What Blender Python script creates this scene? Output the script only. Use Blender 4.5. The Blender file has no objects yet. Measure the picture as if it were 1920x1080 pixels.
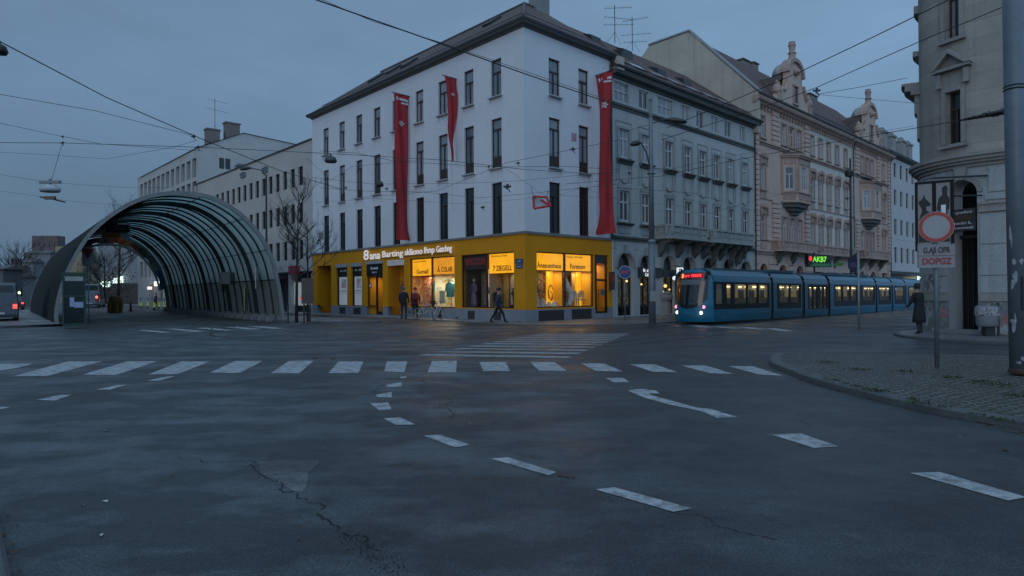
import bpy, math, random
from math import sin, cos, pi, radians as rd
from mathutils import Matrix, Vector
random.seed(7)
S = bpy.context.scene
COL = S.collection

# ------------------------------------------------------------------ camera
F, H = 1190.0, 1.65
PITCH, ROLL = rd(.36), rd(.36)
cam_d = bpy.data.cameras.new('camera')
cam = bpy.data.objects.new('camera', cam_d)
COL.objects.link(cam)
cam_d.sensor_width = 36
cam_d.lens = 36 * F / 1920
cam_d.clip_start = .1
cam_d.clip_end = 3000
cam.matrix_world = Matrix.Translation((0, 0, H)) @ Matrix.Rotation(pi / 2 + PITCH, 4, 'X') @ Matrix.Rotation(-ROLL, 4, 'Z')
S.camera = cam

def ray(u, v):
    x, y, z = (u - 960) / F, 1.0, (540 - v) / F
    x, z = cos(ROLL) * x + sin(ROLL) * z, -sin(ROLL) * x + cos(ROLL) * z
    y, z = cos(PITCH) * y - sin(PITCH) * z, sin(PITCH) * y + cos(PITCH) * z
    return Vector((x, y, z))

def gnd(u, v, z=0.0):            # the spot of the street (or of the level z) seen at a point of the photograph
    r = ray(u, v)
    k = (z - H) / r.z
    return Vector((r.x * k, r.y * k, z))

def dep(u, v, Y):                # the point at distance Y
    r = ray(u, v)
    return Vector((r.x * Y / r.y, Y, H + r.z * Y / r.y))

# ------------------------------------------------------------------ street grid
A_R = rd(43.3)                   # heading of the tram street
dR = Vector((cos(A_R), sin(A_R), 0))
dL = Vector((-sin(A_R), cos(A_R), 0))
C = Vector((.70, 34.05, 0))      # street corner of the white building
MR = Matrix.Translation(C) @ Matrix.Rotation(A_R, 4, 'Z')
LQ = Matrix.Rotation(-pi / 2, 4, 'Z')       # side-street facade inside the corner building's frame

# ------------------------------------------------------------------ materials
MATS = {}
def nodes(name):
    m = bpy.data.materials.new(name)
    m.use_nodes = True
    nt = m.node_tree
    return m, nt, nt.nodes, nt.links, nt.nodes['Principled BSDF']

def noise(nt, scale, detail=4, rough=.6, vec=None, mapping=None):
    n = nt.nodes.new('ShaderNodeTexNoise')
    n.inputs['Scale'].default_value = scale
    n.inputs['Detail'].default_value = detail
    n.inputs['Roughness'].default_value = rough
    src = vec
    if mapping:
        mp = nt.nodes.new('ShaderNodeMapping')
        mp.inputs['Scale'].default_value = mapping
        nt.links.new(vec, mp.inputs['Vector'])
        src = mp.outputs['Vector']
    if src is not None:
        nt.links.new(src, n.inputs['Vector'])
    return n.outputs['Fac']

def ramp(nt, fac, stops):
    r = nt.nodes.new('ShaderNodeValToRGB')
    e = r.color_ramp.elements
    while len(e) < len(stops):
        e.new(.5)
    for i, (p, c) in enumerate(stops):
        e[i].position = p
        e[i].color = tuple(c) + (1,) if hasattr(c, '__len__') else (c, c, c, 1)
    nt.links.new(fac, r.inputs['Fac'])
    return r.outputs['Color']

def mixc(nt, fac, a, b, mode='MIX'):
    m = nt.nodes.new('ShaderNodeMix')
    m.data_type = 'RGBA'
    m.blend_type = mode
    for sock, v in ((m.inputs[0], fac), (m.inputs[6], a), (m.inputs[7], b)):
        if isinstance(v, (int, float)):
            sock.default_value = v
        elif isinstance(v, (tuple, list)):
            sock.default_value = tuple(v) + (1,) if len(v) == 3 else v
        else:
            nt.links.new(v, sock)
    return m.outputs[2]

def mathn(nt, op, a, b=0.0, clamp=False):
    m = nt.nodes.new('ShaderNodeMath')
    m.operation = op
    m.use_clamp = clamp
    for i, v in enumerate((a, b)):
        if isinstance(v, (int, float)):
            m.inputs[i].default_value = v
        else:
            nt.links.new(v, m.inputs[i])
    return m.outputs[0]

def pos(nt):
    return nt.nodes.new('ShaderNodeNewGeometry').outputs['Position']

def objc(nt):
    return nt.nodes.new('ShaderNodeTexCoord').outputs['Object']

def bump(nt, bsdf, h, strength=.3, dist=.02):
    b = nt.nodes.new('ShaderNodeBump')
    b.inputs['Strength'].default_value = strength
    b.inputs['Distance'].default_value = dist
    nt.links.new(h, b.inputs['Height'])
    nt.links.new(b.outputs['Normal'], bsdf.inputs['Normal'])

def sc(c, k):
    return tuple(max(0, x * k) for x in c)

def plaster(name, c, dirt=.35, rough=.85, streak=.5, dark=None, grain=.22, course=0.):
    if name in MATS: return MATS[name]
    m, nt, N, L, B = nodes(name)
    P = pos(nt)
    big = noise(nt, .35, 6, .65, P)
    st = noise(nt, 1.0, 5, .6, P, (1.6, 1.6, .09))
    fine = noise(nt, 14, 3, .6, P)
    a = mixc(nt, ramp(nt, big, [(.32, 0), (.72, 1)]), sc(c, 1 - dirt * .55), c)
    d = dark or sc(c, 1 - dirt)
    b = mixc(nt, mathn(nt, 'MULTIPLY', ramp(nt, st, [(.5, 0), (.78, 1)]), streak), a, d)
    e = mixc(nt, grain, b, ramp(nt, fine, [(.3, .2), (.7, .8)]), 'OVERLAY')
    if course:
        sz = N.new('ShaderNodeSeparateXYZ'); L.new(P, sz.inputs[0])
        ln = mathn(nt, 'LESS_THAN', mathn(nt, 'FRACT', mathn(nt, 'DIVIDE', sz.outputs['Z'], course)), .035 / course)
        e = mixc(nt, mathn(nt, 'MULTIPLY', ln, .3), e, sc(c, .4))
        wn = N.new('ShaderNodeTexWhiteNoise'); wn.noise_dimensions = '1D'; L.new(mathn(nt, 'FLOOR', mathn(nt, 'DIVIDE', sz.outputs['Z'], course)), wn.inputs['W'])
        e = mixc(nt, .3, e, ramp(nt, wn.outputs['Value'], [(0, .35), (1, .62)]), 'OVERLAY')
    L.new(e, B.inputs['Base Color'])
    B.inputs['Roughness'].default_value = rough
    B.inputs['Specular IOR Level'].default_value = .25
    bump(nt, B, fine, .5 * grain, .01)
    MATS[name] = m
    return m

def paint(name, c, rough=.5, metal=0., var=.25, scale=3., bumpy=0., coat=0., spec=.5):
    if name in MATS: return MATS[name]
    m, nt, N, L, B = nodes(name)
    n = noise(nt, scale, 5, .65, objc(nt))
    L.new(mixc(nt, ramp(nt, n, [(.3, 0), (.7, 1)]), sc(c, 1 - var), sc(c, 1 + var * .3)), B.inputs['Base Color'])
    B.inputs['Roughness'].default_value = rough
    B.inputs['Metallic'].default_value = metal
    B.inputs['Coat Weight'].default_value = coat
    B.inputs['Specular IOR Level'].default_value = spec
    if bumpy: bump(nt, B, n, bumpy, .02)
    MATS[name] = m
    return m

def glow(name, c, k, var=0., scale=2.):
    if name in MATS: return MATS[name]
    m, nt, N, L, B = nodes(name)
    B.inputs['Base Color'].default_value = tuple(sc(c, .3)) + (1,)
    if var:
        n = noise(nt, scale, 4, .6, objc(nt))
        L.new(mixc(nt, ramp(nt, n, [(.3, 0), (.7, 1)]), sc(c, 1 - var), c), B.inputs['Emission Color'])
    else:
        B.inputs['Emission Color'].default_value = tuple(c) + (1,)
    B.inputs['Emission Strength'].default_value = k
    MATS[name] = m
    return m

def window_pane(name, lo, hi, curtain=None, share=.5, rough=.06):
    """dark glass whose darkness and curtain change from window to window"""
    if name in MATS: return MATS[name]
    m, nt, N, L, B = nodes(name)
    oi = N.new('ShaderNodeObjectInfo')
    rnd = oi.outputs['Random']
    base = mixc(nt, rnd, lo, hi)
    if curtain:
        tc = N.new('ShaderNodeTexCoord')
        wv = noise(nt, 1.0, 3, .5, tc.outputs['Object'], (9, 1, .4))
        cc = mixc(nt, ramp(nt, wv, [(.3, 0), (.7, 1)]), sc(curtain, .55), curtain)
        pick = mathn(nt, 'LESS_THAN', mathn(nt, 'FRACT', mathn(nt, 'MULTIPLY', rnd, 7.31)), share)
        base = mixc(nt, mathn(nt, 'MULTIPLY', pick, .85), base, cc)
    L.new(base, B.inputs['Base Color'])
    wob = noise(nt, 1.1, 2, .5, pos(nt))
    bump(nt, B, wob, .05, .05)
    B.inputs['Roughness'].default_value = rough
    B.inputs['Specular IOR Level'].default_value = .6
    MATS[name] = m
    return m

def clear_glass(name, tint, gloss=.12, rough=.03, solid=None, dens=0.):
    if name in MATS: return MATS[name]
    m, nt, N, L, B = nodes(name)
    N.remove(B)
    tr = N.new('ShaderNodeBsdfTransparent'); tr.inputs[0].default_value = tuple(tint) + (1,)
    gl = N.new('ShaderNodeBsdfGlossy'); gl.inputs['Roughness'].default_value = rough
    gl.inputs[0].default_value = (.9, .95, 1, 1)
    fr = N.new('ShaderNodeLayerWeight'); fr.inputs[0].default_value = gloss
    mx = N.new('ShaderNodeMixShader')
    fr.inputs[0].default_value = .5
    L.new(mathn(nt, 'ADD', mathn(nt, 'MULTIPLY', mathn(nt, 'POWER', fr.outputs['Facing'], 4.0), .8), gloss * .5), mx.inputs[0])
    L.new(tr.outputs[0], mx.inputs[1]); L.new(gl.outputs[0], mx.inputs[2])
    out = mx.outputs[0]
    if solid:
        df = N.new('ShaderNodeBsdfDiffuse')
        n = noise(nt, 1.2, 5, .6, pos(nt), (1, 1, .3))
        L.new(mixc(nt, n, sc(solid, .5), sc(solid, 1.3)), df.inputs[0])
        m2 = N.new('ShaderNodeMixShader'); m2.inputs[0].default_value = dens
        L.new(out, m2.inputs[1]); L.new(df.outputs[0], m2.inputs[2])
        out = m2.outputs[0]
    L.new(out, N['Material Output'].inputs[0])
    MATS[name] = m
    return m

def tiles(name, c1, c2, scale=1.0):
    if name in MATS: return MATS[name]
    m, nt, N, L, B = nodes(name)
    P = objc(nt)
    w = N.new('ShaderNodeTexBrick')
    w.inputs['Scale'].default_value = scale
    w.inputs['Color1'].default_value = tuple(c1) + (1,)
    w.inputs['Color2'].default_value = tuple(c2) + (1,)
    w.inputs['Mortar'].default_value = tuple(sc(c1, .35)) + (1,)
    w.inputs['Mortar Size'].default_value = .03
    w.inputs['Brick Width'].default_value = .3
    w.inputs['Row Height'].default_value = .22
    L.new(P, w.inputs['Vector'])
    big = noise(nt, .6, 5, .65, P)
    L.new(mixc(nt, .6, w.outputs['Color'], ramp(nt, big, [(.3, .25), (.7, .8)]), 'OVERLAY'), B.inputs['Base Color'])
    B.inputs['Roughness'].default_value = .75
    bump(nt, B, w.outputs['Fac'], .4, .03)
    MATS[name] = m
    return m

def asphalt(name, dark, light, wet=.35, grain=55., tone=(1, 1, 1)):
    if name in MATS: return MATS[name]
    m, nt, N, L, B = nodes(name)
    P = pos(nt)
    big = noise(nt, .13, 6, .62, P)
    mid = noise(nt, .75, 7, .7, P)
    fine = noise(nt, grain, 3, .75, P)
    mott = noise(nt, 9, 4, .7, P)
    a = ramp(nt, mid, [(.25, sc(tone, dark)), (.5, sc(tone, (dark + light) / 2)), (.78, sc(tone, light))])
    b = mixc(nt, .7, a, ramp(nt, big, [(.32, .22), (.68, .8)]), 'OVERLAY')
    c = mixc(nt, .9, b, ramp(nt, fine, [(.32, .05), (.68, .95)]), 'OVERLAY')
    c = mixc(nt, .35, c, ramp(nt, mott, [(.3, .25), (.7, .75)]), 'OVERLAY')
    # light chippings
    vo = N.new('ShaderNodeTexVoronoi'); vo.inputs['Scale'].default_value = 70
    L.new(P, vo.inputs['Vector'])
    sp = mathn(nt, 'LESS_THAN', vo.outputs['Distance'], .16)
    c = mixc(nt, mathn(nt, 'MULTIPLY', sp, .35), c, sc(tone, light * 2.6))
    # hairline crazing in worn patches
    wv = N.new('ShaderNodeVectorMath'); wv.operation = 'ADD'
    nz = N.new('ShaderNodeTexNoise'); nz.inputs['Scale'].default_value = 1.3; nz.inputs['Detail'].default_value = 6
    L.new(P, nz.inputs['Vector'])
    L.new(P, wv.inputs[0]); L.new(nz.outputs['Color'], wv.inputs[1])
    v2 = N.new('ShaderNodeTexVoronoi'); v2.feature = 'DISTANCE_TO_EDGE'; v2.inputs['Scale'].default_value = .8
    L.new(wv.outputs[0], v2.inputs['Vector'])
    cr = mathn(nt, 'LESS_THAN', v2.outputs['Distance'], .008)
    msk = ramp(nt, noise(nt, .22, 3, .5, P), [(.52, 0), (.62, 1)])
    c = mixc(nt, mathn(nt, 'MULTIPLY', mathn(nt, 'MULTIPLY', cr, msk), .55), c, sc(tone, dark * .35))
    xm = N.new('ShaderNodeSeparateXYZ'); L.new(P, xm.inputs[0])
    mrx = N.new('ShaderNodeMapRange'); L.new(xm.outputs['X'], mrx.inputs[0]); mrx.inputs[1].default_value = 2.5; mrx.inputs[2].default_value = -1.5; mrx.inputs[3].default_value = .25; mrx.inputs[4].default_value = 1.
    dry = ramp(nt, noise(nt, .62, 10, .62, P, (1, 1.7, 1)), [(.47, 0), (.51, .5), (.6, 1)])
    c = mixc(nt, mathn(nt, 'MULTIPLY', dry, mathn(nt, 'MULTIPLY', mrx.outputs[0], .8)), c, mixc(nt, 1., c, (2.7, 2.7, 2.7), 'MULTIPLY'))
    c = mixc(nt, mathn(nt, 'MULTIPLY', ramp(nt, noise(nt, 1.7, 8, .72, P), [(.5, 0), (.62, 1)]), .4), c, mixc(nt, 1., c, (.6, .6, .6), 'MULTIPLY'))
    L.new(c, B.inputs['Base Color'])
    wetm = ramp(nt, noise(nt, .42, 8, .7, P), [(.42, 0), (.64, 1)])
    rr = mathn(nt, 'SUBTRACT', .62, mathn(nt, 'MULTIPLY', wetm, wet))
    L.new(rr, B.inputs['Roughness'])
    B.inputs['Specular IOR Level'].default_value = .5
    hs = mathn(nt, 'ADD', fine, mathn(nt, 'MULTIPLY', mott, .6))
    bump(nt, B, hs, .35, .006)
    MATS[name] = m
    return m

def cobble(name, c, scale=2.6):
    if name in MATS: return MATS[name]
    m, nt, N, L, B = nodes(name)
    P = pos(nt)
    mp = N.new('ShaderNodeMapping'); mp.inputs['Rotation'].default_value = (0, 0, .5)
    wv = N.new('ShaderNodeVectorMath'); wv.operation = 'MULTIPLY_ADD'
    nz = N.new('ShaderNodeTexNoise'); nz.inputs['Scale'].default_value = .7
    L.new(P, nz.inputs['Vector'])
    L.new(nz.outputs['Color'], wv.inputs[0]); wv.inputs[1].default_value = (.5, .5, 0); L.new(P, wv.inputs[2])
    L.new(wv.outputs[0], mp.inputs['Vector'])
    br = N.new('ShaderNodeTexBrick')
    for k, v in (('Scale', scale), ('Mortar Size', .075), ('Mortar Smooth', .5), ('Brick Width', .42), ('Row Height', .36), ('Bias', 0)):
        br.inputs[k].default_value = v
    br.inputs['Color1'].default_value = tuple(sc(c, 1.2)) + (1,)
    br.inputs['Color2'].default_value = tuple(sc(c, .7)) + (1,)
    br.inputs['Mortar'].default_value = tuple(sc(c, .22)) + (1,)
    L.new(mp.outputs[0], br.inputs['Vector'])
    moss = ramp(nt, noise(nt, .55, 6, .7, P), [(.52, 0), (.68, 1)])
    a = mixc(nt, mathn(nt, 'MULTIPLY', moss, .55), br.outputs['Color'], (.045, .05, .022))
    a = mixc(nt, .5, a, ramp(nt, noise(nt, 22, 4, .7, P), [(.3, .2), (.7, .8)]), 'OVERLAY')
    L.new(a, B.inputs['Base Color'])
    B.inputs['Roughness'].default_value = .6
    inv = mathn(nt, 'SUBTRACT', 1.0, br.outputs['Fac'])
    bump(nt, B, mathn(nt, 'ADD', inv, mathn(nt, 'MULTIPLY', noise(nt, 14, 3, .6, P), .35)), 1., .045)
    MATS[name] = m
    return m

def marking(name, c=(.37, .39, .405)):
    if name in MATS: return MATS[name]
    m, nt, N, L, B = nodes(name)
    P = pos(nt)
    w = ramp(nt, noise(nt, 5, 8, .8, P), [(.36, 0), (.56, 1)])
    g = noise(nt, 60, 3, .7, P)
    a = mixc(nt, w, (.09, .095, .1), c)
    L.new(mixc(nt, .4, a, ramp(nt, g, [(.25, .2), (.75, .8)]), 'OVERLAY'), B.inputs['Base Color'])
    B.inputs['Roughness'].default_value = .6
    bump(nt, B, g, .3, .005)
    MATS[name] = m
    return m

def spots(name, base, cols, scale=3., emit=0., rand=.9):
    """a busy many-coloured surface: goods, rugs, patterned cloth, posters"""
    if name in MATS: return MATS[name]
    m, nt, N, L, B = nodes(name)
    P = objc(nt)
    vo = N.new('ShaderNodeTexVoronoi'); vo.inputs['Scale'].default_value = scale; vo.inputs['Randomness'].default_value = rand
    wv = N.new('ShaderNodeVectorMath'); wv.operation = 'ADD'
    nz = N.new('ShaderNodeTexNoise'); nz.inputs['Scale'].default_value = scale * .8; nz.inputs['Detail'].default_value = 3
    L.new(P, nz.inputs['Vector']); L.new(P, wv.inputs[0]); L.new(nz.outputs['Color'], wv.inputs[1])
    L.new(wv.outputs[0], vo.inputs['Vector'])
    sep = N.new('ShaderNodeSeparateColor'); L.new(vo.outputs['Color'], sep.inputs[0])
    n = len(cols)
    col = ramp(nt, sep.outputs[0], [(i / n, c) for i, c in enumerate(cols)])
    N[-1].color_ramp.interpolation = 'CONSTANT' if False else 'LINEAR'
    c = mixc(nt, ramp(nt, noise(nt, scale * 2.3, 3, .6, P), [(.42, 0), (.55, 1)]), base, col)
    L.new(c, B.inputs['Base Color'])
    B.inputs['Roughness'].default_value = .7
    if emit:
        L.new(c, B.inputs['Emission Color']); B.inputs['Emission Strength'].default_value = emit
    MATS[name] = m
    return m

white_wall = plaster('white_render', (.60, .62, .65), .14, streak=.35)
yellow_wall = plaster('yellow_render', (.64, .265, .006), .25, .6, .45)
plinth_m = plaster('grey_plinth', (.22, .24, .27), .3)
grey_wall = plaster('grey_stucco', (.41, .435, .43), .3, streak=.7)
grey_trim = plaster('grey_stucco_trim', (.33, .355, .35), .45)
dark_trim = plaster('sooty_stone', (.12, .135, .13), .4)
pink_wall = plaster('pink_stucco', (.54, .40, .335), .28, streak=.5)
pink_trim = plaster('pink_stucco_trim', (.43, .315, .265), .5)
cream_wall = plaster('pale_stucco_field', (.56, .52, .46), .25)
fire_wall = plaster('firewall_render', (.48, .45, .38), .4, streak=.9)
beige_wall = plaster('beige_concrete', (.44, .43, .40), .25)
pale_wall = plaster('pale_stone_cladding', (.45, .45, .435), .25)
far_wall = plaster('far_white_render', (.47, .475, .47), .15)
stone_wall = plaster('sandstone_ashlar', (.38, .36, .325), .55, streak=.9, grain=.1, course=.62)
stone_trim = plaster('sandstone_trim', (.31, .305, .285), .45)
stone_base = plaster('painted_stone_base', (.37, .395, .40), .45, streak=.7)
concrete = plaster('weathered_concrete', (.2, .21, .21), .35)
roof_red = tiles('red_roof_tiles', (.12, .062, .055), (.085, .05, .047))
roof_brown = tiles('brown_roof_tiles', (.12, .085, .075), (.085, .06, .055))
gutter_m = paint('dark_green_gutter', (.028, .034, .034), .5)
soffit_m = paint('dark_timber_soffit', (.10, .105, .10), .7)
brown_frame = paint('brown_window_wood', (.045, .03, .026), .45)
brown_panel = paint('brown_shutter', (.035, .028, .026), .55)
white_frame = paint('white_window_wood', (.5, .52, .53), .5)
metal_grey = paint('galvanised_steel', (.15, .18, .2), .5, .3)
metal_dark = paint('dark_steel', (.03, .034, .036), .45, .2)
metal_green = paint('green_grey_steel', (.05, .07, .07), .5, .2)
arch_m = paint('pale_grey_arch_steel', (.13, .155, .158), .6)
black_m = paint('black_paint', (.012, .012, .013), .35)
rubber = paint('black_rubber', (.018, .018, .018), .8)
wire_m = paint('black_wire', (.012, .013, .015), .6)
pane_sky = window_pane('sky_reflection_pane', (.05, .06, .07), (.24, .275, .31), (.33, .35, .37), .4)  # pale base tones carry the sky's reflection in the glass
pane_dark = window_pane('dark_pane', (.006, .008, .01), (.02, .022, .025), rough=.2)
pane_curt = window_pane('curtained_pane', (.03, .035, .04), (.11, .125, .14), (.34, .37, .40), .6)
display_glass = clear_glass('shop_glass', (.94, .95, .95), .06)
mark_m = marking('worn_road_paint')

# ------------------------------------------------------------------ mesh builder
# parts that come several to a thing: each piece becomes a part of its own (value = how close pieces still belong together)
SPLIT = dict(basement_grille=.01, rustication=.2, gable_moulding=1.3, chimney=.15, skylight=.02, door_step=.01, roof_hatch=.02, roof_light=.02, window_ledge=.02, carved_corbel=.02, bracket=.02,
             shop_window=.05, shop_lamp=.01, pier=.01, lit_shop_sign=.05, wall_bracket=.1, end_window=.02, roof_plant=.3, backdrop_panel=.01, header_lamp=.02,
             gutter=.3, footing=.02, seat=.02, grab_pole=.02, gasket=.02, arch_moulding=.3, shop_timber=.0, headlight=.01, tail_light=.01, mirror=.05, lamp_and_glow_strip=.02, lamp=.02, string_course=.001, sticker_scrap=.0, graffitied_plinth=.1)
class M:
    def __init__(s, xf=None):
        s.v, s.f, s.mi, s.xf = [], [], [], xf
    def add(s, vs, fs, mi=0):
        o = len(s.v)
        for p in vs:
            p = Vector(p)
            if s.xf is not None:
                p = s.xf(p) if callable(s.xf) else s.xf @ p
            s.v.append(p)
        for f in fs:
            s.f.append([i + o for i in f]); s.mi.append(mi)
        return s
    def poly(s, pts, mi=0):
        return s.add(pts, [list(range(len(pts)))], mi)
    def box(s, x0, x1, y0, y1, z0, z1, mi=0):
        v = [(x, y, z) for z in (z0, z1) for y in (y0, y1) for x in (x0, x1)]
        return s.add(v, [[0, 2, 3, 1], [4, 5, 7, 6], [0, 1, 5, 4], [2, 6, 7, 3], [0, 4, 6, 2], [1, 3, 7, 5]], mi)
    def prism(s, poly, h, axis='z', off=0., mi=0):
        """extrude a 2-D outline: axis z -> (x,y), axis y -> (x,z), axis x -> (y,z)"""
        def P(a, b, t):
            return (a, b, t) if axis == 'z' else ((a, t, b) if axis == 'y' else (t, a, b))
        n = len(poly)
        v = [P(a, b, off) for a, b in poly] + [P(a, b, off + h) for a, b in poly]
        f = [list(range(n))[::-1], [n + i for i in range(n)]] + [[i, (i + 1) % n, n + (i + 1) % n, n + i] for i in range(n)]
        return s.add(v, f, mi)
    def tube(s, pts, r, n=8, r2=None, mi=0, cap=True):
        pts = [Vector(p) for p in pts]
        k = len(pts)
        v, f = [], []
        up = None
        for i, p in enumerate(pts):
            d = (pts[min(i + 1, k - 1)] - pts[max(i - 1, 0)]).normalized()
            if up is None:
                up = Vector((0, 0, 1)) if abs(d.z) < .9 else Vector((1, 0, 0))
            a = d.cross(up).normalized()
            b = a.cross(d).normalized()
            up = b
            rr = (r[i] if hasattr(r, '__len__') else (r if r2 is None else r + (r2 - r) * i / (k - 1)))
            for j in range(n):
                t = 2 * pi * j / n
                v.append(p + a * cos(t) * rr + b * sin(t) * rr)
        for i in range(k - 1):
            for j in range(n):
                f.append([i * n + j, i * n + (j + 1) % n, (i + 1) * n + (j + 1) % n, (i + 1) * n + j])
        if cap:
            f.append(list(range(n))[::-1]); f.append([(k - 1) * n + j for j in range(n)])
        return s.add(v, f, mi)
    def lathe(s, prof, c=(0, 0, 0), n=20, sx=1., sy=1., mi=0):
        v, f = [], []
        k = len(prof)
        for r, z in prof:
            for j in range(n):
                t = 2 * pi * j / n
                v.append((c[0] + r * cos(t) * sx, c[1] + r * sin(t) * sy, c[2] + z))
        for i in range(k - 1):
            for j in range(n):
                f.append([i * n + j, i * n + (j + 1) % n, (i + 1) * n + (j + 1) % n, (i + 1) * n + j])
        f.append(list(range(n))[::-1]); f.append([(k - 1) * n + j for j in range(n)])
        return s.add(v, f, mi)
    def disc(s, c, r, ax='y', h=.02, n=28, mi=0, r_in=0.):
        """disc or ring standing in the x-z plane (ax y), or y-z plane (ax x)"""
        out = [(c[0] + r * cos(2 * pi * j / n), c[2] + r * sin(2 * pi * j / n)) for j in range(n)] if ax == 'y' else \
              [(c[1] + r * cos(2 * pi * j / n), c[2] + r * sin(2 * pi * j / n)) for j in range(n)]
        o = c[1] if ax == 'y' else c[0]
        if not r_in:
            return s.prism(out, h, ax, o, mi)
        q = r_in / r
        cc = (c[0], c[2]) if ax == 'y' else (c[1], c[2])
        inn = [(cc[0] + (a - cc[0]) * q, cc[1] + (b - cc[1]) * q) for a, b in out]
        def P(a, b, t): return (a, t, b) if ax == 'y' else (t, a, b)
        v = [P(a, b, o) for a, b in out] + [P(a, b, o) for a, b in inn] + [P(a, b, o + h) for a, b in out] + [P(a, b, o + h) for a, b in inn]
        f = []
        for j in range(n):
            k = (j + 1) % n
            f += [[j, k, n + k, n + j], [2 * n + j, 3 * n + j, 3 * n + k, 2 * n + k], [j, 2 * n + j, 2 * n + k, k], [n + j, n + k, 3 * n + k, 3 * n + j]]
        return s.add(v, f, mi)
    def wall(s, x0, x1, z0, z1, holes=(), y=0., depth=.22, mi=0, step=0., rmi=None):
        """a wall face looking to -y with recessed openings; hole = (xa, xb, za, zb[, 'arch'])"""
        rmi = mi if rmi is None else rmi
        xs = {x0, x1}; zs = {z0, z1}
        for h in holes:
            xs |= {h[0], h[1]}; zs |= {h[2], h[3]}
        if step:
            n = int((x1 - x0) / step)
            for i in range(1, n):
                x = x0 + (x1 - x0) * i / n
                if min(abs(x - q) for q in xs) > step * .3: xs.add(x)
        xs = sorted(x for x in xs if x0 - 1e-6 <= x <= x1 + 1e-6); zs = sorted(z for z in zs if z0 - 1e-6 <= z <= z1 + 1e-6)
        for i in range(len(xs) - 1):
            for j in range(len(zs) - 1):
                cx, cz = (xs[i] + xs[i + 1]) / 2, (zs[j] + zs[j + 1]) / 2
                if any(h[0] < cx < h[1] and h[2] < cz < h[3] for h in holes): continue
                s.poly([(xs[i], y, zs[j]), (xs[i + 1], y, zs[j]), (xs[i + 1], y, zs[j + 1]), (xs[i], y, zs[j + 1])], mi)
        for h in holes:
            xa, xb, za, zb = h[:4]
            if len(h) > 4:
                r = (xb - xa) / 2; cx = (xa + xb) / 2; cz = zb - r; n = 12
                arc = [(cx - r * cos(pi * k / n), cz + r * sin(pi * k / n)) for k in range(n + 1)]
                for k in range(n // 2):
                    (a, b), (c, d) = arc[k], arc[k + 1]
                    s.poly([(a, y, b), (c, y, d), (c, y, zb), (a, y, zb)], mi)
                for k in range(n // 2, n):
                    (a, b), (c, d) = arc[k], arc[k + 1]
                    s.poly([(a, y, b), (c, y, d), (c, y, zb), (a, y, zb)], mi)
                ring = [(xa, za)] + arc + [(xb, za)]
                edges = list(zip(ring, ring[1:]))
                edges.append(((xb, za), (xa, za)))
            else:
                ring = [(xa, za), (xa, zb), (xb, zb), (xb, za)]
                edges = list(zip(ring, ring[1:] + ring[:1]))
            for (a, b), (c, d) in edges:
                s.poly([(a, y, b), (c, y, d), (c, y + depth, d), (a, y + depth, b)], rmi)
        return s
    def clusters(s, gap):
        """faces grouped into pieces that touch or nearly touch"""
        par = list(range(len(s.v)))
        def find(i):
            while par[i] != i: par[i] = par[par[i]]; i = par[i]
            return i
        for f in s.f:
            for i in f[1:]: par[find(i)] = find(f[0])
        isl = {}
        for k, f in enumerate(s.f): isl.setdefault(find(f[0]), []).append(k)
        bx = []
        for fs in isl.values():
            ps = [s.v[i] for k in fs for i in s.f[k]]
            bx.append([[min(p[a] for p in ps) for a in range(3)], [max(p[a] for p in ps) for a in range(3)], fs])
        ch = True
        while ch:
            ch = False
            for i in range(len(bx)):
                for j in range(len(bx) - 1, i, -1):
                    A, B_ = bx[i], bx[j]
                    if all(A[0][a] - gap <= B_[1][a] and B_[0][a] - gap <= A[1][a] for a in range(3)):
                        A[0] = [min(A[0][a], B_[0][a]) for a in range(3)]; A[1] = [max(A[1][a], B_[1][a]) for a in range(3)]; A[2] = A[2] + B_[2]
                        del bx[j]; ch = True
        return [b_[2] for b_ in bx]
    def build(s, name, mats, parent=None, smooth=False, loc=None, each=None):
        if each is None: each = SPLIT.get(name)
        if each is not None and each >= 0 and parent is not None:
            first = None
            for fs in s.clusters(each):
                q = M(); ix = {}
                for k in fs:
                    f = []
                    for i in s.f[k]:
                        if i not in ix: ix[i] = len(q.v); q.v.append(s.v[i])
                        f.append(ix[i])
                    q.f.append(f); q.mi.append(s.mi[k])
                o = q.build(name, mats, parent, smooth, loc, each=-1)
                first = first or o
            return first
        me = bpy.data.meshes.new(name)
        me.from_pydata([tuple(p) for p in s.v], [], s.f)
        for m in (mats if isinstance(mats, (list, tuple)) else [mats]):
            me.materials.append(m)
        me.polygons.foreach_set('material_index', s.mi)
        if smooth:
            me.polygons.foreach_set('use_smooth', [True] * len(s.f))
        me.update()
        o = bpy.data.objects.new(name, me)
        COL.objects.link(o)
        if parent: o.parent = parent
        if loc is not None: o.location = loc
        return o

def tag(o, label=None, cat=None, group=None, kind=None):
    if label: o['label'] = label
    if cat: o['category'] = cat
    if group: o['group'] = group
    if kind: o['kind'] = kind
    return o

def thing(name, label, cat, loc=(0, 0, 0), rz=0., group=None):
    o = bpy.data.objects.new(name, None)
    o.empty_display_size = .2
    COL.objects.link(o)
    o.location = loc; o.rotation_euler = (0, 0, rz)
    return tag(o, label, cat, group)

def copy_tree(o, parent=None):
    c = o.copy(); COL.objects.link(c)
    if parent: c.parent = parent
    for ch in list(o.children): copy_tree(ch, c)
    return c

def place(mesh_obj, name, parent, loc, rz=0.):
    o = bpy.data.objects.new(name, mesh_obj.data)
    COL.objects.link(o)
    o.parent = parent; o.location = loc; o.rotation_euler = (0, 0, rz)
    return o

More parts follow.
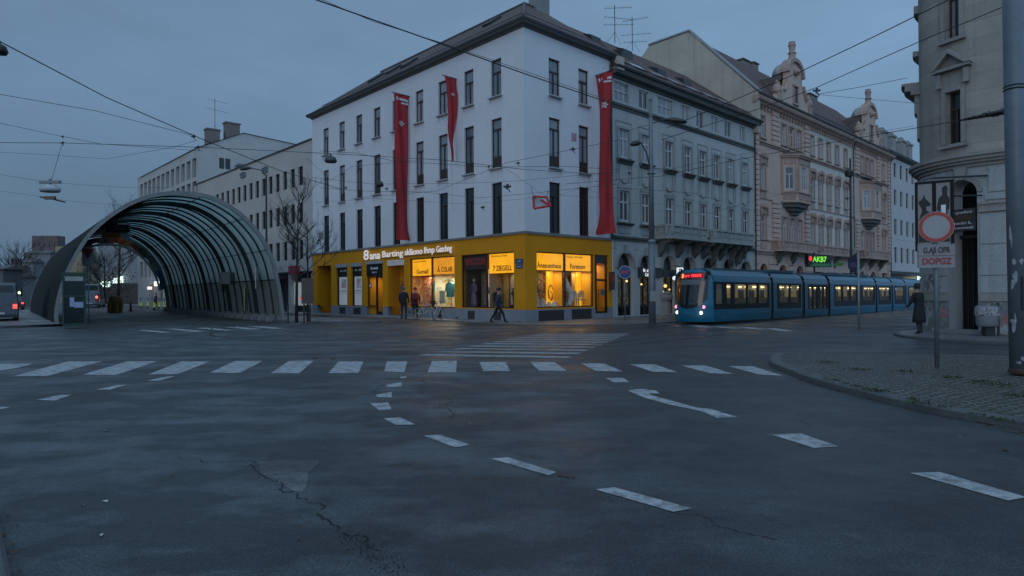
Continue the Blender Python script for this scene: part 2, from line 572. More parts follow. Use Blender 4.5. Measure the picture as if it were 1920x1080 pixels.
def lettering(body, size, mat, parent, loc, rot=(pi / 2, 0, 0), name='lettering', width=None, ext=.004, align='CENTER', shear=0., bold=0.):
    cu = bpy.data.curves.new(name, 'FONT')
    cu.body = body; cu.size = size; cu.extrude = ext; cu.align_x = align; cu.align_y = 'CENTER'; cu.shear = shear
    cu.offset = bold; cu.resolution_u = 3
    tmp = bpy.data.objects.new(name, cu); COL.objects.link(tmp)
    dg = bpy.context.evaluated_depsgraph_get()
    me = bpy.data.meshes.new_from_object(tmp.evaluated_get(dg))
    bpy.data.objects.remove(tmp); bpy.data.curves.remove(cu)
    me.materials.clear(); me.materials.append(mat)
    o = bpy.data.objects.new(name, me); COL.objects.link(o)
    o.parent = parent; o.location = loc; o.rotation_euler = rot
    if width:
        xs = [v.co.x for v in me.vertices]
        if xs: 
            k = width / max(1e-4, max(xs) - min(xs))
            for v in me.vertices: v.co.x *= k
    return o

# ------------------------------------------------------------------ window kit
WK = {}
def window_kit(key, w, h, fm, pm, transom=.68, bars=1, upper=1, panel=0., fw=.07, sill=None, arch=False):
    """prototype meshes: frame (front at y=0), pane, sill; local origin bottom centre of the opening"""
    if key in WK: return WK[key]
    f = M(); a, b = -w / 2, w / 2
    z0 = panel * h
    zt = z0 + (h - z0) * transom
    f.box(a, a + fw, 0, .08, 0, h); f.box(b - fw, b, 0, .08, 0, h)
    f.box(a + fw, b - fw, 0, .08, h - fw, h); f.box(a + fw, b - fw, 0, .08, 0, fw)
    if transom < 1: f.box(a + fw, b - fw, -.015, .08, zt - fw * .6, zt + fw * .6)
    ztop = zt - fw * .6 if transom < 1 else h - fw
    for i in range(1, bars + 1):
        x = a + w * i / (bars + 1)
        f.box(x - fw * .55, x + fw * .55, -.008, .08, z0 + fw, ztop)
    if transom < 1:
        for i in range(1, upper + 1):
            x = a + w * i / (upper + 1)
            f.box(x - fw * .4, x + fw * .4, -.006, .08, zt + fw * .6, h - fw)
    if panel:
        f.box(a + fw, b - fw, .01, .08, fw, z0 - fw * .3)
        f.box(a + fw, b - fw, -.01, .085, z0 - fw * .3, z0 + fw)
        for i in range(1, 5):
            x = a + w * i / 5
            f.box(x - .012, x + .012, -.012, .02, fw, z0 - fw * .3)
    p = M().poly([(a + .01, .045, .01), (b - .01, .045, .01), (b - .01, .045, h - .01), (a + .01, .045, h - .01)])
    fo = f.build('window', fm); po = p.build('pane', pm)
    so = None
    if sill:
        so = M().box(a - .08, b + .08, -.3, .0, -.07, -.003).build('sill', sill)
    WK[key] = (fo.data, po.data, so.data if so else None)
    for o in (fo, po, so):
        if o: bpy.data.objects.remove(o)
    return WK[key]

def window(kit, parent, x, z, y=.17, T=None, rz=0.):
    fd, pd, sd = kit
    loc = Vector((x, y, z))
    if T is not None: loc = T @ loc
    o = bpy.data.objects.new('window', fd); COL.objects.link(o)
    o.parent = parent; o.location = loc; o.rotation_euler = (0, 0, rz)
    for nm, d in (('pane', pd), ('sill', sd)):
        if d:
            c = bpy.data.objects.new(nm, d); COL.objects.link(c); c.parent = o
    return o

# ==================================================================== SKY AND LIGHT
W = bpy.data.worlds.new('World'); S.world = W; W.use_nodes = True
nt = W.node_tree; N = nt.nodes; Lk = nt.links
bg = N['Background']
SUN_EL, SUN_AZ = rd(10), rd(205)          # last light behind the viewer
sky = N.new('ShaderNodeTexSky'); sky.sky_type = 'NISHITA'; sky.sun_disc = False
sky.sun_elevation = SUN_EL; sky.sun_rotation = SUN_AZ; sky.air_density = 1.4; sky.dust_density = 2.5
tc = N.new('ShaderNodeTexCoord')
sep = N.new('ShaderNodeSeparateXYZ'); Lk.new(tc.outputs['Generated'], sep.inputs[0])
# overcast layer: brighter overhead and towards the afterglow, duller low down in the view
elev = ramp(nt, sep.outputs['Z'], [(.0, (1.08, 1.93, 3.08)), (.1, (1.22, 2.16, 3.42)), (.25, (1.56, 2.70, 4.28)), (.5, (1.8, 3.0, 4.65)), (1.0, (3.1, 4.5, 6.0))])
back = ramp(nt, mathn(nt, 'MULTIPLY_ADD', sep.outputs['Y'], -.5), [(.0, 0), (1., 1)])
mr = N.new('ShaderNodeMapRange'); Lk.new(sep.outputs['Y'], mr.inputs[0])
mr.inputs[1].default_value = .3; mr.inputs[2].default_value = -.7; mr.inputs[3].default_value = 1.; mr.inputs[4].default_value = 2.3
side = N.new('ShaderNodeMapRange'); Lk.new(sep.outputs['X'], side.inputs[0])
side.inputs[1].default_value = -.7; side.inputs[2].default_value = .5; side.inputs[3].default_value = .8; side.inputs[4].default_value = 1.06
cl = noise(nt, 2.6, 7, .62, tc.outputs['Generated'], (1, 1, 3.2))
clm = ramp(nt, cl, [(.3, .88), (.7, 1.1)])
vm = N.new('ShaderNodeVectorMath'); vm.operation = 'SCALE'; Lk.new(elev, vm.inputs[0])
Lk.new(mathn(nt, 'MULTIPLY', mr.outputs[0], side.outputs[0]), vm.inputs['Scale'])
over = mixc(nt, 1., vm.outputs[0], clm, 'MULTIPLY')
Lk.new(mixc(nt, .93, sky.outputs['Color'], over), bg.inputs['Color'])
bg.inputs['Strength'].default_value = .105

sd = bpy.data.lights.new('sun', 'SUN'); so = bpy.data.objects.new('sun', sd); COL.objects.link(so)
sd.energy = .22; sd.angle = rd(25); sd.color = (1, .90, .80)
so.rotation_euler = (pi / 2 - SUN_EL, 0, pi - SUN_AZ)
S.view_settings.view_transform = 'Standard'; S.view_settings.look = 'None'; S.view_settings.exposure = 0
S.cycles.use_denoising = True
S.cycles.max_bounces = 8
S.cycles.transparent_max_bounces = 24
S.cycles.sample_clamp_indirect = 4

# ==================================================================== GROUND
road_m = asphalt('wet_asphalt', .017, .050, .30, tone=(.82, 1.0, 1.13))
tram_bed_m = asphalt('dark_track_bed', .02, .038, .25, tone=(1.12, 1, .9))
pave_m = asphalt('pavement_asphalt', .07, .125, .3, 30., (.98, 1, 1.02))
kerb_m = plaster('granite_kerb', (.112, .12, .122), .6, .6)
cob_m = cobble('granite_setts', (.12, .125, .112))

def structure(mb, name, m, **k):
    return tag(mb.build(name, m, **k), kind='structure')

g = M().poly([(-900, -60, 0), (900, -60, 0), (900, 1500, 0), (-900, 1500, 0)])
structure(g, 'road', road_m)

def smooth_line(pts, n=6, closed=False):
    out = []
    k = len(pts)
    rng = range(k) if closed else range(k - 1)
    for i in rng:
        p0, p1, p2, p3 = (Vector(pts[(i - 1) % k] if closed else pts[max(i - 1, 0)]), Vector(pts[i]), Vector(pts[(i + 1) % k]),
                          Vector(pts[(i + 2) % k] if closed else pts[min(i + 2, k - 1)]))
        for j in range(n):
            t = j / n
            out.append(.5 * ((2 * p1) + (p2 - p0) * t + (2 * p0 - 5 * p1 + 4 * p2 - p3) * t * t + (3 * p1 - p0 - 3 * p2 + p3) * t ** 3))
    if not closed: out.append(Vector(pts[-1]))
    return out

def inset(pts, d):
    out = []
    k = len(pts)
    for i in range(k):
        a, b, c = Vector(pts[i - 1][:2]), Vector(pts[i][:2]), Vector(pts[(i + 1) % k][:2])
        e1, e2 = (b - a).normalized(), (c - b).normalized()
        n1, n2 = Vector((-e1.y, e1.x)), Vector((-e2.y, e2.x))
        n = (n1 + n2)
        n = n.normalized() / max(.4, n.normalized().dot(n1))
        out.append(b + n * d)
    return out

def pavement(name, pts, m, h=.12, kw=.16, nm_kerb='kerb'):
    """raised pavement (counter-clockwise outline) with a separate stone kerb around it"""
    pts = [Vector(p[:2]) for p in pts]
    area = sum(pts[i - 1].x * pts[i].y - pts[i].x * pts[i - 1].y for i in range(len(pts)))
    if area < 0: pts = pts[::-1]
    inn = inset(pts, kw)
    k = len(pts)
    s = M().poly([(p.x, p.y, h - .012) for p in inn])
    structure(s, name, m)
    b = M()
    ch = inset(pts, .025)
    for i in range(k):
        j = (i + 1) % k
        b.poly([(pts[i].x, pts[i].y, -.02), (pts[j].x, pts[j].y, -.02), (pts[j].x, pts[j].y, h - .02), (pts[i].x, pts[i].y, h - .02)])
        b.poly([(pts[i].x, pts[i].y, h - .02), (pts[j].x, pts[j].y, h - .02), (ch[j].x, ch[j].y, h), (ch[i].x, ch[i].y, h)])
        b.poly([(ch[i].x, ch[i].y, h), (ch[j].x, ch[j].y, h), (inn[j].x, inn[j].y, h), (inn[i].x, inn[i].y, h)])
        b.poly([(inn[i].x, inn[i].y, h), (inn[j].x, inn[j].y, h), (inn[j].x, inn[j].y, h - .03), (inn[i].x, inn[i].y, h - .03)])
    structure(b, nm_kerb, kerb_m)

def RP(x, y): 
    p = MR @ Vector((x, y, 0)); return (p.x, p.y)
# pavement around the corner building: along the side street, round the corner, along the tram street
pavement('pavement', [RP(-1.9, 90)] + [tuple(p) for p in smooth_line([RP(-1.9, 30), RP(-1.9, 6), RP(-2.2, 1), RP(-2.0, -2.0), RP(-.5, -4.2), RP(2, -5.7), RP(6, -5.9), RP(20, -5.9)], 5)] + [RP(120, -5.9), RP(120, 3), RP(3, 3), RP(3, 90)], pave_m, h=.06)
# strips either side of the glazed hall
CA, CB = Vector((-25.14, 34.98, 0)), Vector((-13.35, 37.17, 0))
DC = Vector((-sin(rd(39.2)), cos(rd(39.2)), 0))
def cp(o, s, side=0.):
    q = o + DC * s + Vector((DC.y, -DC.x, 0)) * side
    return (q.x, q.y)
pavement('pavement', [tuple(p) for p in smooth_line([cp(CB, 38, -.35), cp(CB, 12, -.35), cp(CB, .2, -.35), cp(CB, -2.2, -.1), cp(CB, -4.6, 1.2), cp(CB, -5.6, 3.2), cp(CB, -4.2, 3.6), cp(CB, 2, 3.3), cp(CB, 38, 2.6)], 4)], pave_m, h=.12)
pavement('pavement', [tuple(p) for p in smooth_line([cp(CA, 60, .25), cp(CA, 20, .25), cp(CA, 0, .25), cp(CA, -1.6, .3), cp(CA, -2.3, -1.2), cp(CA, -2.3, -3.2), cp(CA, 4, -3.4), cp(CA, 60, -3.6)], 4)], pave_m, h=.12)
# darker track bed that runs through the hall
tb = M()
for s0, s1 in ((-3.2, 40),):
    tb.poly([cp(CA, s0, .5) + (.004,), cp(CB, s0 + .5, -.5) + (.004,), cp(CB, s1, -.5) + (.004,), cp(CA, s1, .5) + (.004,)])
structure(tb, 'track_bed', tram_bed_m)
# cobbled island with its granite kerb
isl = [(5.98, 7.43), (5.59, 8.35), (5.39, 9.6), (5.33, 11.2), (5.45, 12.6), (5.68, 14.0), (6.33, 15.4)]
isl = [tuple(p) for p in smooth_line([(8.5, 4.2), (7.1, 5.6)] + isl + [(6.9, 15.95), (8.47, 15.78), (10.18, 15.17), (11.6, 14.4), (16, 12)], 5)] + [(24, 7), (16, 1)]
pavement('cobbled_island', isl, cob_m, h=.105, kw=.22)
# pavement below the corner house on the right
BC = Vector((18.2, 24.0, 0))
pavement('pavement', [tuple(p) for p in smooth_line([(34, 41.5), (24, 32.2), (17.2, 26.6), (14.6, 24.2), (13.4, 21.8), (14.0, 19.6), (16.2, 17.6), (22, 12.0)], 6)] + [(40, 12), (40, 41.5)], pave_m, h=.09)
# kerb end at the lower left
pavement('pavement', [gnd(-46, 930, .1)[:2], gnd(-6, 940, .1)[:2], gnd(2, 985, .1)[:2], gnd(26, 1100, .1)[:2], gnd(60, 1300, .1)[:2], (-2.6, 1.0), (-6, 1.0), (-6, 3.6)], cob_m, h=.1)

# ---- road paint
def paint_quads(name, quads, h=.005, split=0):
    b = M()
    rr = random.Random(hash(name) % 1000 if False else len(quads))
    for q in quads:
        pts = [gnd(*p) for p in q]
        b.poly([(p.x + rr.uniform(-.015, .015), p.y + rr.uniform(-.015, .015), h) for p in pts])
    return structure(b, name, mark_m)

paint_quads('crosswalk', [
    [(0, 695), (33, 690), (63, 682), (0, 682.5), (-60, 684), (-110, 695)], [(25, 705.7), (88, 705.7), (190, 678), (127, 678)], [(153, 703), (220, 703), (295, 677.7), (240, 677.7)],
    [(277, 702.7), (333, 701.7), (393, 678), (340, 678)], [(395, 699), (450, 700), (492, 677), (442, 677)], [(507, 700), (563, 700), (588, 676.7), (542, 677)],
    [(616, 700), (671, 700), (682.5, 678), (634, 678)], [(719, 697), (758, 698.5), (763, 678), (726, 678)], [(802, 698.5), (854, 698.5), (856, 677), (811, 677)],
    [(905, 696), (956.6, 696), (947, 679), (900, 679)], [(1010, 695), (1063, 696), (1038, 679), (995, 679)], [(1118, 696), (1168, 697), (1132, 681.5), (1088, 681.5)],
    [(1223, 697.6), (1270.5, 698.5), (1228, 683.4), (1181, 683.4)], [(1329, 700), (1377, 701.7), (1324, 685.7), (1277, 685.7)], [(1425, 703), (1467, 704.5), (1413, 687), (1365, 687)]])
b = M()
la, lb, ra, rb = gnd(783, 667), gnd(1008, 626), gnd(1064, 672), gnd(1180, 626)
NS = 10
for i in range(NS):
    for k0, k1 in ((0, 1),):
        t0 = i / (NS - .5); t1 = t0 + .5 / (NS - .5)
        b.poly([la.lerp(lb, t0) + Vector((0, 0, .005)), ra.lerp(rb, t0) + Vector((0, 0, .005)), ra.lerp(rb, t1) + Vector((0, 0, .005)), la.lerp(lb, t1) + Vector((0, 0, .005))])
structure(b, 'crosswalk', marking('faded_road_paint', (.27, .285, .295)))
paint_quads('crosswalk', [[(258, 620), (303, 624.5), (320, 623), (276, 619)], [(306, 617), (365, 622.5), (386, 621), (330, 616.5)], [(365, 615.5), (420, 620.5), (440, 619), (388, 614.8)], [(420, 613.5), (468, 618.5), (492, 617.3), (445, 613)], [(463, 612.5), (512, 617), (535, 616), (490, 612)]], h=.009)
paint_quads('crosswalk', [[(1335, 612.5), (1352, 611.8), (1392, 615.5), (1372, 616.3)], [(1384, 614), (1402, 613.2), (1442, 617.6), (1422, 618.4)], [(1434, 616.2), (1452, 615.4), (1490, 620.5), (1468, 621.3)], [(1290, 610.8), (1308, 610.3), (1342, 613.5), (1324, 614)]])
paint_quads('lane_marking', [[(1178, 733), (1190, 730.5), (1207, 729.8), (1230, 733), (1238, 738.5), (1217, 737.5), (1219, 741), (1260, 752), (1308, 765), (1331, 767), (1386, 783), (1342, 784), (1318, 772), (1255, 758.5), (1210, 747)]])
paint_quads('lane_marking', [[(1444, 815), (1500, 813.5), (1573, 838), (1527, 840.5)], [(1706, 888), (1764, 885.5), (1930, 934), (1886, 938.5)], [(1134, 709.5), (1168, 709), (1182, 717), (1150, 717)],
    [(1118, 918), (1155, 914.5), (1299, 955), (1263, 961)], [(920, 861), (953, 858), (1040, 887), (1027, 892.5)], [(795, 817.5), (826, 815), (879, 834.5), (852, 839.5)],
    [(717, 785.5), (752, 782.5), (777, 796.5), (741, 797.5)], [(695, 757), (727, 755), (736, 768), (710, 770.5)], [(705, 741), (736, 735), (734, 745.5), (708, 745)], [(724, 722), (754, 717.5), (754, 725), (726, 726)], [(748, 707), (763, 706), (762, 709.5), (750, 709.5)]])
paint_quads('lane_marking', [[(70, 750), (112, 741), (137, 740.5), (100, 752)], [(179, 731), (220, 722.5), (241, 721.5), (206, 731.5)], [(274, 714.5), (308, 707), (329, 705.5), (298, 714.5)], [(-30, 767), (0, 763), (20, 764.5), (-20, 771)]])

# ---- tram rails let into the road
def strip(mb, pts, w, h):
    pts = [Vector(p) for p in pts]
    L_, R_ = [], []
    for i, p in enumerate(pts):
        d = (pts[min(i + 1, len(pts) - 1)] - pts[max(i - 1, 0)]).normalized()
        n = Vector((-d.y, d.x, 0)) * w / 2
        L_.append(p + n); R_.append(p - n)
    for i in range(len(pts) - 1):
        mb.poly([(q.x, q.y, h) for q in (R_[i], R_[i + 1], L_[i + 1], L_[i])])
rail_m = paint('worn_rail_steel', (.16, .165, .17), .32, .7)
TO = Vector((9.73, 30.74, 0))            # street-side front corner of the tram
rails = M()
for off in (.45, 1.75):
    base = TO + dL * off
    line = [base + dR * 60, base + dR * 20, base, base - dR * 6, base - dR * 12 + Vector((-.6, .8, 0)), base - dR * 17 + Vector((-2.2, 3.2, 0)), base - dR * 21 + Vector((-5, 7.2, 0)), Vector(cp(CA.lerp(CB, .5), -6, off) + (0,)), Vector(cp(CA.lerp(CB, .5), 0, off) + (0,)), Vector(cp(CA.lerp(CB, .5), 45, off) + (0,))]
    strip(rails, smooth_line([tuple(p) for p in line], 8), .07, .012)
for off in (-3.2, -1.9):
    base = TO + dL * off
    line = [base + dR * 60, base + dR * 12, base - dR * 2, base - dR * 9 + Vector((.4, -.6, 0)), Vector((0, 19.2 + off * .4, 0)), Vector((-14, 20.6 + off, 0)), Vector((-40, 24 + off, 0))]
    strip(rails, smooth_line([tuple(p) for p in line], 8), .06, .0115)
for off in (-2.9, -1.6):
    q = CA.lerp(CB, .5)
    strip(rails, [cp(q, -2.5, off) + (0,), cp(q, 50, off) + (0,)], .06, .0117)
for a in (643, 652, 660):
    strip(rails, [gnd(1430, a - 1), gnd(1620, a), gnd(1920, a + 4), gnd(2300, a + 14)], .055, .0113)
structure(rails, 'tram_rails', rail_m)

# ---- cracks and patches in the asphalt
crack_m = paint('crack_dirt', (.017, .018, .02), .9)
patch_d = asphalt('damp_patch', .018, .036, .3, tone=(.95, 1, 1.05))
patch_l = asphalt('dry_patch', .05, .08, .1, tone=(.95, 1, 1.06))
rnd = random.Random(3)
cr = M()
def crack(px, w0, w1, jag=.035):
    fine = [gnd(*p) for p in px]
    amp = .16
    while max((b_ - a_).length for a_, b_ in zip(fine, fine[1:])) > .035 and len(fine) < 900:
        nx = []
        for a_, b_ in zip(fine, fine[1:]):
            d_ = b_ - a_; nx.append(a_)
            if d_.length > .03: nx.append(a_.lerp(b_, .5) + Vector((-d_.y, d_.x, 0)) * rnd.uniform(-1, 1) * amp * 1.6)
        nx.append(fine[-1]); fine = nx
    k = len(fine)
    for i in range(k - 1):
        a, c = fine[i], fine[i + 1]
        d = (c - a)
        if d.length < 1e-4: continue
        d.normalize(); n = Vector((-d.y, d.x, 0))
        if rnd.random() < .12: continue
        wa = (w0 + (w1 - w0) * i / k) * rnd.uniform(.15, .9); wc = (w0 + (w1 - w0) * (i + 1) / k) * rnd.uniform(.15, .9)
        cr.poly([(q.x, q.y, .0042) for q in (a - n * wa, c - n * wc, c + n * wc, a + n * wa)])
crack([(328, 853), (380, 866), (480, 866), (486, 890), (500, 897), (530, 912), (556, 926), (575, 936), (600, 960), (628, 985), (655, 1005), (690, 1030)], .004, .016)
crack([(300, 903), (330, 893), (350, 880)], .003, .006)
crack([(480, 868), (510, 858), (545, 846)], .003, .006)
crack([(350, 790), (362, 768), (358, 745)], .003, .006)
crack([(705, 715), (700, 735), (690, 745)], .006, .012)
crack([(790, 708), (786, 725), (800, 740), (812, 765), (840, 785)], .006, .012, .05)
crack([(1250, 956), (1340, 985), (1400, 1000), (1460, 1012)], .004, .009)
crack([(1240, 750), (1420, 775), (1520, 800)], .004, .006)
crack([(560, 690), (640, 713), (715, 716), (800, 712)], .004, .006)
crack([(700, 671), (790, 663), (900, 662), (1010, 658)], .01, .02, .08)
structure(cr, 'asphalt_cracks', crack_m)
def blob(mb, u, v, ru, rv, h, n=26, seed=0):
    r2 = random.Random(seed)
    ph = [r2.uniform(0, 6.3) for _ in range(4)]
    pts = []
    for i in range(n):
        t = 2 * pi * i / n
        k = 1 + .22 * sin(2 * t + ph[0]) + .16 * sin(3 * t + ph[1]) + .1 * sin(5 * t + ph[2]) + .06 * sin(9 * t + ph[3])
        p = gnd(u + ru * k * cos(t), v + rv * k * sin(t)); pts.append((p.x, p.y, h))
    mb.poly(pts)
pl = M()
pl.poly([tuple(gnd(u, v)[:2]) + (.0032,) for u, v in ((485, 866), (520, 862), (596, 863), (600, 868), (578, 888), (575, 912), (566, 924), (548, 920), (510, 900), (488, 888))])
structure(pl, 'road_patch', patch_l)
dbl = M(); rb = random.Random(21)
for i in range(230):
    t = rb.random(); u = 640 + 115 * t + rb.gauss(0, 12); v = 1000 + 75 * t + rb.gauss(0, 7 + 8 * t)
    p_ = gnd(u, v); q_ = rb.uniform(.002, .009); a_ = rb.uniform(0, 6.3)
    dbl.poly([(p_.x + q_ * cos(a_ + k_ * 1.256) * rb.uniform(.6, 1.4), p_.y + q_ * sin(a_ + k_ * 1.256) * rb.uniform(.5, 1.1), .0034 + .00004 * (i % 20)) for k_ in range(5)])
structure(dbl, 'road_grit', paint('rusty_gravel', (.03, .024, .022), .85, 0, .5, 30))
lv = M()
rnd = random.Random(11)
def scrap(u, v, s):
    p = gnd(u, v); a = rnd.uniform(0, 6.3)
    pts = []
    for i in range(6):
        t = a + i * pi / 3; k = s * (1 if i % 3 else 1.7) * rnd.uniform(.7, 1.1)
        pts.append((p.x + k * cos(t), p.y + k * sin(t), .008 + rnd.uniform(0, .01)))
    lv.poly(pts)
leaf_m = paint('fallen_leaf', (.09, .045, .02), .8, 0, .5, 20)
for u, v, s in ((560, 1012, .012), (1062, 895, .03), (1052, 893, .025), (1075, 896, .02), (590, 672, .1), (625, 673, .08), (800, 681, .05), (1885, 845, .03)): scrap(u, v, s)
for i in range(46):
    t = rnd.random(); u = 1480 + 440 * t; scrap(u + rnd.uniform(-6, 6), 706 + 104 * t + rnd.uniform(2, 6), rnd.uniform(.012, .03))
for i in range(18): scrap(rnd.uniform(2, 40), rnd.uniform(960, 1075), rnd.uniform(.006, .014))
tag(lv.build('fallen_leaves', leaf_m), 'scattered brown leaves lying on the asphalt along the kerb', 'leaves', kind='stuff')
lt = M(); lv = lt
for u, v, s in ((200, 808, .02), (190, 1006, .015), (198, 942, .016), (155, 949, .012), (1800, 820, .01), (880, 795, .012), (400, 794, .012), (608, 842, .012), (1400, 795, .01), (1882, 694, .05), (1830, 696, .04)): scrap(u, v, s)
tag(lt.build('litter', paint('paper_scrap', (.5, .5, .5), .7)), 'small pale scraps of paper lying on the street', 'litter', kind='stuff')
gr = M(); rnd = random.Random(4)
def tuft(p, n, hgt, spread):
    for i in range(n):
        q = p + Vector((rnd.gauss(0, spread), rnd.gauss(0, spread * .6), 0)); a = rnd.uniform(0, 6.3); l = hgt * rnd.uniform(.4, 1)
        w = Vector((cos(a), sin(a), 0)) * .012
        gr.poly([q - w, q + w, q + Vector((cos(a + 1) * l * .6, sin(a + 1) * l * .6, l))])
for u, v in ((1547, 679), (1610, 693), (1700, 697), (1780, 708), (1840, 716), (1880, 722), (1635, 733), (1720, 756), (1900, 742)):
    p = gnd(u, v, .118); tuft(p, 60, .05, .12)
for i in range(30):
    t = rnd.random(); p = gnd(1480 + 420 * t, 706 + 100 * t - 12, .12); tuft(p, 12, .035, .07)
tag(gr.build('grass', paint('weedy_grass', (.045, .06, .022), .8, 0, .4, 9)), 'thin weeds growing between the setts of the island', 'grass', kind='stuff')

# ==================================================================== WHITE CORNER BUILDING (root axes: x along the tram street, -y out)
LL, LR, ZB, ZE = 24.9, 7.57, 4.85, 16.04
wb = thing('corner_building', 'white four-storey corner building with yellow lit shop floor and dark brown windows', 'building', C, A_R)
DEPTH = 12.6
t_cols = [(22.95, 22.05), (20.34, 19.47), (17.79, 16.89), (15.31, 14.41), (12.86, 11.98), (10.11, 9.23), (7.62, 6.71), (5.08, 4.21), (2.66, 1.79)]
r_cols = [(1.96, 2.9), (4.5, 5.42)]
rows = [(12.65, 14.76), (8.62, 11.42), (4.92, 7.8)]
hL = [(-a, -b, z0, z1) for a, b in t_cols for z0, z1 in rows]
hR = [(a, b, z0, z1) for a, b in r_cols for z0, z1 in rows]
w = M(LQ); w.wall(-LL, 0, ZB, ZE, hL)
w.xf = None; w.wall(0, LR, ZB, ZE, hR)
w.poly([(LR, 0, 14.2), (LR, DEPTH, 14.2), (LR, DEPTH, ZE), (LR, 0, ZE)]); w.poly([(0, LL, 0), (0, LL, ZE), (DEPTH, LL, ZE), (DEPTH, LL, 0)])
rs = random.Random(8)
w.xf = LQ
def stain(mb, x, z, w_):
    n = 7; pts_ = [(x - w_ / 2, z), (x + w_ / 2, z)]
    for i in range(n): t = i / (n - 1); pts_.append((x + w_ / 2 - w_ * t, z - rs.uniform(.1, .75) * (1 if i % 2 else .45)))
    mb.poly([(a, -.003, b) for a, b in pts_], 1)
for (z0, z1) in rows[:2]:
    for a, b in t_cols:
        for q in (a, b): stain(w, -q + rs.uniform(-.05, .05), z0 - .08, rs.uniform(.08, .2))
w.xf = None
for (z0, z1) in rows[:2]:
    for a, b in r_cols:
        for q in (a, b): stain(w, q + rs.uniform(-.05, .05), z0 - .08, rs.uniform(.08, .2))
w.build('wall', [white_wall, plaster('stained_render', (.54, .56, .585), .12)], wb)
K4 = window_kit('w4', .9, 2.11, brown_frame, pane_sky, .66, 1, 0, 0, .075, plaster('pale_sill', (.4, .41, .42), .3))
K3 = window_kit('w3', .9, 2.8, brown_frame, pane_sky, .72, 1, 0, .22, .075, MATS['pale_sill'])
K2 = window_kit('w2', .9, 2.88, brown_panel, pane_dark, .74, 1, 0, 0, .06)
for (z0, z1), K in zip(rows, (K4, K3, K2)):
    for a, b in t_cols:
        window(K, wb, -(a + b) / 2, z0, .1, LQ, -pi / 2)
    for a, b in r_cols:
        window(K, wb, (a + b) / 2, z0, .1)
# string course above the shops, cornice, gutter
s = M(LQ); s.box(-LL, .09, -.09, 0, ZB - .06, ZB + .07)
s.xf = None; s.box(.092, LR, -.088, 0, ZB - .058, ZB + .072)
s.build('string_course', plaster('sooty_ledge', (.2, .2, .19), .4), wb)
OH = .36
s = M()
def eave_ring(mb, prof, x1, y1):
    """profile (out, z) swept along both street sides of the corner"""
    for (o0, z0), (o1, z1) in zip(prof, prof[1:]):
        mb.poly([(-o0, y1 + o0 * .6, z0), (-o0, -o0, z0), (-o1, -o1, z1), (-o1, y1 + o1 * .6, z1)])
        mb.poly([(-o0, -o0, z0), (x1 + o0 * .0, -o0, z0), (x1 + o1 * .0, -o1, z1), (-o1, -o1, z1)])
eave_ring(s, [(.0, 15.9), (.07, 15.93), (.1, 16.02), (OH, 16.05), (OH, 16.12)], LR + .35, LL)
s.build('soffit', soffit_m, wb)
s = M()
eave_ring(s, [(OH, 16.12), (OH + .05, 16.13), (OH + .08, 16.26), (OH + .05, 16.3), (OH - .1, 16.31)], LR + .35, LL)
s.build('gutter', gutter_m, wb)
# hipped roof
RZ = 21.0; RS = 6.0
s = M(); e = OH - .05
Lx = LL + .3
s.poly([(-e, -e, 16.3), (LR + .35, -e, 16.3), (LR + .35, RS, RZ), (RS, RS, RZ)])
s.poly([(-e, Lx, 16.3), (-e, -e, 16.3), (RS, RS, RZ), (RS, Lx - 1.2, RZ)])
s.poly([(LR + .35, RS, RZ), (LR + .35, 12.6, 16.5), (12.6, 12.6, 16.5), (RS, RS, RZ)])
s.poly([(RS, RS, RZ), (12.6, 12.6, 16.5), (12.6, Lx, 16.5), (RS, Lx - 1.2, RZ)])
s.poly([(-e, Lx, 16.3), (RS, Lx - 1.2, RZ), (12.6, Lx, 16.5)])
rf = s.build('roof', roof_brown, wb)
s = M()
s.tube([(-e, -e, 16.36), (RS, RS, RZ + .05)], .09, 6); s.tube([(RS, RS, RZ + .05), (RS, Lx - 1.2, RZ + .05)], .09, 6); s.tube([(RS, RS, RZ + .05), (LR + .35, RS, RZ + .05)], .09, 6)
s.build('ridge_cap', paint('old_ridge_tile', (.10, .09, .085), .8, 0, .4, 4), rf)
s = M(); s.box(6.9, 8.15, 5.7, 6.5, 19.5, 22.4); s.box(6.83, 8.22, 5.63, 6.57, 22.4, 22.52)
s.build('chimney', plaster('chimney_render', (.26, .26, .25), .4), rf)
s = M()
def on_roof(d): return 16.3 + (d + e) / (RS + e) * (RZ - 16.3)
for t, d in ((6.3, 3.2), (13.5, 1.6), (16.5, 2.2), (19.0, 2.2)):
    s.add([(d, t, on_roof(d) + .02), (d, t + .8, on_roof(d) + .02), (d + 1.0, t + .8, on_roof(d + 1) + .02), (d + 1.0, t, on_roof(d + 1) + .02),
           (d - .05, t, on_roof(d) + .16), (d - .05, t + .8, on_roof(d) + .16), (d + .95, t + .8, on_roof(d + 1) + .16), (d + .95, t, on_roof(d + 1) + .16)],
          [[0, 1, 5, 4], [1, 2, 6, 5], [2, 3, 7, 6], [3, 0, 4, 7], [4, 5, 6, 7]])
# little snow guard rails along both eaves
for k in range(2):
    z = 16.3 + (.55 + .12 * k + e) / (RS + e) * (RZ - 16.3) + .1
    s.tube([(.55 + .12 * k, .55, z), (.55 + .12 * k, LL - .6, z)], .018, 4); s.tube([(.55, .55 + .12 * k, z), (LR, .55 + .12 * k, z)], .018, 4)
s.build('skylight', metal_dark, rf)
# downpipe at the joint with the next house
s = M(); s.tube([(LR - .12, -.4, 16.1), (LR - .12, -.1, 15.6), (LR - .12, -.1, 4.9)], .07, 8); s.build('downpipe', gutter_m, wb)
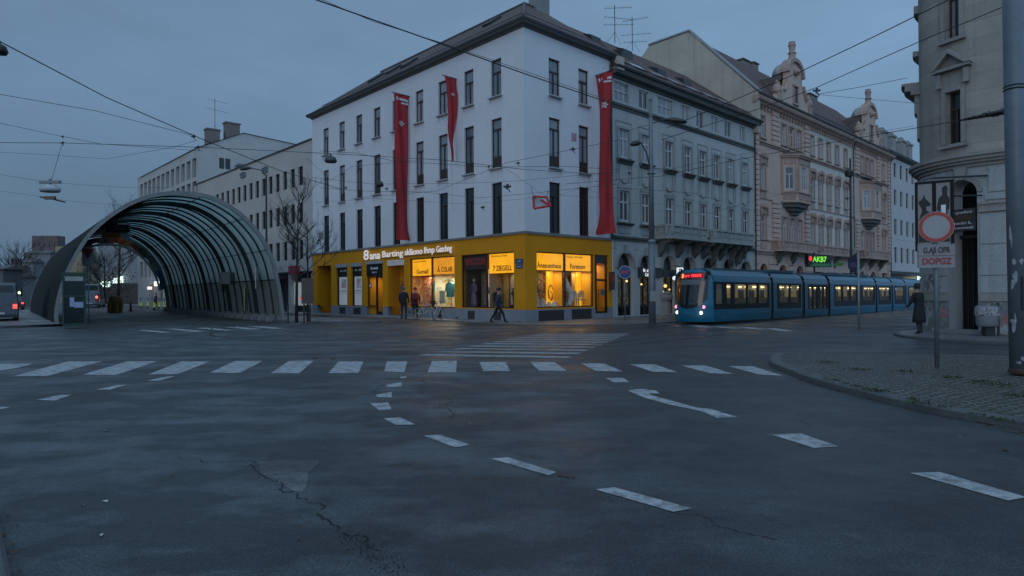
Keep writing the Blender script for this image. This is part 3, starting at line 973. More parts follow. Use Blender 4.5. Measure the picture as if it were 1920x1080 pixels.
# ---- yellow shop floor
sh_L = [(-24.11, -21.75, .0, 3.85), (-20.95, -19.2, .68, 3.87), (-18.61, -17.05, .68, 3.87), (-16.33, -14.2, .12, 3.92), (-13.55, -11.53, .12, 3.9),
        (-10.89, -6.1, .70, 3.88), (-5.44, -.86, .74, 3.87)]
sh_R = [(.90, 5.78, .76, 3.86), (5.88, 7.17, .34, 3.86)]
s = M(LQ); s.wall(-LL, 0, .68, ZB - .06, [h if h[2] >= .68 else (h[0], h[1], .68, h[3]) for h in sh_L], depth=.3)
s.xf = None; s.wall(0, LR, .68, ZB - .06, [(a, b, .68 if c < .68 else c, d) for a, b, c, d in sh_R], depth=.3)
shop = s.build('shop_front', yellow_wall, wb)
s = M(LQ); s.wall(-LL, .02, -.1, .68, [(h[0], h[1], h[2] if h[2] > 0 else 0., .68) for h in sh_L if h[2] < .5], y=-.025, depth=.3)
s.xf = None; s.wall(-.02, LR, -.1, .68, [(5.88, 7.17, .34, .68)], y=-.026, depth=.3)
pl_ = s.build('plinth', plinth_m, wb)
# basement vents and dark panels in the plinth
s = M(LQ)
for t, wd in ((19.9, .9), (17.7, 1.0), (7.6, .55), (4.5, .62), (2.2, .6)):
    s.box(-t - wd / 2, -t + wd / 2, -.04, -.02, .08, .56)
s.xf = None
s.box(1.0, 3.05, -.04, -.02, .02, .62); s.box(3.75, 5.5, -.04, -.02, .02, .62)
s.build('basement_grille', paint('rusty_grille', (.045, .04, .04), .7, .2, .4, 8), pl_)

# ---- lit display boxes
glow_y = glow('lit_yellow_panel', (1.0, .43, .012), 1.1, .25, 1.6)
inner_y = paint('yellow_interior', (.75, .40, .03), .7, 0, .12, 1.5)
inner_dark = paint('dim_interior', (.09, .075, .06), .8)
inner_cream = paint('cream_interior', (.62, .56, .42), .7)
brown_frame2 = paint('shop_frame', (.03, .02, .014), .4)
ink = paint('dark_red_ink', (.06, .012, .005), .6)
white_ink = paint('white_letter', (.8, .8, .82), .4)
def display(x0, x1, z0, z1, T, wall_m, floor_m, depth=1.6, wall2=None, y0=.3):
    s = M(T)
    s.poly([(x0, y0 + depth, z0), (x1, y0 + depth, z0), (x1, y0 + depth, z1), (x0, y0 + depth, z1)], 0)
    for x in (x0, x1): s.poly([(x, y0, z0), (x, y0 + depth, z0), (x, y0 + depth, z1), (x, y0, z1)], 0 if x == x0 or not wall2 else 2)
    s.poly([(x0, y0, z0), (x1, y0, z0), (x1, y0 + depth, z0), (x0, y0 + depth, z0)], 1)
    s.poly([(x0, y0, z1), (x1, y0, z1), (x1, y0 + depth, z1), (x0, y0 + depth, z1)], 0)
    return s.build('display_box', [wall_m, floor_m] + ([wall2] if wall2 else []), wb)
def glaze(x0, x1, z0, z1, T, mull=(), trans=(), y=.12, fw=.06):
    s = M(T)
    s.box(x0, x0 + fw, y - .04, y + .05, z0, z1); s.box(x1 - fw, x1, y - .04, y + .05, z0, z1)
    s.box(x0 + fw, x1 - fw, y - .04, y + .05, z1 - fw, z1); s.box(x0 + fw, x1 - fw, y - .04, y + .05, z0, z0 + fw)
    for m in mull: s.box(m - fw * .8, m + fw * .8, y - .035, y + .06, z0 + fw, z1 - fw)
    for a, b, z in trans: s.box(a, b, y - .03, y + .045, z - .02, z + .02)
    f = s.build('display_window', brown_frame2, wb)
    p = M(T); p.poly([(x0 + .01, y + .01, z0 + .01), (x1 - .01, y + .01, z0 + .01), (x1 - .01, y + .01, z1 - .01), (x0 + .01, y + .01, z1 - .01)])
    p.build('pane', display_glass, f)
    return f
def spot_light(x, y, z, T, power, col=(1, .72, .3), size=.8, name='display_lamp'):
    l = bpy.data.lights.new(name, 'AREA'); l.shape = 'RECTANGLE'; l.size = size; l.size_y = .3; l.energy = power; l.color = col
    o = bpy.data.objects.new(name, l); COL.objects.link(o); o.parent = wb
    o.location = (T @ Vector((x, y, z))) if T is not None else (x, y, z)
    return o
LZ = -pi / 2
def glow_header(x0, x1, z0, z1, T, txt, sub, size, y=.2, m=None, shear=0., tw=None):
    s = M(T); s.box(x0, x1, y, y + .08, z0, z1)
    hd = s.build('lit_header', m or glow_y, wb)
    R3 = (pi / 2, 0, LZ if T is not None else 0)
    def at(x, z):
        v = Vector((x, y - .012, z)); return (T @ v) if T is not None else v
    if txt: lettering(txt, size * .78, ink, hd, at((x0 + x1) / 2, z0 + size * .5), R3, width=(tw * .9 if tw else None), shear=shear, bold=.006)
    if sub: lettering(sub, .15, ink, hd, at(x0 + (x1 - x0) * .38, z1 - .14), R3, width=(x1 - x0) * .6)
    return hd

# windows of the side street, from the far end to the corner
# 1: porch with a doorway
s = M(LQ)
x0, x1, z0, z1 = sh_L[0]
s.poly([(x0, 1.3, 0), (x1, 1.3, 0), (x1, 1.3, z1), (x0, 1.3, z1)]); s.poly([(x0, .28, 0), (x0, 1.3, 0), (x0, 1.3, z1), (x0, .28, z1)]); s.poly([(x1, .28, 0), (x1, 1.3, 0), (x1, 1.3, z1), (x1, .28, z1)])
s.poly([(x0, .28, z1), (x1, .28, z1), (x1, 1.3, z1), (x0, 1.3, z1)])
s.build('porch', yellow_wall, wb)
s = M(LQ); s.box(x0 + 1.15, x0 + 1.22, .9, 1.25, .06, 3.5); s.box(x0 + 1.25, x1 - .1, 1.1, 1.25, .06, 3.0); s.build('porch_door', paint('brown_door', (.05, .03, .018), .5), wb)
# 2, 3: poster cases
for k in (1, 2):
    x0, x1, z0, z1 = sh_L[k]
    s = M(LQ); s.box(x0 + .02, x1 - .02, .12, .28, z0, z1 - .3)
    case = s.build('poster_case', paint('black_case', (.015, .016, .018), .4), wb)
    s = M(LQ); s.box(x0, x1, -.06, .2, z1 - .26, z1); s.build('blind_box', paint('pale_blind_box', (.32, .34, .37), .5), case)
    s = M(LQ); s.box(x0 + .38, x1 - .06, .08, .118, z0 + .06, z1 - 1.0)
    ps = s.build('poster', glow('lit_poster', (.36, .42, .5), .42, .15, 1.), case)
    s = M(LQ); s.box(x0 + .7, x1 - .25, .07, .079, z1 - 1.85, z1 - 1.15); s.build('poster_picture', spots('dancer_print', (.3, .32, .36), [(.5, .08, .1), (.1, .11, .13), (.35, .37, .4)], 4, .15), case)
    s = M(LQ); s.box(x0 + .5, x1 - .2, .07, .079, z0 + 1.1, z0 + 1.16); s.box(x0 + .5, x1 - .2, .07, .079, z0 + .95, z0 + .98); s.build('poster_print', metal_grey, case)
    lettering('al. alk', .26, white_ink, case, LQ @ Vector(((x0 + x1) / 2 + .1, .1, z1 - .5)), (pi / 2, 0, LZ), width=1.0)
# 4: shop door under a black fascia
x0, x1, z0, z1 = sh_L[3]
s = M(LQ); s.box(x0, x1, -.02, .2, z1 - 1.05, z1 - .22); fas = s.build('door_fascia', paint('black_fascia', (.012, .011, .011), .4), wb)
s = M(LQ); s.box(x0, x1, -.08, .2, z1 - .21, z1); s.build('blind_box', MATS['pale_blind_box'], fas)
lettering('Domnich', .26, white_ink, fas, LQ @ Vector(((x0 + x1) / 2, -.035, z1 - .52)), (pi / 2, 0, LZ), width=1.0, bold=.006)
lettering('BAR 10', .16, white_ink, fas, LQ @ Vector(((x0 + x1) / 2, -.035, z1 - .82)), (pi / 2, 0, LZ), width=.6)
display(x0, x1, .12, 2.88, LQ, inner_y, inner_dark, 1.4, inner_dark)
glaze(x0, x1 - 1.0, .72, 2.86, LQ, y=.14)
s = M(LQ); dx0 = x1 - 1.02
s.box(dx0, dx0 + .1, .1, .2, .12, 2.86); s.box(x1 - .08, x1, .1, .2, .12, 2.86); s.box(dx0 + .1, x1 - .08, .1, .2, .12, .32); s.box(dx0 + .1, x1 - .08, .1, .2, 2.74, 2.86); s.tube([(dx0 + .2, .05, .9), (dx0 + .2, .05, 1.5)], .02, 6)
dr = s.build('door', brown_frame2, wb)
s = M(LQ); s.poly([(dx0 + .1, .15, .32), (x1 - .08, .15, .32), (x1 - .08, .15, 2.74), (dx0 + .1, .15, 2.74)]); s.build('pane', display_glass, dr)
s = M(LQ); s.box(x0 + .02, x1 - 1.04, .13, .28, .12, .7); s.build('door_panel', yellow_wall, dr)
s = M(LQ); s.box(dx0 + .35, x1 - .12, .8, .9, .3, 2.5); s.build('goods_rack', spots('rack_goods', (.05, .03, .03), [(.3, .08, .08), (.1, .06, .05), (.4, .2, .15)], 5), wb)
spot_light((x0 + x1) / 2 - .4, .9, 2.8, LQ, 9, (1, .66, .2))
# 5: recess with a price light on top
x0, x1, z0, z1 = sh_L[4]
s = M(LQ); s.poly([(x0, 1.0, 0), (x1, 1.0, 0), (x1, 1.0, z1), (x0, 1.0, z1)]); s.poly([(x0, .28, .1), (x0, 1.0, .1), (x0, 1.0, z1), (x0, .28, z1)]); s.poly([(x1, .28, .1), (x1, 1.0, .1), (x1, 1.0, z1), (x1, .28, z1)])
s.poly([(x0, .28, z1), (x1, .28, z1), (x1, 1.0, z1), (x0, 1.0, z1)])
s.build('recess', paint('orange_recess', (.55, .22, .01), .6, 0, .1), wb)
s = M(LQ); s.box(x0, x1, -.05, .22, z1 - .38, z1 - .02); hd = s.build('blind_box', glow('pale_lit_box', (.42, .47, .52), .32, .2, 1), wb)
lettering('v  /\\', .22, metal_grey, hd, LQ @ Vector(((x0 + x1) / 2 - .2, -.06, z1 - .2)), (pi / 2, 0, LZ))
def round_sign(T, x, y, z, r, c1, c2):
    s = M(T); s.disc((x, y, z), r, 'y', .03); o = s.build('round_sticker', paint('sticker_white', (.45, .42, .42), .5), wb)
    s = M(T); s.disc((x, y - .012, z), r * .98, 'y', .01, r_in=r * .62); s.build('sticker_ring', c1, o)
    s = M(T); s.disc((x + .03, y - .013, z - .12 * r), r * .5, 'y', .01); s.build('sticker_dot', c2, o)
red_m = paint('faded_red', (.38, .05, .045), .5)
teal_m = paint('dark_teal', (.02, .07, .08), .5)
round_sign(LQ, x0 + .5, .93, 1.95, .32, teal_m, teal_m); round_sign(LQ, x0 + .55, .92, 2.25, .22, red_m, red_m)
round_sign(LQ, sh_L[3][0] + .3, .1, 2.2, .2, red_m, white_ink)
# 6: the two big lit windows with goods
x0, x1, z0, z1 = sh_L[5]; xm = (x0 + x1) / 2 - .03
glaze(x0, x1, z0, z1, LQ, (xm,), ((x0 + .06, xm - .05, 2.72), (xm + .05, x1 - .06, 2.76)))
display(x0, xm - .02, z0, z1, LQ, spots('warm_goods', (.5, .25, .04), [(.6, .3, .04), (.35, .06, .03), (.1, .15, .35), (.6, .4, .1), (.5, .45, .35)], 3.2), inner_cream, 1.5)
display(xm + .02, x1, z0, z1, LQ, spots('bright_goods', (.7, .62, .45), [(.75, .7, .55), (.1, .3, .3), (.75, .68, .5), (.55, .2, .1), (.3, .4, .12), (.7, .65, .6)], 2.6), inner_cream, 2.2, inner_y)
glow_header(x0 + .07, xm - .06, 2.75, z1 - .07, LQ, 'Gumall', 'Karten & Brief', .5, tw=1.45)
glow_header(xm + .06, x1 - .07, 2.79, z1 - .07, LQ, '\u00c4. COLAR', None, .55, tw=1.7, m=glow('lit_amber_panel', (1., .38, .02), .85, .3, 2.))
spot_light(x0 + 1.1, .75, 2.7, LQ, 22, (1, .7, .35)); spot_light(xm + 1.2, 1.3, 2.7, LQ, 95, (1, .88, .6), 1.6)
s = M(LQ); s.box(xm + .5, xm + .62, .22, .27, 3.68, 3.74); s.box(xm + 1.0, xm + 1.14, .22, .27, 3.7, 3.76); s.build('header_lamp', glow('lamp_white', (1, .9, .7), 6), wb)
# 7: dim window with red blind, then window with lit header
x0, x1, z0, z1 = sh_L[6]; xm = -3.23
glaze(x0, x1, z0, z1, LQ, (xm,), ((x0 + .06, xm - .05, 3.0),))
display(x0, xm - .02, z0, z1, LQ, inner_dark, inner_dark, 1.5)
display(xm + .02, x1, z0, z1, LQ, paint('dim_beige_interior', (.32, .27, .19), .8), inner_dark, 1.6)
s = M(LQ); s.box(x0 + .08, xm - .07, .2, .27, 3.02, 3.8); hd = s.build('window_header', paint('brown_header', (.05, .022, .018), .5), wb)
s = M(LQ); s.box(x0 + .18, xm - .2, .16, .198, 3.25, 3.66); s.build('red_blind', paint('dark_red_blind', (.24, .03, .03), .6), hd)
lettering('KOLOR', .22, paint('dull_red_letter', (.1, .012, .012), .6), hd, LQ @ Vector(((x0 + xm) / 2 + .2, .15, 3.44)), (pi / 2, 0, LZ))
glow_header(xm + .1, x1 - .03, 2.72, z1 - .04, LQ, '7 ZIEGELL', 'Modehaus Fritz', .52, tw=1.75)
spot_light(xm + 1.2, .9, 2.66, LQ, 5, (1, .75, .45))
spot_light(x0 + 1.7, 1.0, 3.0, LQ, 3, (1, .8, .6), .4)
s = M(LQ)
s.box(xm + .2, xm + .62, 1.2, 1.3, .78, 2.7, 0); s.box(xm + .75, xm + 1.75, 1.25, 1.35, .9, 2.65, 1); s.box(xm + 1.8, x1 - .05, .9, 1.0, 1.3, 2.6, 2); s.box(xm + 1.8, x1 - .05, .92, 1.02, .78, 1.3, 3)
s.build('backdrop_panel', [paint('ochre_panel', (.4, .28, .09), .7), paint('pale_panel', (.36, .35, .31), .7), paint('blue_panel', (.16, .2, .33), .7), paint('peach_panel', (.42, .28, .18), .7)], wb)
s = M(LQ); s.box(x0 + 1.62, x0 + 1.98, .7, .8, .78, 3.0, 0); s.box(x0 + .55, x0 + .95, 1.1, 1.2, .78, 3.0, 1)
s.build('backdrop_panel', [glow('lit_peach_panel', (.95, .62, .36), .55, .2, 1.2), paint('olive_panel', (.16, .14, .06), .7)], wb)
# windows round the corner on the tram street
x0, x1, z0, z1 = sh_R[0]; xm = 3.31
glaze(x0, x1, z0, z1, None, (xm,), ((x0 + .06, xm - .05, 2.82), (xm + .05, x1 - .06, 2.82)))
display(x0, xm - .03, z0, z1, None, spots('corner_goods', (.035, .02, .016), [(.05, .03, .02), (.4, .3, .18), (.35, .1, .03), (.06, .03, .02), (.5, .45, .36)], 4.5), inner_cream, .95, inner_y)
display(xm + .03, x1, z0, z1, None, MATS['corner_goods'], inner_cream, .95, inner_y)
glow_header(x0 + .07, xm - .06, 2.86, z1 - .06, None, '\u00c4nescenthaus', None, .5, tw=2.15)
glow_header(xm + .06, x1 - .07, 2.86, z1 - .06, None, 'Forenum', 'Feine Wolle', .5, tw=1.5)
spot_light(2.7, .7, 2.8, None, 14, (1, .72, .32), .5); spot_light(5.2, .7, 2.8, None, 15, (1, .74, .36), .5)
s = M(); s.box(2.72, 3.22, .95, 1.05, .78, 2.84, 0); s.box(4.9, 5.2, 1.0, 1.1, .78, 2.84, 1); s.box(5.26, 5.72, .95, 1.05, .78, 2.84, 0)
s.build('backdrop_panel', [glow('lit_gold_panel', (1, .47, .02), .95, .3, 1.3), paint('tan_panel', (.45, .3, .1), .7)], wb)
s = M()
for k in range(7):
    a = k * .9
    s.tube([(2.97 + .2 * cos(a + j * .5) * (1 - j * .05), .93, 1.75 + .34 * sin(a + j * .5) * (1 - j * .04) - .06 * k) for j in range(6)], .025, 5)
s.build('panel_ornament', paint('rust_ornament', (.45, .12, .02), .6), wb)
# door at the end
x0, x1, z0, z1 = sh_R[1]
s = M(); s.box(x0, x0 + .22, .1, .24, z0, z1); s.box(x1 - .08, x1, .1, .24, z0, z1); s.box(x0 + .22, x1 - .08, .1, .24, z1 - .5, z1); s.box(x0 + .22, x0 + .3, .1, .2, z0, z1 - .5); s.box(x0 + .3, x1 - .08, .1, .22, z0, z0 + .1); s.box(x0 + .3, x1 - .08, .1, .22, 2.28, 2.4); s.tube([(x0 + .38, .04, 1.2), (x0 + .38, .04, 1.8)], .02, 6)
dr = s.build('door', brown_frame2, wb)
s = M(); s.poly([(x0 + .3, .15, z0 + .1), (x1 - .08, .15, z0 + .1), (x1 - .08, .15, 3.36), (x0 + .3, .15, 3.36)]); s.build('pane', display_glass, dr)
s = M(); s.disc((x0 + .85, .1, 1.6), .2, 'y', .03, 24); s.build('door_sticker', metal_grey, dr)
display(x0 + .2, x1, z0, z1 - .4, None, inner_y, inner_dark, 1.3)
spot_light(6.6, .9, 3.3, None, 9, (1, .65, .25))
s = M(); s.box(x0 - .05, x1 + .05, -.32, .02, .0, .16); s.box(x0, x1, -.06, .3, .16, .34); s.build('door_step', plinth_m, wb)
s = M(LQ); s.box(-24.3, -21.6, -.3, .25, .0, .07); s.box(-16.4, -14.1, -.3, .3, 0, .12); s.box(-13.6, -11.5, -.3, .95, 0, .12); s.build('door_step', plinth_m, wb)
# raised shop name, blue street plates
halo = glow('white_shop_letters', (.93, .96, 1.), .5)
nm = M(LQ); nm.box(-16.4, -6.3, -.075, -.03, 4.06, 4.11); nb = nm.build('shop_sign', paint('sign_rail', (.2, .1, .01), .6), wb)
for ln, sz, xa, xb, z, bd in (('8', 1.0, -16.55, -15.85, 4.34, .008), ('ana', .8, -15.7, -14.32, 4.28, .008), ('Barting', .62, -14.05, -11.5, 4.3, .003), ('skl\u00e4ono', .58, -11.25, -9.25, 4.31, .003), ('lhnp', .58, -9.05, -7.95, 4.33, .003), ('Gaschng', .56, -7.75, -6.2, 4.33, .003)):
    lettering(ln, sz, halo, nb, LQ @ Vector(((xa + xb) / 2, -.13, z)), (pi / 2, 0, LZ), width=xb - xa, ext=.014, bold=bd)
pb = paint('blue_enamel', (.03, .07, .2), .35)
s = M(LQ); s.box(-.72, -.12, -.03, 0, 3.18, 3.44); s.box(-.66, -.16, -.03, 0, 2.92, 3.14); st = s.build('street_plate', pb, wb)
lettering('a 21', .16, white_ink, st, LQ @ Vector((-.42, -.035, 3.31)), (pi / 2, 0, LZ)); lettering('aura te', .11, white_ink, st, LQ @ Vector((-.41, -.035, 3.03)), (pi / 2, 0, LZ))
s = M(); s.box(3.85, 4.25, -.03, 0, 10.4, 10.85); s.build('wall_plate', paint('pink_plate', (.38, .24, .27), .5), wb)
s = M(); s.box(7.22, 7.52, -.22, -.002, 1.75, 2.85); ab = s.build('wall_cabinet', paint('dark_cabinet', (.06, .03, .035), .5), wb)
s = M(); s.prism([(7.26, 2.2), (7.48, 2.4), (7.3, 2.7)], .02, 'y', -.245); s.build('cabinet_mark', paint('signal_red', (.5, .03, .03), .4), ab)

# ---- goods and figures in the windows (each its own thing)
def mannequin(cm, skin, T, x, y, z, h=1.55, label='', coat=True):
    k = h / 1.6
    o = thing('mannequin', label, 'mannequin')
    o.matrix_world = MR @ (T if T is not None else Matrix.Identity(4)) @ Matrix.Translation((x, y, z))
    s = M(); s.lathe([(.02, .0), (.24, .0), (.25, .3), (.19, .75), (.14, .98), (.18, 1.15), (.2, 1.28), (.1, 1.37), (.04, 1.4)] if coat else [(.1, 0), (.13, .4), (.17, .75), (.14, .98), (.18, 1.15), (.2, 1.28), (.1, 1.37), (.04, 1.4)], n=14, sy=.65)
    for q in (-1, 1): s.tube([(.19 * q, 0, 1.27), (.26 * q, -.03, 1.0), (.23 * q, -.12, .75)], .05, 8, .03)
    d = s.build('dress', cm, o, True)
    s = M(); s.lathe([(.02, 1.38), (.05, 1.39), (.045, 1.44), (.075, 1.48), (.085, 1.54), (.07, 1.6), (.02, 1.63)], n=12, sy=1.1)
    s.build('head', skin, o, True)
    o.scale = (k, k, k)
    return o
skin_m = paint('mannequin_skin', (.4, .28, .2), .5)
flower = spots('flowered_cloth', (.05, .04, .06), [(.35, .3, .33), (.25, .06, .12), (.12, .12, .2)], 9)
mannequin(flower, skin_m, LQ, -5.1, .7, .74, 1.7, 'mannequin in a dark flowered dress at the left of the window with the red blind')
mannequin(spots('pink_cloth', (.08, .04, .05), [(.5, .1, .2), (.4, .35, .36), (.1, .08, .1)], 7), skin_m, LQ, -3.98, .75, .74, 1.62, 'mannequin in pink and grey clothes beside the lit peach panel')
mannequin(paint('red_dress', (.3, .05, .05), .7), skin_m, LQ, -22.2, .95, .02, 1.6, 'mannequin in a dull red dress in the far yellow porch')
mannequin(spots('beige_print', (.35, .27, .2), [(.5, .45, .38), (.3, .1, .08)], 6), skin_m, LQ, -12.1, .75, .12, 2.0, 'tall mannequin in beige printed cloth in the orange recess')
def goods(name, label, cat, T, mats, fn, group=None):
    o = thing(name, label, cat); o.matrix_world = MR @ (T if T is not None else Matrix.Identity(4))
    for nm, mt, f in fn:
        s = M(); f(s); s.build(nm, mt, o)
    return o
rugp = spots('glowing_rug_pattern', (.3, .06, .02), [(.55, .3, .15), (.2, .03, .02), (.6, .5, .4), (.35, .12, .03)], 5, .12)  # faint glow added to the red cloth pattern
goods('hanging_rug', 'red patterned rug hanging behind the first big lit shop window', 'rug', LQ, None, [('pile', rugp, lambda s: s.box(-10.55, -9.35, .9, .94, .8, 2.66)), ('fringe', inner_cream, lambda s: s.box(-10.55, -9.35, .91, .93, .74, .8))])
goods('cushion_stack', 'stack of coloured cushions at the right edge of the first lit window', 'cushions', LQ, None, [('cushion', paint('turquoise_cloth', (.03, .4, .36), .8), lambda s: s.box(-9.2, -8.72, .6, .9, 1.75, 2.3)), ('cushion', paint('lemon_cloth', (.7, .55, .03), .8), lambda s: s.box(-9.2, -8.72, .6, .9, .95, 1.7)), ('cushion', rugp, lambda s: s.box(-9.9, -9.0, .5, .8, .74, .92))])
def coat_shape(s, x, z, w, h, y=.8):
    s.prism([(x - .08, z), (x + .08, z), (x + w * .5, z - .12), (x + w * .62, z - h * .62), (x + w * .45, z - h * .62), (x + w * .38, z - .35), (x + w * .42, z - h), (x - w * .42, z - h), (x - w * .38, z - .35), (x - w * .45, z - h * .62), (x - w * .62, z - h * .62), (x - w * .5, z - .12)], .12, 'y', y)
    s.tube([(x, y + .06, z), (x, y + .06, z + .14)], .012, 5)
goods('hanging_jacket', 'teal jacket on a hanger in the bright cream shop window', 'jacket', LQ, None, [('jacket', paint('teal_cloth', (.03, .16, .2), .8), lambda s: coat_shape(s, -7.65, 2.3, .75, .95))])
goods('hanging_jacket', 'olive jacket hanging between the teal jacket and the pale blue shirt', 'jacket', LQ, None, [('jacket', paint('olive_cloth', (.12, .15, .05), .8), lambda s: coat_shape(s, -7.15, 2.32, .6, .9, 1.0))])
goods('hanging_shirt', 'pale blue shirt on a hanger in the bright cream shop window', 'shirt', LQ, None, [('shirt', paint('pale_blue_cloth', (.4, .42, .6), .8), lambda s: coat_shape(s, -6.72, 2.4, .5, .8, .75))])
goods('clothes_rail', 'steel rail with pale clothes at the back of the bright cream window', 'clothes rail', LQ, None, [('rail', metal_grey, lambda s: s.tube([(-8.3, 1.5, .75), (-8.3, 1.5, 2.6), (-6.3, 1.5, 2.6), (-6.3, 1.5, .75)], .02, 6)), ('clothes', spots('pale_clothes', (.6, .55, .45), [(.3, .4, .2), (.65, .6, .5), (.45, .35, .2), (.7, .68, .6)], 3.5), lambda s: [s.box(-8.2 + .13 * i, -8.12 + .13 * i, 1.3, 1.7, 1.6 - .3 * ((i * 7) % 3) / 3, 2.55) for i in range(14)])])
goods('window_poster', 'yellow and cream poster standing low in the bright window above the bicycles', 'poster', LQ, None, [('card', spots('yellow_card', (.55, .42, .15), [(.6, .5, .25), (.2, .35, .4)], 3), lambda s: s.box(-8.15, -7.6, .4, .43, .95, 1.75))])
def pot_plant(s, x, y, z, w, h, n, seed):
    r = random.Random(seed)
    for i in range(n):
        a = r.uniform(0, 6.3); q = Vector((x + cos(a) * w * r.uniform(.1, 1), y + sin(a) * w * .6 * r.random(), z + h * r.uniform(.05, 1)))
        l = r.uniform(.08, .16); d = Vector((r.uniform(-1, 1), r.uniform(-1, 1), r.uniform(-.3, 1))).normalized() * l; e_ = Vector((-d.z, .3 * d.x, d.x)) * .35
        s.poly([q - d, q + e_, q + d, q - e_])
leafm = paint('dark_leaves', (.02, .03, .012), .6, 0, .4, 6)
for i, (x, hh, lb) in enumerate(((-2.95, .55, 'dark leafy pot plant behind the glass left of the walking man'), (-1.35, .75, 'dark leafy pot plant in the window left of the blue panel'), (-6.45, .8, 'dark pot plant at the right end of the bright cream window'))):
    goods('pot_plant', lb, 'plant', LQ, None, [('leaves', leafm, lambda s, x=x, hh=hh, i=i: pot_plant(s, x, .6, 1.1, .3, hh, 160, i)), ('pot', paint('clay_pot', (.12, .06, .04), .8), lambda s, x=x: s.lathe([(.12, 0), (.17, .36), (.19, .38)], (x, .6, .75), 14))], 'pot plants in the shop windows')
cream_cloth = paint('ivory_cloth', (.55, .5, .42), .9, 0, .3, 5, .4)
def drape(s, cx, cy, z, w, h, seed):
    r = random.Random(seed); prof = []
    for j in range(9):
        t = j / 8
        ring = []
        for i in range(18):
            a = 2 * pi * i / 18
            rr = w * (1.05 - .75 * t ** 1.3) * (1 + .16 * sin(5 * a + seed + 2 * t) + .08 * r.uniform(-1, 1))
            ring.append((cx + rr * cos(a), cy + rr * sin(a) * .7, z + h * t))
        prof.append(ring)
    v = [p for q in prof for p in q]
    f = [[j * 18 + i, j * 18 + (i + 1) % 18, (j + 1) * 18 + (i + 1) % 18, (j + 1) * 18 + i] for j in range(8) for i in range(18)] + [[8 * 18 + i for i in range(18)]]
    s.add(v, f)
for x, wd, hh, lb in ((1.35, .34, .95, 'draped ivory cloth at the left edge of the first corner window'), (2.0, .26, .5, 'low heap of ivory cloth in the first corner window'), (2.5, .2, .3, 'small white bundle beside the lit gold panel'), (2.95, .26, .34, 'ivory bundle at the foot of the lit gold panel'), (3.75, .22, .6, 'dark cream cloth heap at the left of the second corner window')):
    goods('draped_cloth', lb, 'cloth', None, None, [('folds', cream_cloth, lambda s, x=x, wd=wd, hh=hh: drape(s, x, .6, .78, wd, hh, int(x * 10)))], 'cloth heaps in the corner windows')
goods('flower_arrangement', 'dried flowers with orange blooms in the first corner window', 'flowers', None, None, [('blooms', spots('dried_blooms', (.12, .06, .04), [(.5, .18, .05), (.5, .42, .34), (.25, .12, .08)], 8), lambda s: pot_plant(s, 1.75, .9, 1.2, .55, .75, 220, 9))])
goods('draped_gown', 'white gown on a tall stand in the second corner window', 'gown', None, None, [('gown', paint('white_gown', (.68, .64, .62), .8, 0, .25, 4, .4), lambda s: [drape(s, 3.95, .6, 1.75, .2, .7, 3), s.tube([(3.85, .6, 2.3), (4.0, .52, 1.9), (4.2, .48, 1.5), (4.25, .5, 1.1), (4.1, .5, .85)], [.16, .2, .14, .17, .1], 10)]), ('sash', red_m, lambda s: s.box(3.98, 4.2, .36, .4, 1.95, 2.08))])
def chair(s, x, y, z):
    s.tube([(x - .22, y, z), (x - .24, y, z + .75), (x - .12, y, z + .92), (x + .12, y, z + .92), (x + .24, y, z + .75), (x + .22, y, z)], .05, 8)
    s.box(x - .2, x + .2, y - .02, y + .03, z + .5, z + .84)
goods('white_chair', 'white rounded chair in front of the gold panel in the second corner window', 'chair', None, None, [('backrest', cream_cloth, lambda s: chair(s, 4.75, .7, .78)), ('seat', cream_cloth, lambda s: s.box(4.55, 4.95, .45, .8, 1.14, 1.22))])
goods('white_chair', 'pale yellow lit chair at the right edge of the second corner window', 'chair', None, None, [('backrest', paint('pale_yellow_seat', (.6, .5, .25), .7), lambda s: chair(s, 5.4, .7, .78)), ('seat', paint('pale_yellow_seat', (.6, .5, .25), .7), lambda s: s.box(5.2, 5.6, .45, .8, 1.14, 1.22))])

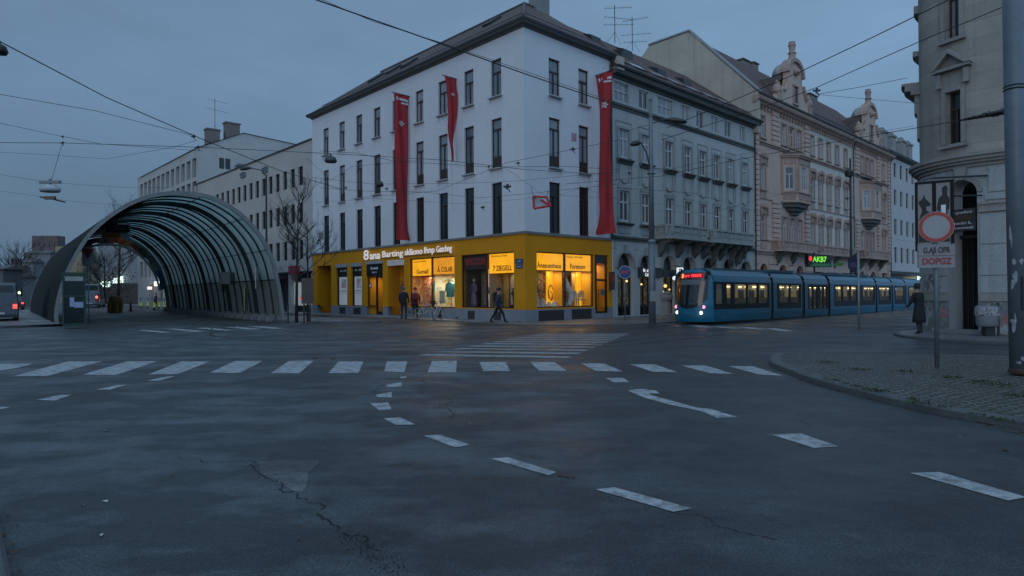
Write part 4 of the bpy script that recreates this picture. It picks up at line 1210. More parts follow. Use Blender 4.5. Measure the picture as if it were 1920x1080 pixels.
# ---- red banners hung square to the wall
banner_m = None
def banner_mat():
    m, nt_, N_, L_, B_ = nodes('red_banner_cloth')
    n_ = noise(nt_, 1.2, 4, .6, objc(nt_), (2, 2, .25))
    L_.new(mixc(nt_, ramp(nt_, n_, [(.3, 0), (.7, 1)]), (.24, .014, .02), (.40, .028, .035)), B_.inputs['Base Color'])
    B_.inputs['Roughness'].default_value = .8
    return m
banner_m = banner_mat()
def banner(label, T, x, ztop, zbot, outline, twist, emblem=True, logo=True):
    """outline: list of (t, left, right) across the pole; the cloth waves along the wall"""
    o = thing('banner', label, 'banner', group=None)
    o.matrix_world = MR @ (T if T is not None else Matrix.Identity(4)) @ Matrix.Translation((x, 0, 0))
    s = M(); n, k = 40, 8
    def at(t, c):
        for (t0, l0, r0), (t1, l1, r1) in zip(outline, outline[1:]):
            if t <= t1:
                q = (t - t0) / (t1 - t0); l, r = l0 + (l1 - l0) * q, r0 + (r1 - r0) * q; break
        y = l + (r - l) * c
        wv = twist * sin(2.3 * t * pi + 2.2 * c) * min(1, t * 5) + .07 * sin(9 * c + 5 * t)
        return Vector((wv, -y, ztop + (zbot - ztop) * t))
    v = [at(i / n, j / k) for i in range(n + 1) for j in range(k + 1)]
    f = [[i * (k + 1) + j, i * (k + 1) + j + 1, (i + 1) * (k + 1) + j + 1, (i + 1) * (k + 1) + j] for i in range(n) for j in range(k)]
    s.add(v, f); c = s.build('cloth', banner_m, o, True)
    s = M(); s.tube([(0, .02, ztop + .02), (0, -outline[0][2] - .12, ztop + .02)], .03, 8); s.build('pole', metal_dark, o)
    wm = paint('white_print', (.62, .58, .62), .7)
    sd_ = 1 if T is not None else -1
    def stick(pts, off=.03):
        for sg in (-1, 1):
            q = M(); q.poly([at(t, cc) + Vector((sg * off, 0, 0)) for t, cc in pts]); q.build('print', wm, o)
    a = (lambda c_: 1 - c_) if T is not None else (lambda c_: c_)
    if logo:
        stick([(.028, a(.08)), (.02, a(.2)), (.04, a(.26)), (.05, a(.16))])
        stick([(.026, a(.32)), (.03, a(.92)), (.046, a(.94)), (.042, a(.34))])
        stick([(.052, a(.5)), (.054, a(.92)), (.066, a(.92)), (.062, a(.5))])
    if emblem:
        for i in range(6):
            t = i * pi / 3
            cx, cz = .47, .2
            stick([(cz, a(cx)), (cz + .016 * sin(t - .35), a(cx + .2 * cos(t - .35))), (cz + .024 * sin(t), a(cx + .27 * cos(t))), (cz + .016 * sin(t + .35), a(cx + .2 * cos(t + .35)))], .05)
    return o
banner('long red banner with white star emblem, second from the corner along the side street', LQ, -10.75, 14.6, 5.08, [(0, .05, 1.28), (.06, .14, 1.2), (.12, .2, 1.18), (.5, .2, 1.12), (.85, .2, 1.14), (.93, .16, 1.16), (1, .0, 1.18)], .035)
banner('short red banner twisted to a point above the big lit windows', LQ, -5.75, 14.5, 9.45, [(0, .05, .98), (.08, .1, .85), (.25, .1, .62), (.45, .05, .55), (.6, .1, .72), (.72, .2, .75), (.86, .3, .6), (1, .42, .46)], .12, True, False)
banner('widest red banner with white lettering beside the grey facade', None, 6.05, 14.65, 5.06, [(0, .02, 1.3), (.06, .12, 1.28), (.2, .24, 1.22), (.4, .26, 1.16), (.7, .26, 1.2), (.86, .32, 1.24), (.93, .2, 1.3), (1, -.08, 1.42)], .035)
s = M()
o = thing('sun_blind_cord', 'pale cord hanging below the short twisted banner', 'cord'); o.matrix_world = MR @ LQ
s.tube([(-5.75, -.45, 9.45), (-5.77, -.4, 8.2), (-5.72, -.42, 6.9), (-5.6, -.4, 6.4)], .012, 5); s.build('cord', paint('pale_cord', (.35, .35, .36), .8), o)

# ==================================================================== GREY APARTMENT HOUSE
def row_root(name, label, t, cat='building'):
    p = MR @ Vector((t, 0, 0))
    return thing(name, label, cat, p, A_R)
gb = row_root('grey_apartment_house', 'grey stuccoed apartment house with two stone balconies and arched ground floor', 7.6)
GW = 18.82
cA = [(.31, 1.78), (2.9, 3.95), (5.04, 6.84), (7.97, 9.08), (10.0, 10.98), (12.1, 13.1), (14.1, 15.2), (16.5, 17.4)]
cB = [(.7, 1.75), (3.1, 4.05), (5.86, 6.83), (8.27, 9.2), (10.33, 11.25), (12.35, 13.27), (14.5, 15.4), (16.8, 17.75)]
arches = [(.5, 2.15, .1, 4.08, 'arch'), (2.85, 4.25, .1, 4.0, 'arch'), (5.5, 7.0, .1, 4.08, 'arch'), (7.95, 9.55, .1, 4.08, 'arch'), (10.7, 12.6, .1, 4.1, 'arch'), (13.6, 15.4, .1, 4.1, 'arch'), (16.4, 18.1, .1, 4.0, 'arch')]
s = M(); s.wall(0, GW, 5.0, 15.2, [(a, b, 13.6, 14.8) for a, b in cA] + [(a, b, 10.1, 11.9) for a, b in cB] + [(a, b, 6.1, 8.0) for a, b in cB], depth=.24)
s.poly([(GW, 0, 0), (GW, 12, 0), (GW, 12, 15), (GW, 0, 15)])
s.wall(0, GW, -.1, 5.0, arches, depth=.35)
s.build('wall', grey_wall, gb)
GA1 = window_kit('gA', 1.1, 1.2, white_frame, pane_curt, 1, 1, 0, 0, .07); GA2 = window_kit('gA2', 1.6, 1.2, white_frame, pane_curt, .55, 2, 2, 0, .06)
GB = window_kit('gB', .95, 1.8, white_frame, pane_curt, .66, 1, 1, 0, .085); GC = window_kit('gC', .95, 1.9, white_frame, window_pane('dark_room_pane', (.012, .012, .014), (.04, .035, .036), (.1, .1, .105), .3), .62, 1, 1, 0, .085)
for i, (a, b) in enumerate(cA): window(GA2 if b - a > 1.3 else GA1, gb, (a + b) / 2, 13.6, .08)
for a, b in cB:
    window(GB, gb, (a + b) / 2, 10.1, .06); window(GC, gb, (a + b) / 2, 6.1, .06)
# string courses, eaves
s = M()
s.box(0, GW + .05, -.16, 0, 13.28, 13.42); s.box(0, GW + .04, -.08, 0, 13.12, 13.28)
s.box(0, GW, -.2, 0, 5.0, 5.12); s.box(0, GW, -.1, 0, 4.86, 5.0)
s.build('string_course', dark_trim, gb)
s = M()
prof = [(0, 14.95), (-.1, 14.98), (-.1, 15.1), (-.45, 15.16), (-.5, 15.3), (-.55, 15.42)]
s.prism([(y, z) for y, z in prof] + [(0, 15.42)], GW + .5, 'x', -.05)
s.build('cornice', dark_trim, gb)
s = M(); s.prism([(-.52, 15.42), (-.66, 15.44), (-.7, 15.56), (-.6, 15.58), (-.5, 15.5)], GW + .6, 'x', -.1)
for x in (0.1,): s.tube([(GW + .3, -.6, 15.45), (GW + .05, -.14, 14.6), (GW + .05, -.14, .3)], .06, 8)
s.build('gutter', gutter_m, gb)
s = M(); s.poly([(-.1, -.62, 15.52), (GW + .3, -.62, 15.52), (GW + .3, 6.3, 20.95), (-.1, 6.3, 20.95)]); s.poly([(-.1, 6.3, 20.95), (GW + .3, 6.3, 20.95), (GW + .3, 12.6, 15.5), (-.1, 12.6, 15.5)])
s.poly([(-.1, -.62, 15.5), (-.1, 6.3, 20.95), (-.1, 12.6, 15.5)])
grf = s.build('roof', roof_red, gb)
def gz(d): return 15.52 + (d + .62) / 6.92 * 5.43
s = M()
for x, d, wd in ((1.4, 2.2, 1.0), (5.2, 3.0, 1.3), (8.3, 2.1, 1.2), (3.9, 4.7, 1.1), (7.6, 4.6, 1.1), (12.0, 2.2, 1.1)):
    s.add([(x, d, gz(d) + .02), (x + wd, d, gz(d) + .02), (x + wd, d + .1, gz(d) + .42), (x, d + .1, gz(d) + .42), (x, d + .9, gz(d + .9) + .03), (x + wd, d + .9, gz(d + .9) + .03)], [[0, 1, 2, 3], [3, 2, 5, 4], [0, 3, 4], [1, 5, 2]])
s.build('roof_hatch', metal_dark, grf)
s = M()
for i in range(7):
    x = 1.0 + i * 2.35; d = .5
    s.add([(x, d, gz(d) + .06), (x + 1.5, d, gz(d) + .06), (x + 1.5, d + .75, gz(d + .75) + .08), (x, d + .75, gz(d + .75) + .08)], [[0, 1, 2, 3]])
sg = s.build('roof_light', paint('skylight_glass', (.25, .34, .38), .12), grf)
s = M()
for k in range(3): s.tube([(.3, .1 + .1 * k, gz(.1 + .1 * k) + .14), (GW, .1 + .1 * k, gz(.1 + .1 * k) + .14)], .02, 4)
s.build('snow_guard', metal_dark, grf)
s = M(); s.box(-.05, .55, -.6, .5, 15.3, 16.1); s.build('party_wall_head', fire_wall, gb)
# window dressings
s = M()
for a, b in cB:
    for z0, z1 in ((10.1, 11.9), (6.1, 8.0)):
        s.box(a - .16, a, -.07, 0, z0, z1 + .1); s.box(b, b + .16, -.07, 0, z0, z1 + .1); s.box(a, b, -.068, 0, z1, z1 + .16)
    s.box(a - .3, a - .22, -.03, 0, 10.0, 12.4); s.box(b + .22, b + .3, -.03, 0, 10.0, 12.4); s.box(a - .22, b + .22, -.03, 0, 12.32, 12.4)
    for q in (a - .3, a - .02, b - .06, b + .22): s.box(q, q + .08, -.05, 0, 8.55, 9.8)       # fluted panels between the floors
    s.prism([(a - .2, 8.15), (b + .2, 8.15), (b + .1, 8.42), ((a + b) / 2, 8.3), (a - .1, 8.42)], .09, 'y', -.09)
    s.tube([((a + b) / 2 + .34 * cos(pi + pi * i / 8), -.06, 8.72 + .22 * sin(pi + pi * i / 8)) for i in range(9)], .045, 6)
    s.box(a - .1, b + .1, -.05, 0, 5.3, 5.85)
s.build('stucco_dressing', grey_trim, gb)
s = M()
for a, b in cB:
    s.prism([(0, 9.98), (-.3, 9.98), (-.34, 9.9), (-.2, 9.84), (-.08, 9.7), (0, 9.66)], b - a + .5, 'x', a - .25)
    if a < 5: s.prism([(0, 5.98), (-.26, 5.98), (-.3, 5.92), (-.12, 5.82), (0, 5.8)], b - a + .5, 'x', a - .25)
s.build('window_ledge', dark_trim, gb)
def balcony(x0, x1, z0, z1, out, m, par, posts):
    s = M()
    ch = .35
    pl = [(x0, 0), (x0, -out + ch), (x0 + ch, -out), (x1 - ch, -out), (x1, -out + ch), (x1, 0)]
    s.prism(pl[::-1], .16, 'z', z0)
    o = s.build('balcony', m, par)
    s = M()
    ins = [(x0 + .06, 0), (x0 + .06, -out + ch), (x0 + ch, -out + .08), (x1 - ch, -out + .08), (x1 - .06, -out + ch), (x1 - .06, 0)]
    for (a, b), (c, d) in zip(ins, ins[1:]):
        L_ = math.hypot(c - a, d - b); T = Matrix.Translation((a, b, 0)) @ Matrix.Rotation(math.atan2(d - b, c - a), 4, 'Z')
        s.xf = T; s.box(0, L_, 0, .1, z0 + .16, z0 + .3); s.box(-.05, L_ + .05, -.06, .14, z1 - .14, z1)
        s.box(.0, L_, .03, .08, z0 + .3, z1 - .14)
        n = max(1, int(L_ / 1.0))
        for i in range(n + 1):
            x = L_ * i / n; s.box(x - .1, x + .1, -.03, .12, z0 + .3, z1 - .14)
        for i in range(n):
            xa, xb = L_ * i / n + .2, L_ * (i + 1) / n - .2
            if xb - xa > .2: s.box(xa, xb, -.0, .03, z0 + .42, z1 - .26)
    s.build('parapet', m, o)
    s = M()
    for x in posts:
        s.prism([(0, z0), (-out * .85, z0), (-out * .8, z0 - .2), (-out * .5, z0 - .35), (-out * .35, z0 - .75), (-out * .15, z0 - .95), (0, z0 - 1.2)], .42, 'x', x - .21)
    s.build('bracket', dark_trim, o)
balcony(4.7, 9.9, 5.13, 6.1, 1.15, grey_trim, gb, (5.15, 7.3, 9.45))
balcony(10.2, 17.0, 5.13, 6.1, 1.15, grey_trim, gb, (10.7, 13.2, 16.4))
# scrolled console brackets beneath the second balcony
s = M()
for x in (11.9, 14.6, 15.7):
    s.prism([(0, 5.1), (-.9, 5.1), (-.95, 4.95), (-.8, 4.75), (-.6, 4.72), (-.55, 4.5), (-.4, 4.2), (-.42, 3.95), (-.3, 3.75), (-.12, 3.7), (0, 3.5)], .34, 'x', x - .17)
s.build('carved_corbel', dark_trim, gb)
s = M()
for i, (a, b, z0, z1, _) in enumerate(arches):
    r = (b - a) / 2; cx = (a + b) / 2; cz = z1 - r
    for q in ((r + .2, r + .02),):
        n = 16; o_ = [(cx - q[0] * cos(pi * k / n), cz + q[0] * sin(pi * k / n)) for k in range(n + 1)]; i_ = [(cx - q[1] * cos(pi * k / n), cz + q[1] * sin(pi * k / n)) for k in range(n + 1)]
        for k in range(n): s.prism([o_[k], o_[k + 1], i_[k + 1], i_[k]], .07, 'y', -.07)
    s.box(cx - .13, cx + .13, -.14, -.072, z1 - .05, z1 + .5)
    s.box(a - .25, a - .02, -.06, 0, cz - .12, cz); s.box(b + .02, b + .25, -.06, 0, cz - .12, cz)
s.box(2.3, 2.75, -.02, 0, 4.3, 4.36); s.box(.0, .4, -.02, 0, 4.3, 4.36)
s.build('arch_moulding', grey_trim, gb)
s = M()
shop_dim = spots('dim_shop_goods', (.02, .018, .014), [(.25, .14, .04), (.05, .045, .03), (.2, .16, .08), (.03, .03, .02)], 5, .35)
for i, (a, b, z0, z1, _) in enumerate(arches):
    s.poly([(a, .34, 3.0), (b, .34, 3.0), (b, .34, z1), (a, .34, z1)], 1)
    s.poly([(a, .35, .7), (b, .35, .7), (b, .35, 3.0), (a, .35, 3.0)], 0)
    s.poly([(a, .34, .0), (b, .34, .0), (b, .34, .7), (a, .34, .7)], 1)
s.build('shop_window', [shop_dim, pane_dark], gb)
s = M(); dgreen = paint('bottle_green_timber', (.012, .022, .02), .5)
for i, (a, b, z0, z1, _) in enumerate(arches):
    for x in (a, (a + b) / 2 - .04, b - .1): s.box(x, x + .1, .24, .33, .1, 3.0)
    s.box(a, b, .235, .335, 2.7, 3.0); s.box(a, b, .23, .33, .6, .75)
s.box(2.6, 5.2, -.12, -.03, 2.55, 3.2); s.box(5.4, 9.9, -.11, -.03, 2.6, 3.1)
s.build('shop_timber', dgreen, gb)
tx = glow('white_script', (.9, .95, 1), 1.1)
lettering('Br. elrcon', .3, tx, gb, (3.6, -.14, 3.0), width=1.1); lettering('Caf\u00e9bon', .3, tx, gb, (3.7, -.14, 2.72), width=.9)
s = M()
for x, z, r in ((1.7, 2.3, .08), (6.1, 2.0, .12), (6.3, 1.15, .14), (5.8, 1.6, .06), (6.6, 1.75, .06), (7.6, 2.1, .1), (3.3, 2.1, .07)): s.lathe([(.01, -r), (r * .8, -r * .5), (r, 0), (r * .8, r * .5), (.01, r)], (x, .2, z), 10)
s.build('shop_lamp', glow('warm_bulb', (1, .62, .2), 1.6), gb)

# ==================================================================== PINK TENEMENT
pk = row_root('pink_tenement', 'pink ornate tenement with two curved gables, oriel bays and stone balconies', 26.44)
PW = 35.0
prow = [(14.5, 16.35), (10.15, 12.35), (6.0, 8.1)]
pc = [(1.25, 2.1), (11.5, 12.35), (13.5, 14.35), (15.6, 16.45), (17.8, 18.65), (20.2, 21.05), (32.3, 33.2)]
bays = [(3.6, 11.0), (23.6, 31.2)]
gh = [(5.35, 6.3), (6.9, 7.9), (8.5, 9.45), (25.2, 26.15), (26.75, 27.75), (28.3, 29.25)]
s = M()
holes = [(a, b, z0, z1) for a, b in pc for z0, z1 in prow] + [(a, b, 14.5, 16.35) for a, b in gh] + [(a, b, 6.0, 8.1) for a, b in gh]
s.wall(0, 11.1, 4.9, 17.2, [h for h in holes if h[1] < 11.1], depth=.24, mi=0)
s.wall(11.1, 23.3, 4.9, 17.2, [h for h in holes if 11.1 < h[0] < 23.3], depth=.24, mi=1)
s.wall(23.3, PW, 4.9, 17.2, [h for h in holes if h[0] > 23.3], depth=.24, mi=0)
ph = [(1.0, 2.5, .2, 3.9, 'arch'), (4.6, 6.3, .2, 3.9, 'arch'), (8.2, 9.9, .2, 3.9, 'arch'), (12.2, 14.6, .2, 3.4), (15.6, 18.4, .2, 3.4), (19.4, 22, .2, 3.4), (24.6, 26.3, .2, 3.7, 'arch'), (28, 30, .2, 3.7, 'arch'), (32, 34, .2, 3.6)]
s.wall(0, PW, -.1, 4.9, ph, depth=.4, mi=0)
s.poly([(PW, 0, 0), (PW, 12, 0), (PW, 12, 17.5), (PW, 0, 17.5)], 0)
s.build('wall', [pink_wall, cream_wall], pk)
s = M()
for h in ph: s.poly([(h[0], .39, h[2]), (h[1], .39, h[2]), (h[1], .39, h[3]), (h[0], .39, h[3])])
s.build('shop_window', pane_dark, pk)
KP1 = window_kit('p1', .85, 1.85, white_frame, pane_curt, .66, 1, 0, 0, .08); KP2 = window_kit('p2', .85, 2.2, white_frame, pane_curt, .7, 1, 0, 0, .08); KP3 = window_kit('p3', .85, 2.1, white_frame, pane_curt, .68, 1, 0, 0, .08)
KPg = window_kit('pg', .96, 1.85, white_frame, pane_curt, .66, 1, 0, 0, .09); KPh = window_kit('ph', .96, 2.1, white_frame, pane_curt, .66, 1, 0, 0, .09)
for a, b in pc:
    for (z0, z1), k in zip(prow, (KP1, KP2, KP3)): window(k, pk, (a + b) / 2, z0, .1)
for a, b in gh:
    window(KPg, pk, (a + b) / 2, 14.5, .1); window(KPh, pk, (a + b) / 2, 6.0, .1)
# trim: belts, dentil cornice, window hoods
s = M()
def belt(z, h, out, x0=0, x1=PW): s.box(x0, x1, -out, 0, z, z + h)
belt(14.05, .14, .22); belt(13.9, .15, .1); belt(9.35, .1, .08); belt(4.9, .12, .24); belt(4.7, .2, .12); belt(5.85, .08, .1)
for a, b in pc + gh:
    for z0, z1 in prow if (a, b) in pc else (prow[0], prow[2]):
        s.box(a - .14, a, -.08, 0, z0, z1 + .12); s.box(b, b + .14, -.08, 0, z0, z1 + .12); s.box(a, b, -.078, 0, z1, z1 + .14)
        s.box(a - .2, b + .2, -.18, 0, z0 - .12, z0 - .01)
for a, b in pc:
    cx = (a + b) / 2
    for z in (12.5, 8.25):
        s.box(a - .22, b + .22, -.1, 0, z, z + .34)
        n = 8; s.prism([(cx - .62, z + .34)] + [(cx - .62 * cos(pi * k / n), z + .38 + .36 * sin(pi * k / n)) for k in range(n + 1)] + [(cx + .62, z + .34)], .26, 'y', -.26)
        s.lathe([(.02, -.2), (.13, -.1), (.15, .05), (.1, .18), (.02, .22)], (cx, -.3, z + .4), 8)
        s.box(a - .24, a - .1, -.2, -.1, z - .35, z + .3); s.box(b + .1, b + .24, -.2, -.1, z - .35, z + .3)
        s.box(a - .1, b + .1, -.07, 0, z - 3.05, z - 2.6)
for i in range(int(PW / .62)):
    x = .1 + i * .62
    s.box(x, x + .2, -.2, 0, 16.85, 17.15)
s.build('stucco_trim', pink_trim, pk)
s = M(); s.prism([(0, 17.15), (-.25, 17.15), (-.4, 17.3), (-.6, 17.38), (-.68, 17.55), (-.68, 17.68), (0, 17.7)], PW + .4, 'x', -.1)
s.build('cornice', pink_trim, pk)
s = M(); s.prism([(-.6, 17.69), (-.78, 17.7), (-.8, 17.84), (-.66, 17.86)], PW + .5, 'x', -.15); s.tube([(PW - .1, -.6, 17.6), (PW - .1, -.15, 16.8), (PW - .1, -.15, .2)], .06, 6); s.tube([(22.6, -.6, 17.6), (22.6, -.15, 16.8), (22.6, -.15, .2)], .06, 6)
s.build('gutter', gutter_m, pk)
# rusticated piers beside the bays and at the ends
s = M()
for x0, x1 in ((.02, .75), (3.3, 4.7), (10.1, 11.1), (23.3, 24.6), (30.3, 31.3), (34.2, PW - .02)):
    z = 4.95
    while z < 16.8:
        if not (9.3 < z < 14.0 and (3 < x0 < 5 or 10 < x0 < 12 or 23 < x0 < 25 or 30 < x0 < 32)): s.box(x0, x1, -.17, 0, z, z + .34)
        z += .42
for x0, x1 in ((0, PW),):
    z = .4
    while z < 4.4:
        for (a, b) in ((0, .9), (2.6, 4.4), (6.5, 8.0), (10.1, 12.1), (22.2, 24.4), (26.5, 27.8), (30.2, 31.8), (34.1, PW)): s.box(a, b, -.09, 0, z, z + .4)
        z += .5
s.build('rustication', pink_wall, pk)
# roof: steep pitch with gable-end wall
def pz(d): return 17.8 + (d + .6) / 6.6 * 6.7
s = M(); s.poly([(.35, -.7, 17.75), (PW + .1, -.7, 17.75), (PW + .1, 6, 24.5), (.35, 6, 24.5)]); s.poly([(.35, 6, 24.5), (PW + .1, 6, 24.5), (PW + .1, 10, 24.45), (.35, 10, 24.45)])
prf = s.build('roof', roof_red, pk)
s = M(); s.prism([(-.45, 14.6), (-.45, 17.9), (5.9, 24.75), (10.1, 24.7), (13.5, 21.5), (13.5, 14.6)], .34, 'x', 0.0); fw_ = s.build('firewall', fire_wall, pk)
s = M(); s.prism([(-.55, 17.9), (5.85, 24.8), (10.15, 24.76), (10.15, 24.9), (5.8, 24.95), (-.6, 18.05)], .5, 'x', -.08); s.build('coping', paint('zinc_coping', (.3, .33, .34), .5, .4), fw_)
s = M()
for x, y, hh, wd in ((11.6, 6.6, 25.3, 1.5), (13.9, 6.6, 25.5, 1.1), (28.4, 6.6, 25.3, 2.4)): s.box(x, x + wd, y, y + .7, 23.0, hh); s.box(x - .1, x + wd + .1, y - .1, y + .8, hh + .12, hh + .22); s.box(x + .1, x + .2, y, y + .7, hh, hh + .12); s.box(x + wd - .2, x + wd - .1, y, y + .7, hh, hh + .12)
s.build('chimney', plaster('chimney_render2', (.22, .21, .19), .4), prf)
s = M()
for k in range(3): s.tube([(11.6, .2 + .12 * k, pz(.2 + .12 * k) + .15), (23.2, .2 + .12 * k, pz(.2 + .12 * k) + .15)], .03, 4)
s.build('snow_guard', metal_grey, prf)
def gable(x0, x1):
    cx = (x0 + x1) / 2; hw = (x1 - x0) / 2
    out = [(-hw, 17.7), (-hw, 18.1), (-hw + .15, 18.7), (-hw + .5, 19.2), (-hw + .75, 19.3), (-1.75, 19.7), (-1.55, 20.5), (-1.55, 20.95)]
    arc = [(-1.55 * cos(pi * k / 12), 20.95 + 1.3 * sin(pi * k / 12)) for k in range(1, 12)]
    right = [(-a, b) for a, b in out[::-1]]
    pts = [(cx + a, b) for a, b in out + arc + right]
    s = M(); s.prism(pts[::-1], .45, 'y', -.4); g_ = s.build('gable', pink_wall, pk)
    s = M(); n = 14
    o_ = [(cx - 1.75 * cos(pi * k / n), 20.95 + 1.5 * sin(pi * k / n)) for k in range(n + 1)]; i_ = [(cx - 1.4 * cos(pi * k / n), 20.95 + 1.16 * sin(pi * k / n)) for k in range(n + 1)]
    for k in range(n): s.prism([o_[k], o_[k + 1], i_[k + 1], i_[k]], .85, 'y', -.62)
    for q in (-1, 1):
        s.tube([(cx + q * (1.7 + .5 * t), -.45, 20.3 - 1.0 * t ** .6) for t in (0, .3, .6, 1, 1.4)], .16, 8)
        s.lathe([(.3, 0), (.42, .15), (.4, .5), (.28, .7), (.3, .85), (.1, 1.05), (.02, 1.2)], (cx + q * (hw - .35), -.2, 18.7), 12)
        s.box(cx + q * (hw - .45) - .4, cx + q * (hw - .45) + .4, -.5, -.402, 17.85, 18.75)
    s.box(cx - .55, cx - .38, -.5, -.402, 18.4, 19.9); s.box(cx + .38, cx + .55, -.5, -.402, 18.4, 19.9); s.box(cx - .6, cx + .6, -.55, -.402, 19.9, 20.05); s.box(cx - .6, cx + .6, -.55, -.402, 18.25, 18.4)
    s.lathe([(.03, -.35), (.3, -.2), (.4, .0), (.35, .2), (.05, .35)], (cx, -.5, 21.2), 10)
    s.build('gable_moulding', pink_trim, g_)
    s = M(); s.box(cx - .38, cx + .38, -.42, -.405, 18.4, 19.9); s.build('niche', pane_dark, g_)
    s = M(); s.lathe([(.55, 22.3), (.5, 22.5), (.36, 22.6), (.34, 22.9), (.46, 23.0), (.3, 23.15), (.33, 23.5), (.42, 23.75), (.3, 23.9), (.36, 24.0), (.02, 24.05)], (cx, -.15, 0), 10, 1, .8); s.build('finial', pink_trim, g_)
    # ridged roof behind the gable
    s = M(); e = 1.75
    s.poly([(cx - 3.2, 0, 18.1), (cx - e, 0, 20.75), (cx - e, 3.2, 20.75), (cx - 3.2, .8, 18.3)]); s.poly([(cx + e, 0, 20.75), (cx + 3.2, 0, 18.1), (cx + 3.2, .8, 18.3), (cx + e, 3.2, 20.75)])
    s.poly([(cx - e, 0, 20.75), (cx, 0, 21.35), (cx, 4, 21.35), (cx - e, 4, 20.75)]); s.poly([(cx, 0, 21.35), (cx + e, 0, 20.75), (cx + e, 4, 20.75), (cx, 4, 21.35)])
    s.build('dormer_roof', roof_brown, g_)
    s = M(); s.lathe([(1.5, 20.95)] + [(1.5 * cos(t * .1), 20.95 + 1.25 * sin(t * .1)) for t in range(1, 15)] + [(.03, 22.2)], (cx, .62, 0), 18, 1, .6); s.build('gable_cap', paint('zinc_cap', (.3, .33, .34), .5, .3), g_, True)
gable(3.7, 11.0); gable(23.7, 31.0)
def oriel(x0, x1):
    cx = (x0 + x1) / 2; o_ = 1.05; c = 1.0
    pl = [(x0, 0), (x0 + c, -o_), (x1 - c, -o_), (x1, 0)]
    def seg(a, b): 
        return math.hypot(b[0] - a[0], b[1] - a[1]), Matrix.Translation((a[0], a[1], 0)) @ Matrix.Rotation(math.atan2(b[1] - a[1], b[0] - a[0]), 4, 'Z')
    s = M(); fr = []
    for a, b in zip(pl, pl[1:]):
        L_, T = seg(a, b); s.xf = T
        hs = [(L_ / 2 - .38, L_ / 2 + .38, 10.55, 12.5)] if L_ < 2 else [(L_ / 2 - .48, L_ / 2 + .48, 10.55, 12.6)]
        s.wall(0, L_, 9.5, 13.3, hs, depth=.18); fr.append((T, L_, hs[0]))
    s.xf = None; s.prism(pl[::-1], .02, 'z', 9.49)
    bb = s.build('oriel', pink_wall, pk)
    for T, L_, h in fr:
        k = window_kit('o%.2f' % (h[1] - h[0]), h[1] - h[0], h[3] - h[2], white_frame, pane_curt, .68, 1, 0, 0, .07)
        rz = math.atan2(T[1][0], T[0][0]); window(k, bb, (h[0] + h[1]) / 2, h[2], .06, T, rz)
    s = M()
    def ring(z, h_, out):
        q = [(x0 - out, 0), (x0 + c - out * .5, -o_ - out), (x1 - c + out * .5, -o_ - out), (x1 + out, 0)]
        s.prism(q[::-1], h_, 'z', z)
    ring(13.3, .16, .2); ring(13.46, .12, .32); ring(10.2, .14, .14); ring(9.36, .14, .12)
    for a, b in zip(pl, pl[1:]):
        L_, T = seg(a, b); s.xf = T; n = max(1, int(L_ / 1.1))
        for i in range(n): s.box(L_ * (i + .12) / n, L_ * (i + .88) / n, -.05, 0, 9.65, 10.1)
        s.box(.02, .2, -.06, 0, 10.35, 13.2); s.box(L_ - .2, L_ - .02, -.06, 0, 10.35, 13.2); s.box(.3, L_ - .3, -.06, 0, 12.75, 13.15)
    s.xf = None
    s.build('oriel_moulding', pink_trim, bb)
    s = M()
    for k, (z, q) in enumerate(((9.0, .9), (8.7, .62), (8.4, .35))): s.prism([(cx - (cx - x0) * q, 0), (cx - (cx - x0 - c) * q, -o_ * q), (cx + (x1 - c - cx) * q, -o_ * q), (cx + (x1 - cx) * q, 0)][::-1], .36, 'z', z)
    s.build('oriel_corbel', dark_trim, bb)
    s = M(); s.lathe([(1.0, 13.58), (.95, 13.75), (.6, 14.0), (.05, 14.1)], (cx, -.1, 0), 4, 2.2, 1.1); s.build('oriel_roof', roof_brown, bb)
oriel(5.2, 9.8); oriel(24.9, 29.6)
balcony(3.2, 11.2, 5.0, 5.95, .95, pink_trim, pk, (4.2, 7.2, 10.3)); balcony(12.4, 22.4, 5.0, 5.9, .8, pink_trim, pk, (13.2, 17.4, 21.6)); balcony(23.8, 31.6, 5.0, 5.95, 1.15, pink_trim, pk, (24.6, 27.6, 30.9))

# ==================================================================== FAR WHITE HOUSE
fh = row_root('white_apartment_block', 'plain white apartment block with even rows of small dark windows, behind the tram end', 61.6)
FW_ = 42
fcols = [1.6 + 2.45 * i for i in range(16)]; frows = [(15.4, 17.15), (12.0, 13.9), (8.4, 10.3), (4.95, 6.85)]
s = M(); s.wall(0, FW_, 3.9, 18.0, [(x, x + 1.0, a, b) for x in fcols for a, b in frows], depth=.3); s.poly([(0, 0, 16), (0, 0, 18), (0, 10, 18), (0, 10, 16)]); s.build('wall', far_wall, fh)
KF = window_kit('far', 1.0, 1.85, metal_dark, pane_dark, .7, 1, 0, 0, .06)
for x in fcols:
    for a, b in frows: window(KF, fh, x + .5, a, .16)
s = M(); s.box(0, FW_, .4, .6, -.1, 3.9); s.box(0, FW_, -.02, .4, 3.55, 3.9); s.build('ground_floor', paint('dark_shop_floor', (.04, .045, .05), .5), fh)
s = M(); s.box(6.5, 11, .2, .3, 2.75, 3.15); s.build('lit_shop_sign', glow('amber_strip', (1, .66, .25), 1.0, .4, .8), fh)
s = M(); s.box(11.4, 13.4, -.6, .1, 2.5, 3.4); s.build('lit_shop_sign', glow('greenish_white', (.72, 1, .88), 1.5), fh)
s = M(); s.prism([(0, 17.7), (-.5, 17.95), (-.6, 18.2), (0, 18.3)], FW_, 'x', 0); s.build('cornice', dark_trim, fh)
s = M(); s.poly([(0, -.6, 18.2), (FW_, -.6, 18.2), (FW_, 6, 21.8), (0, 6, 21.8)]); fr_ = s.build('roof', roof_red, fh)
s = M()
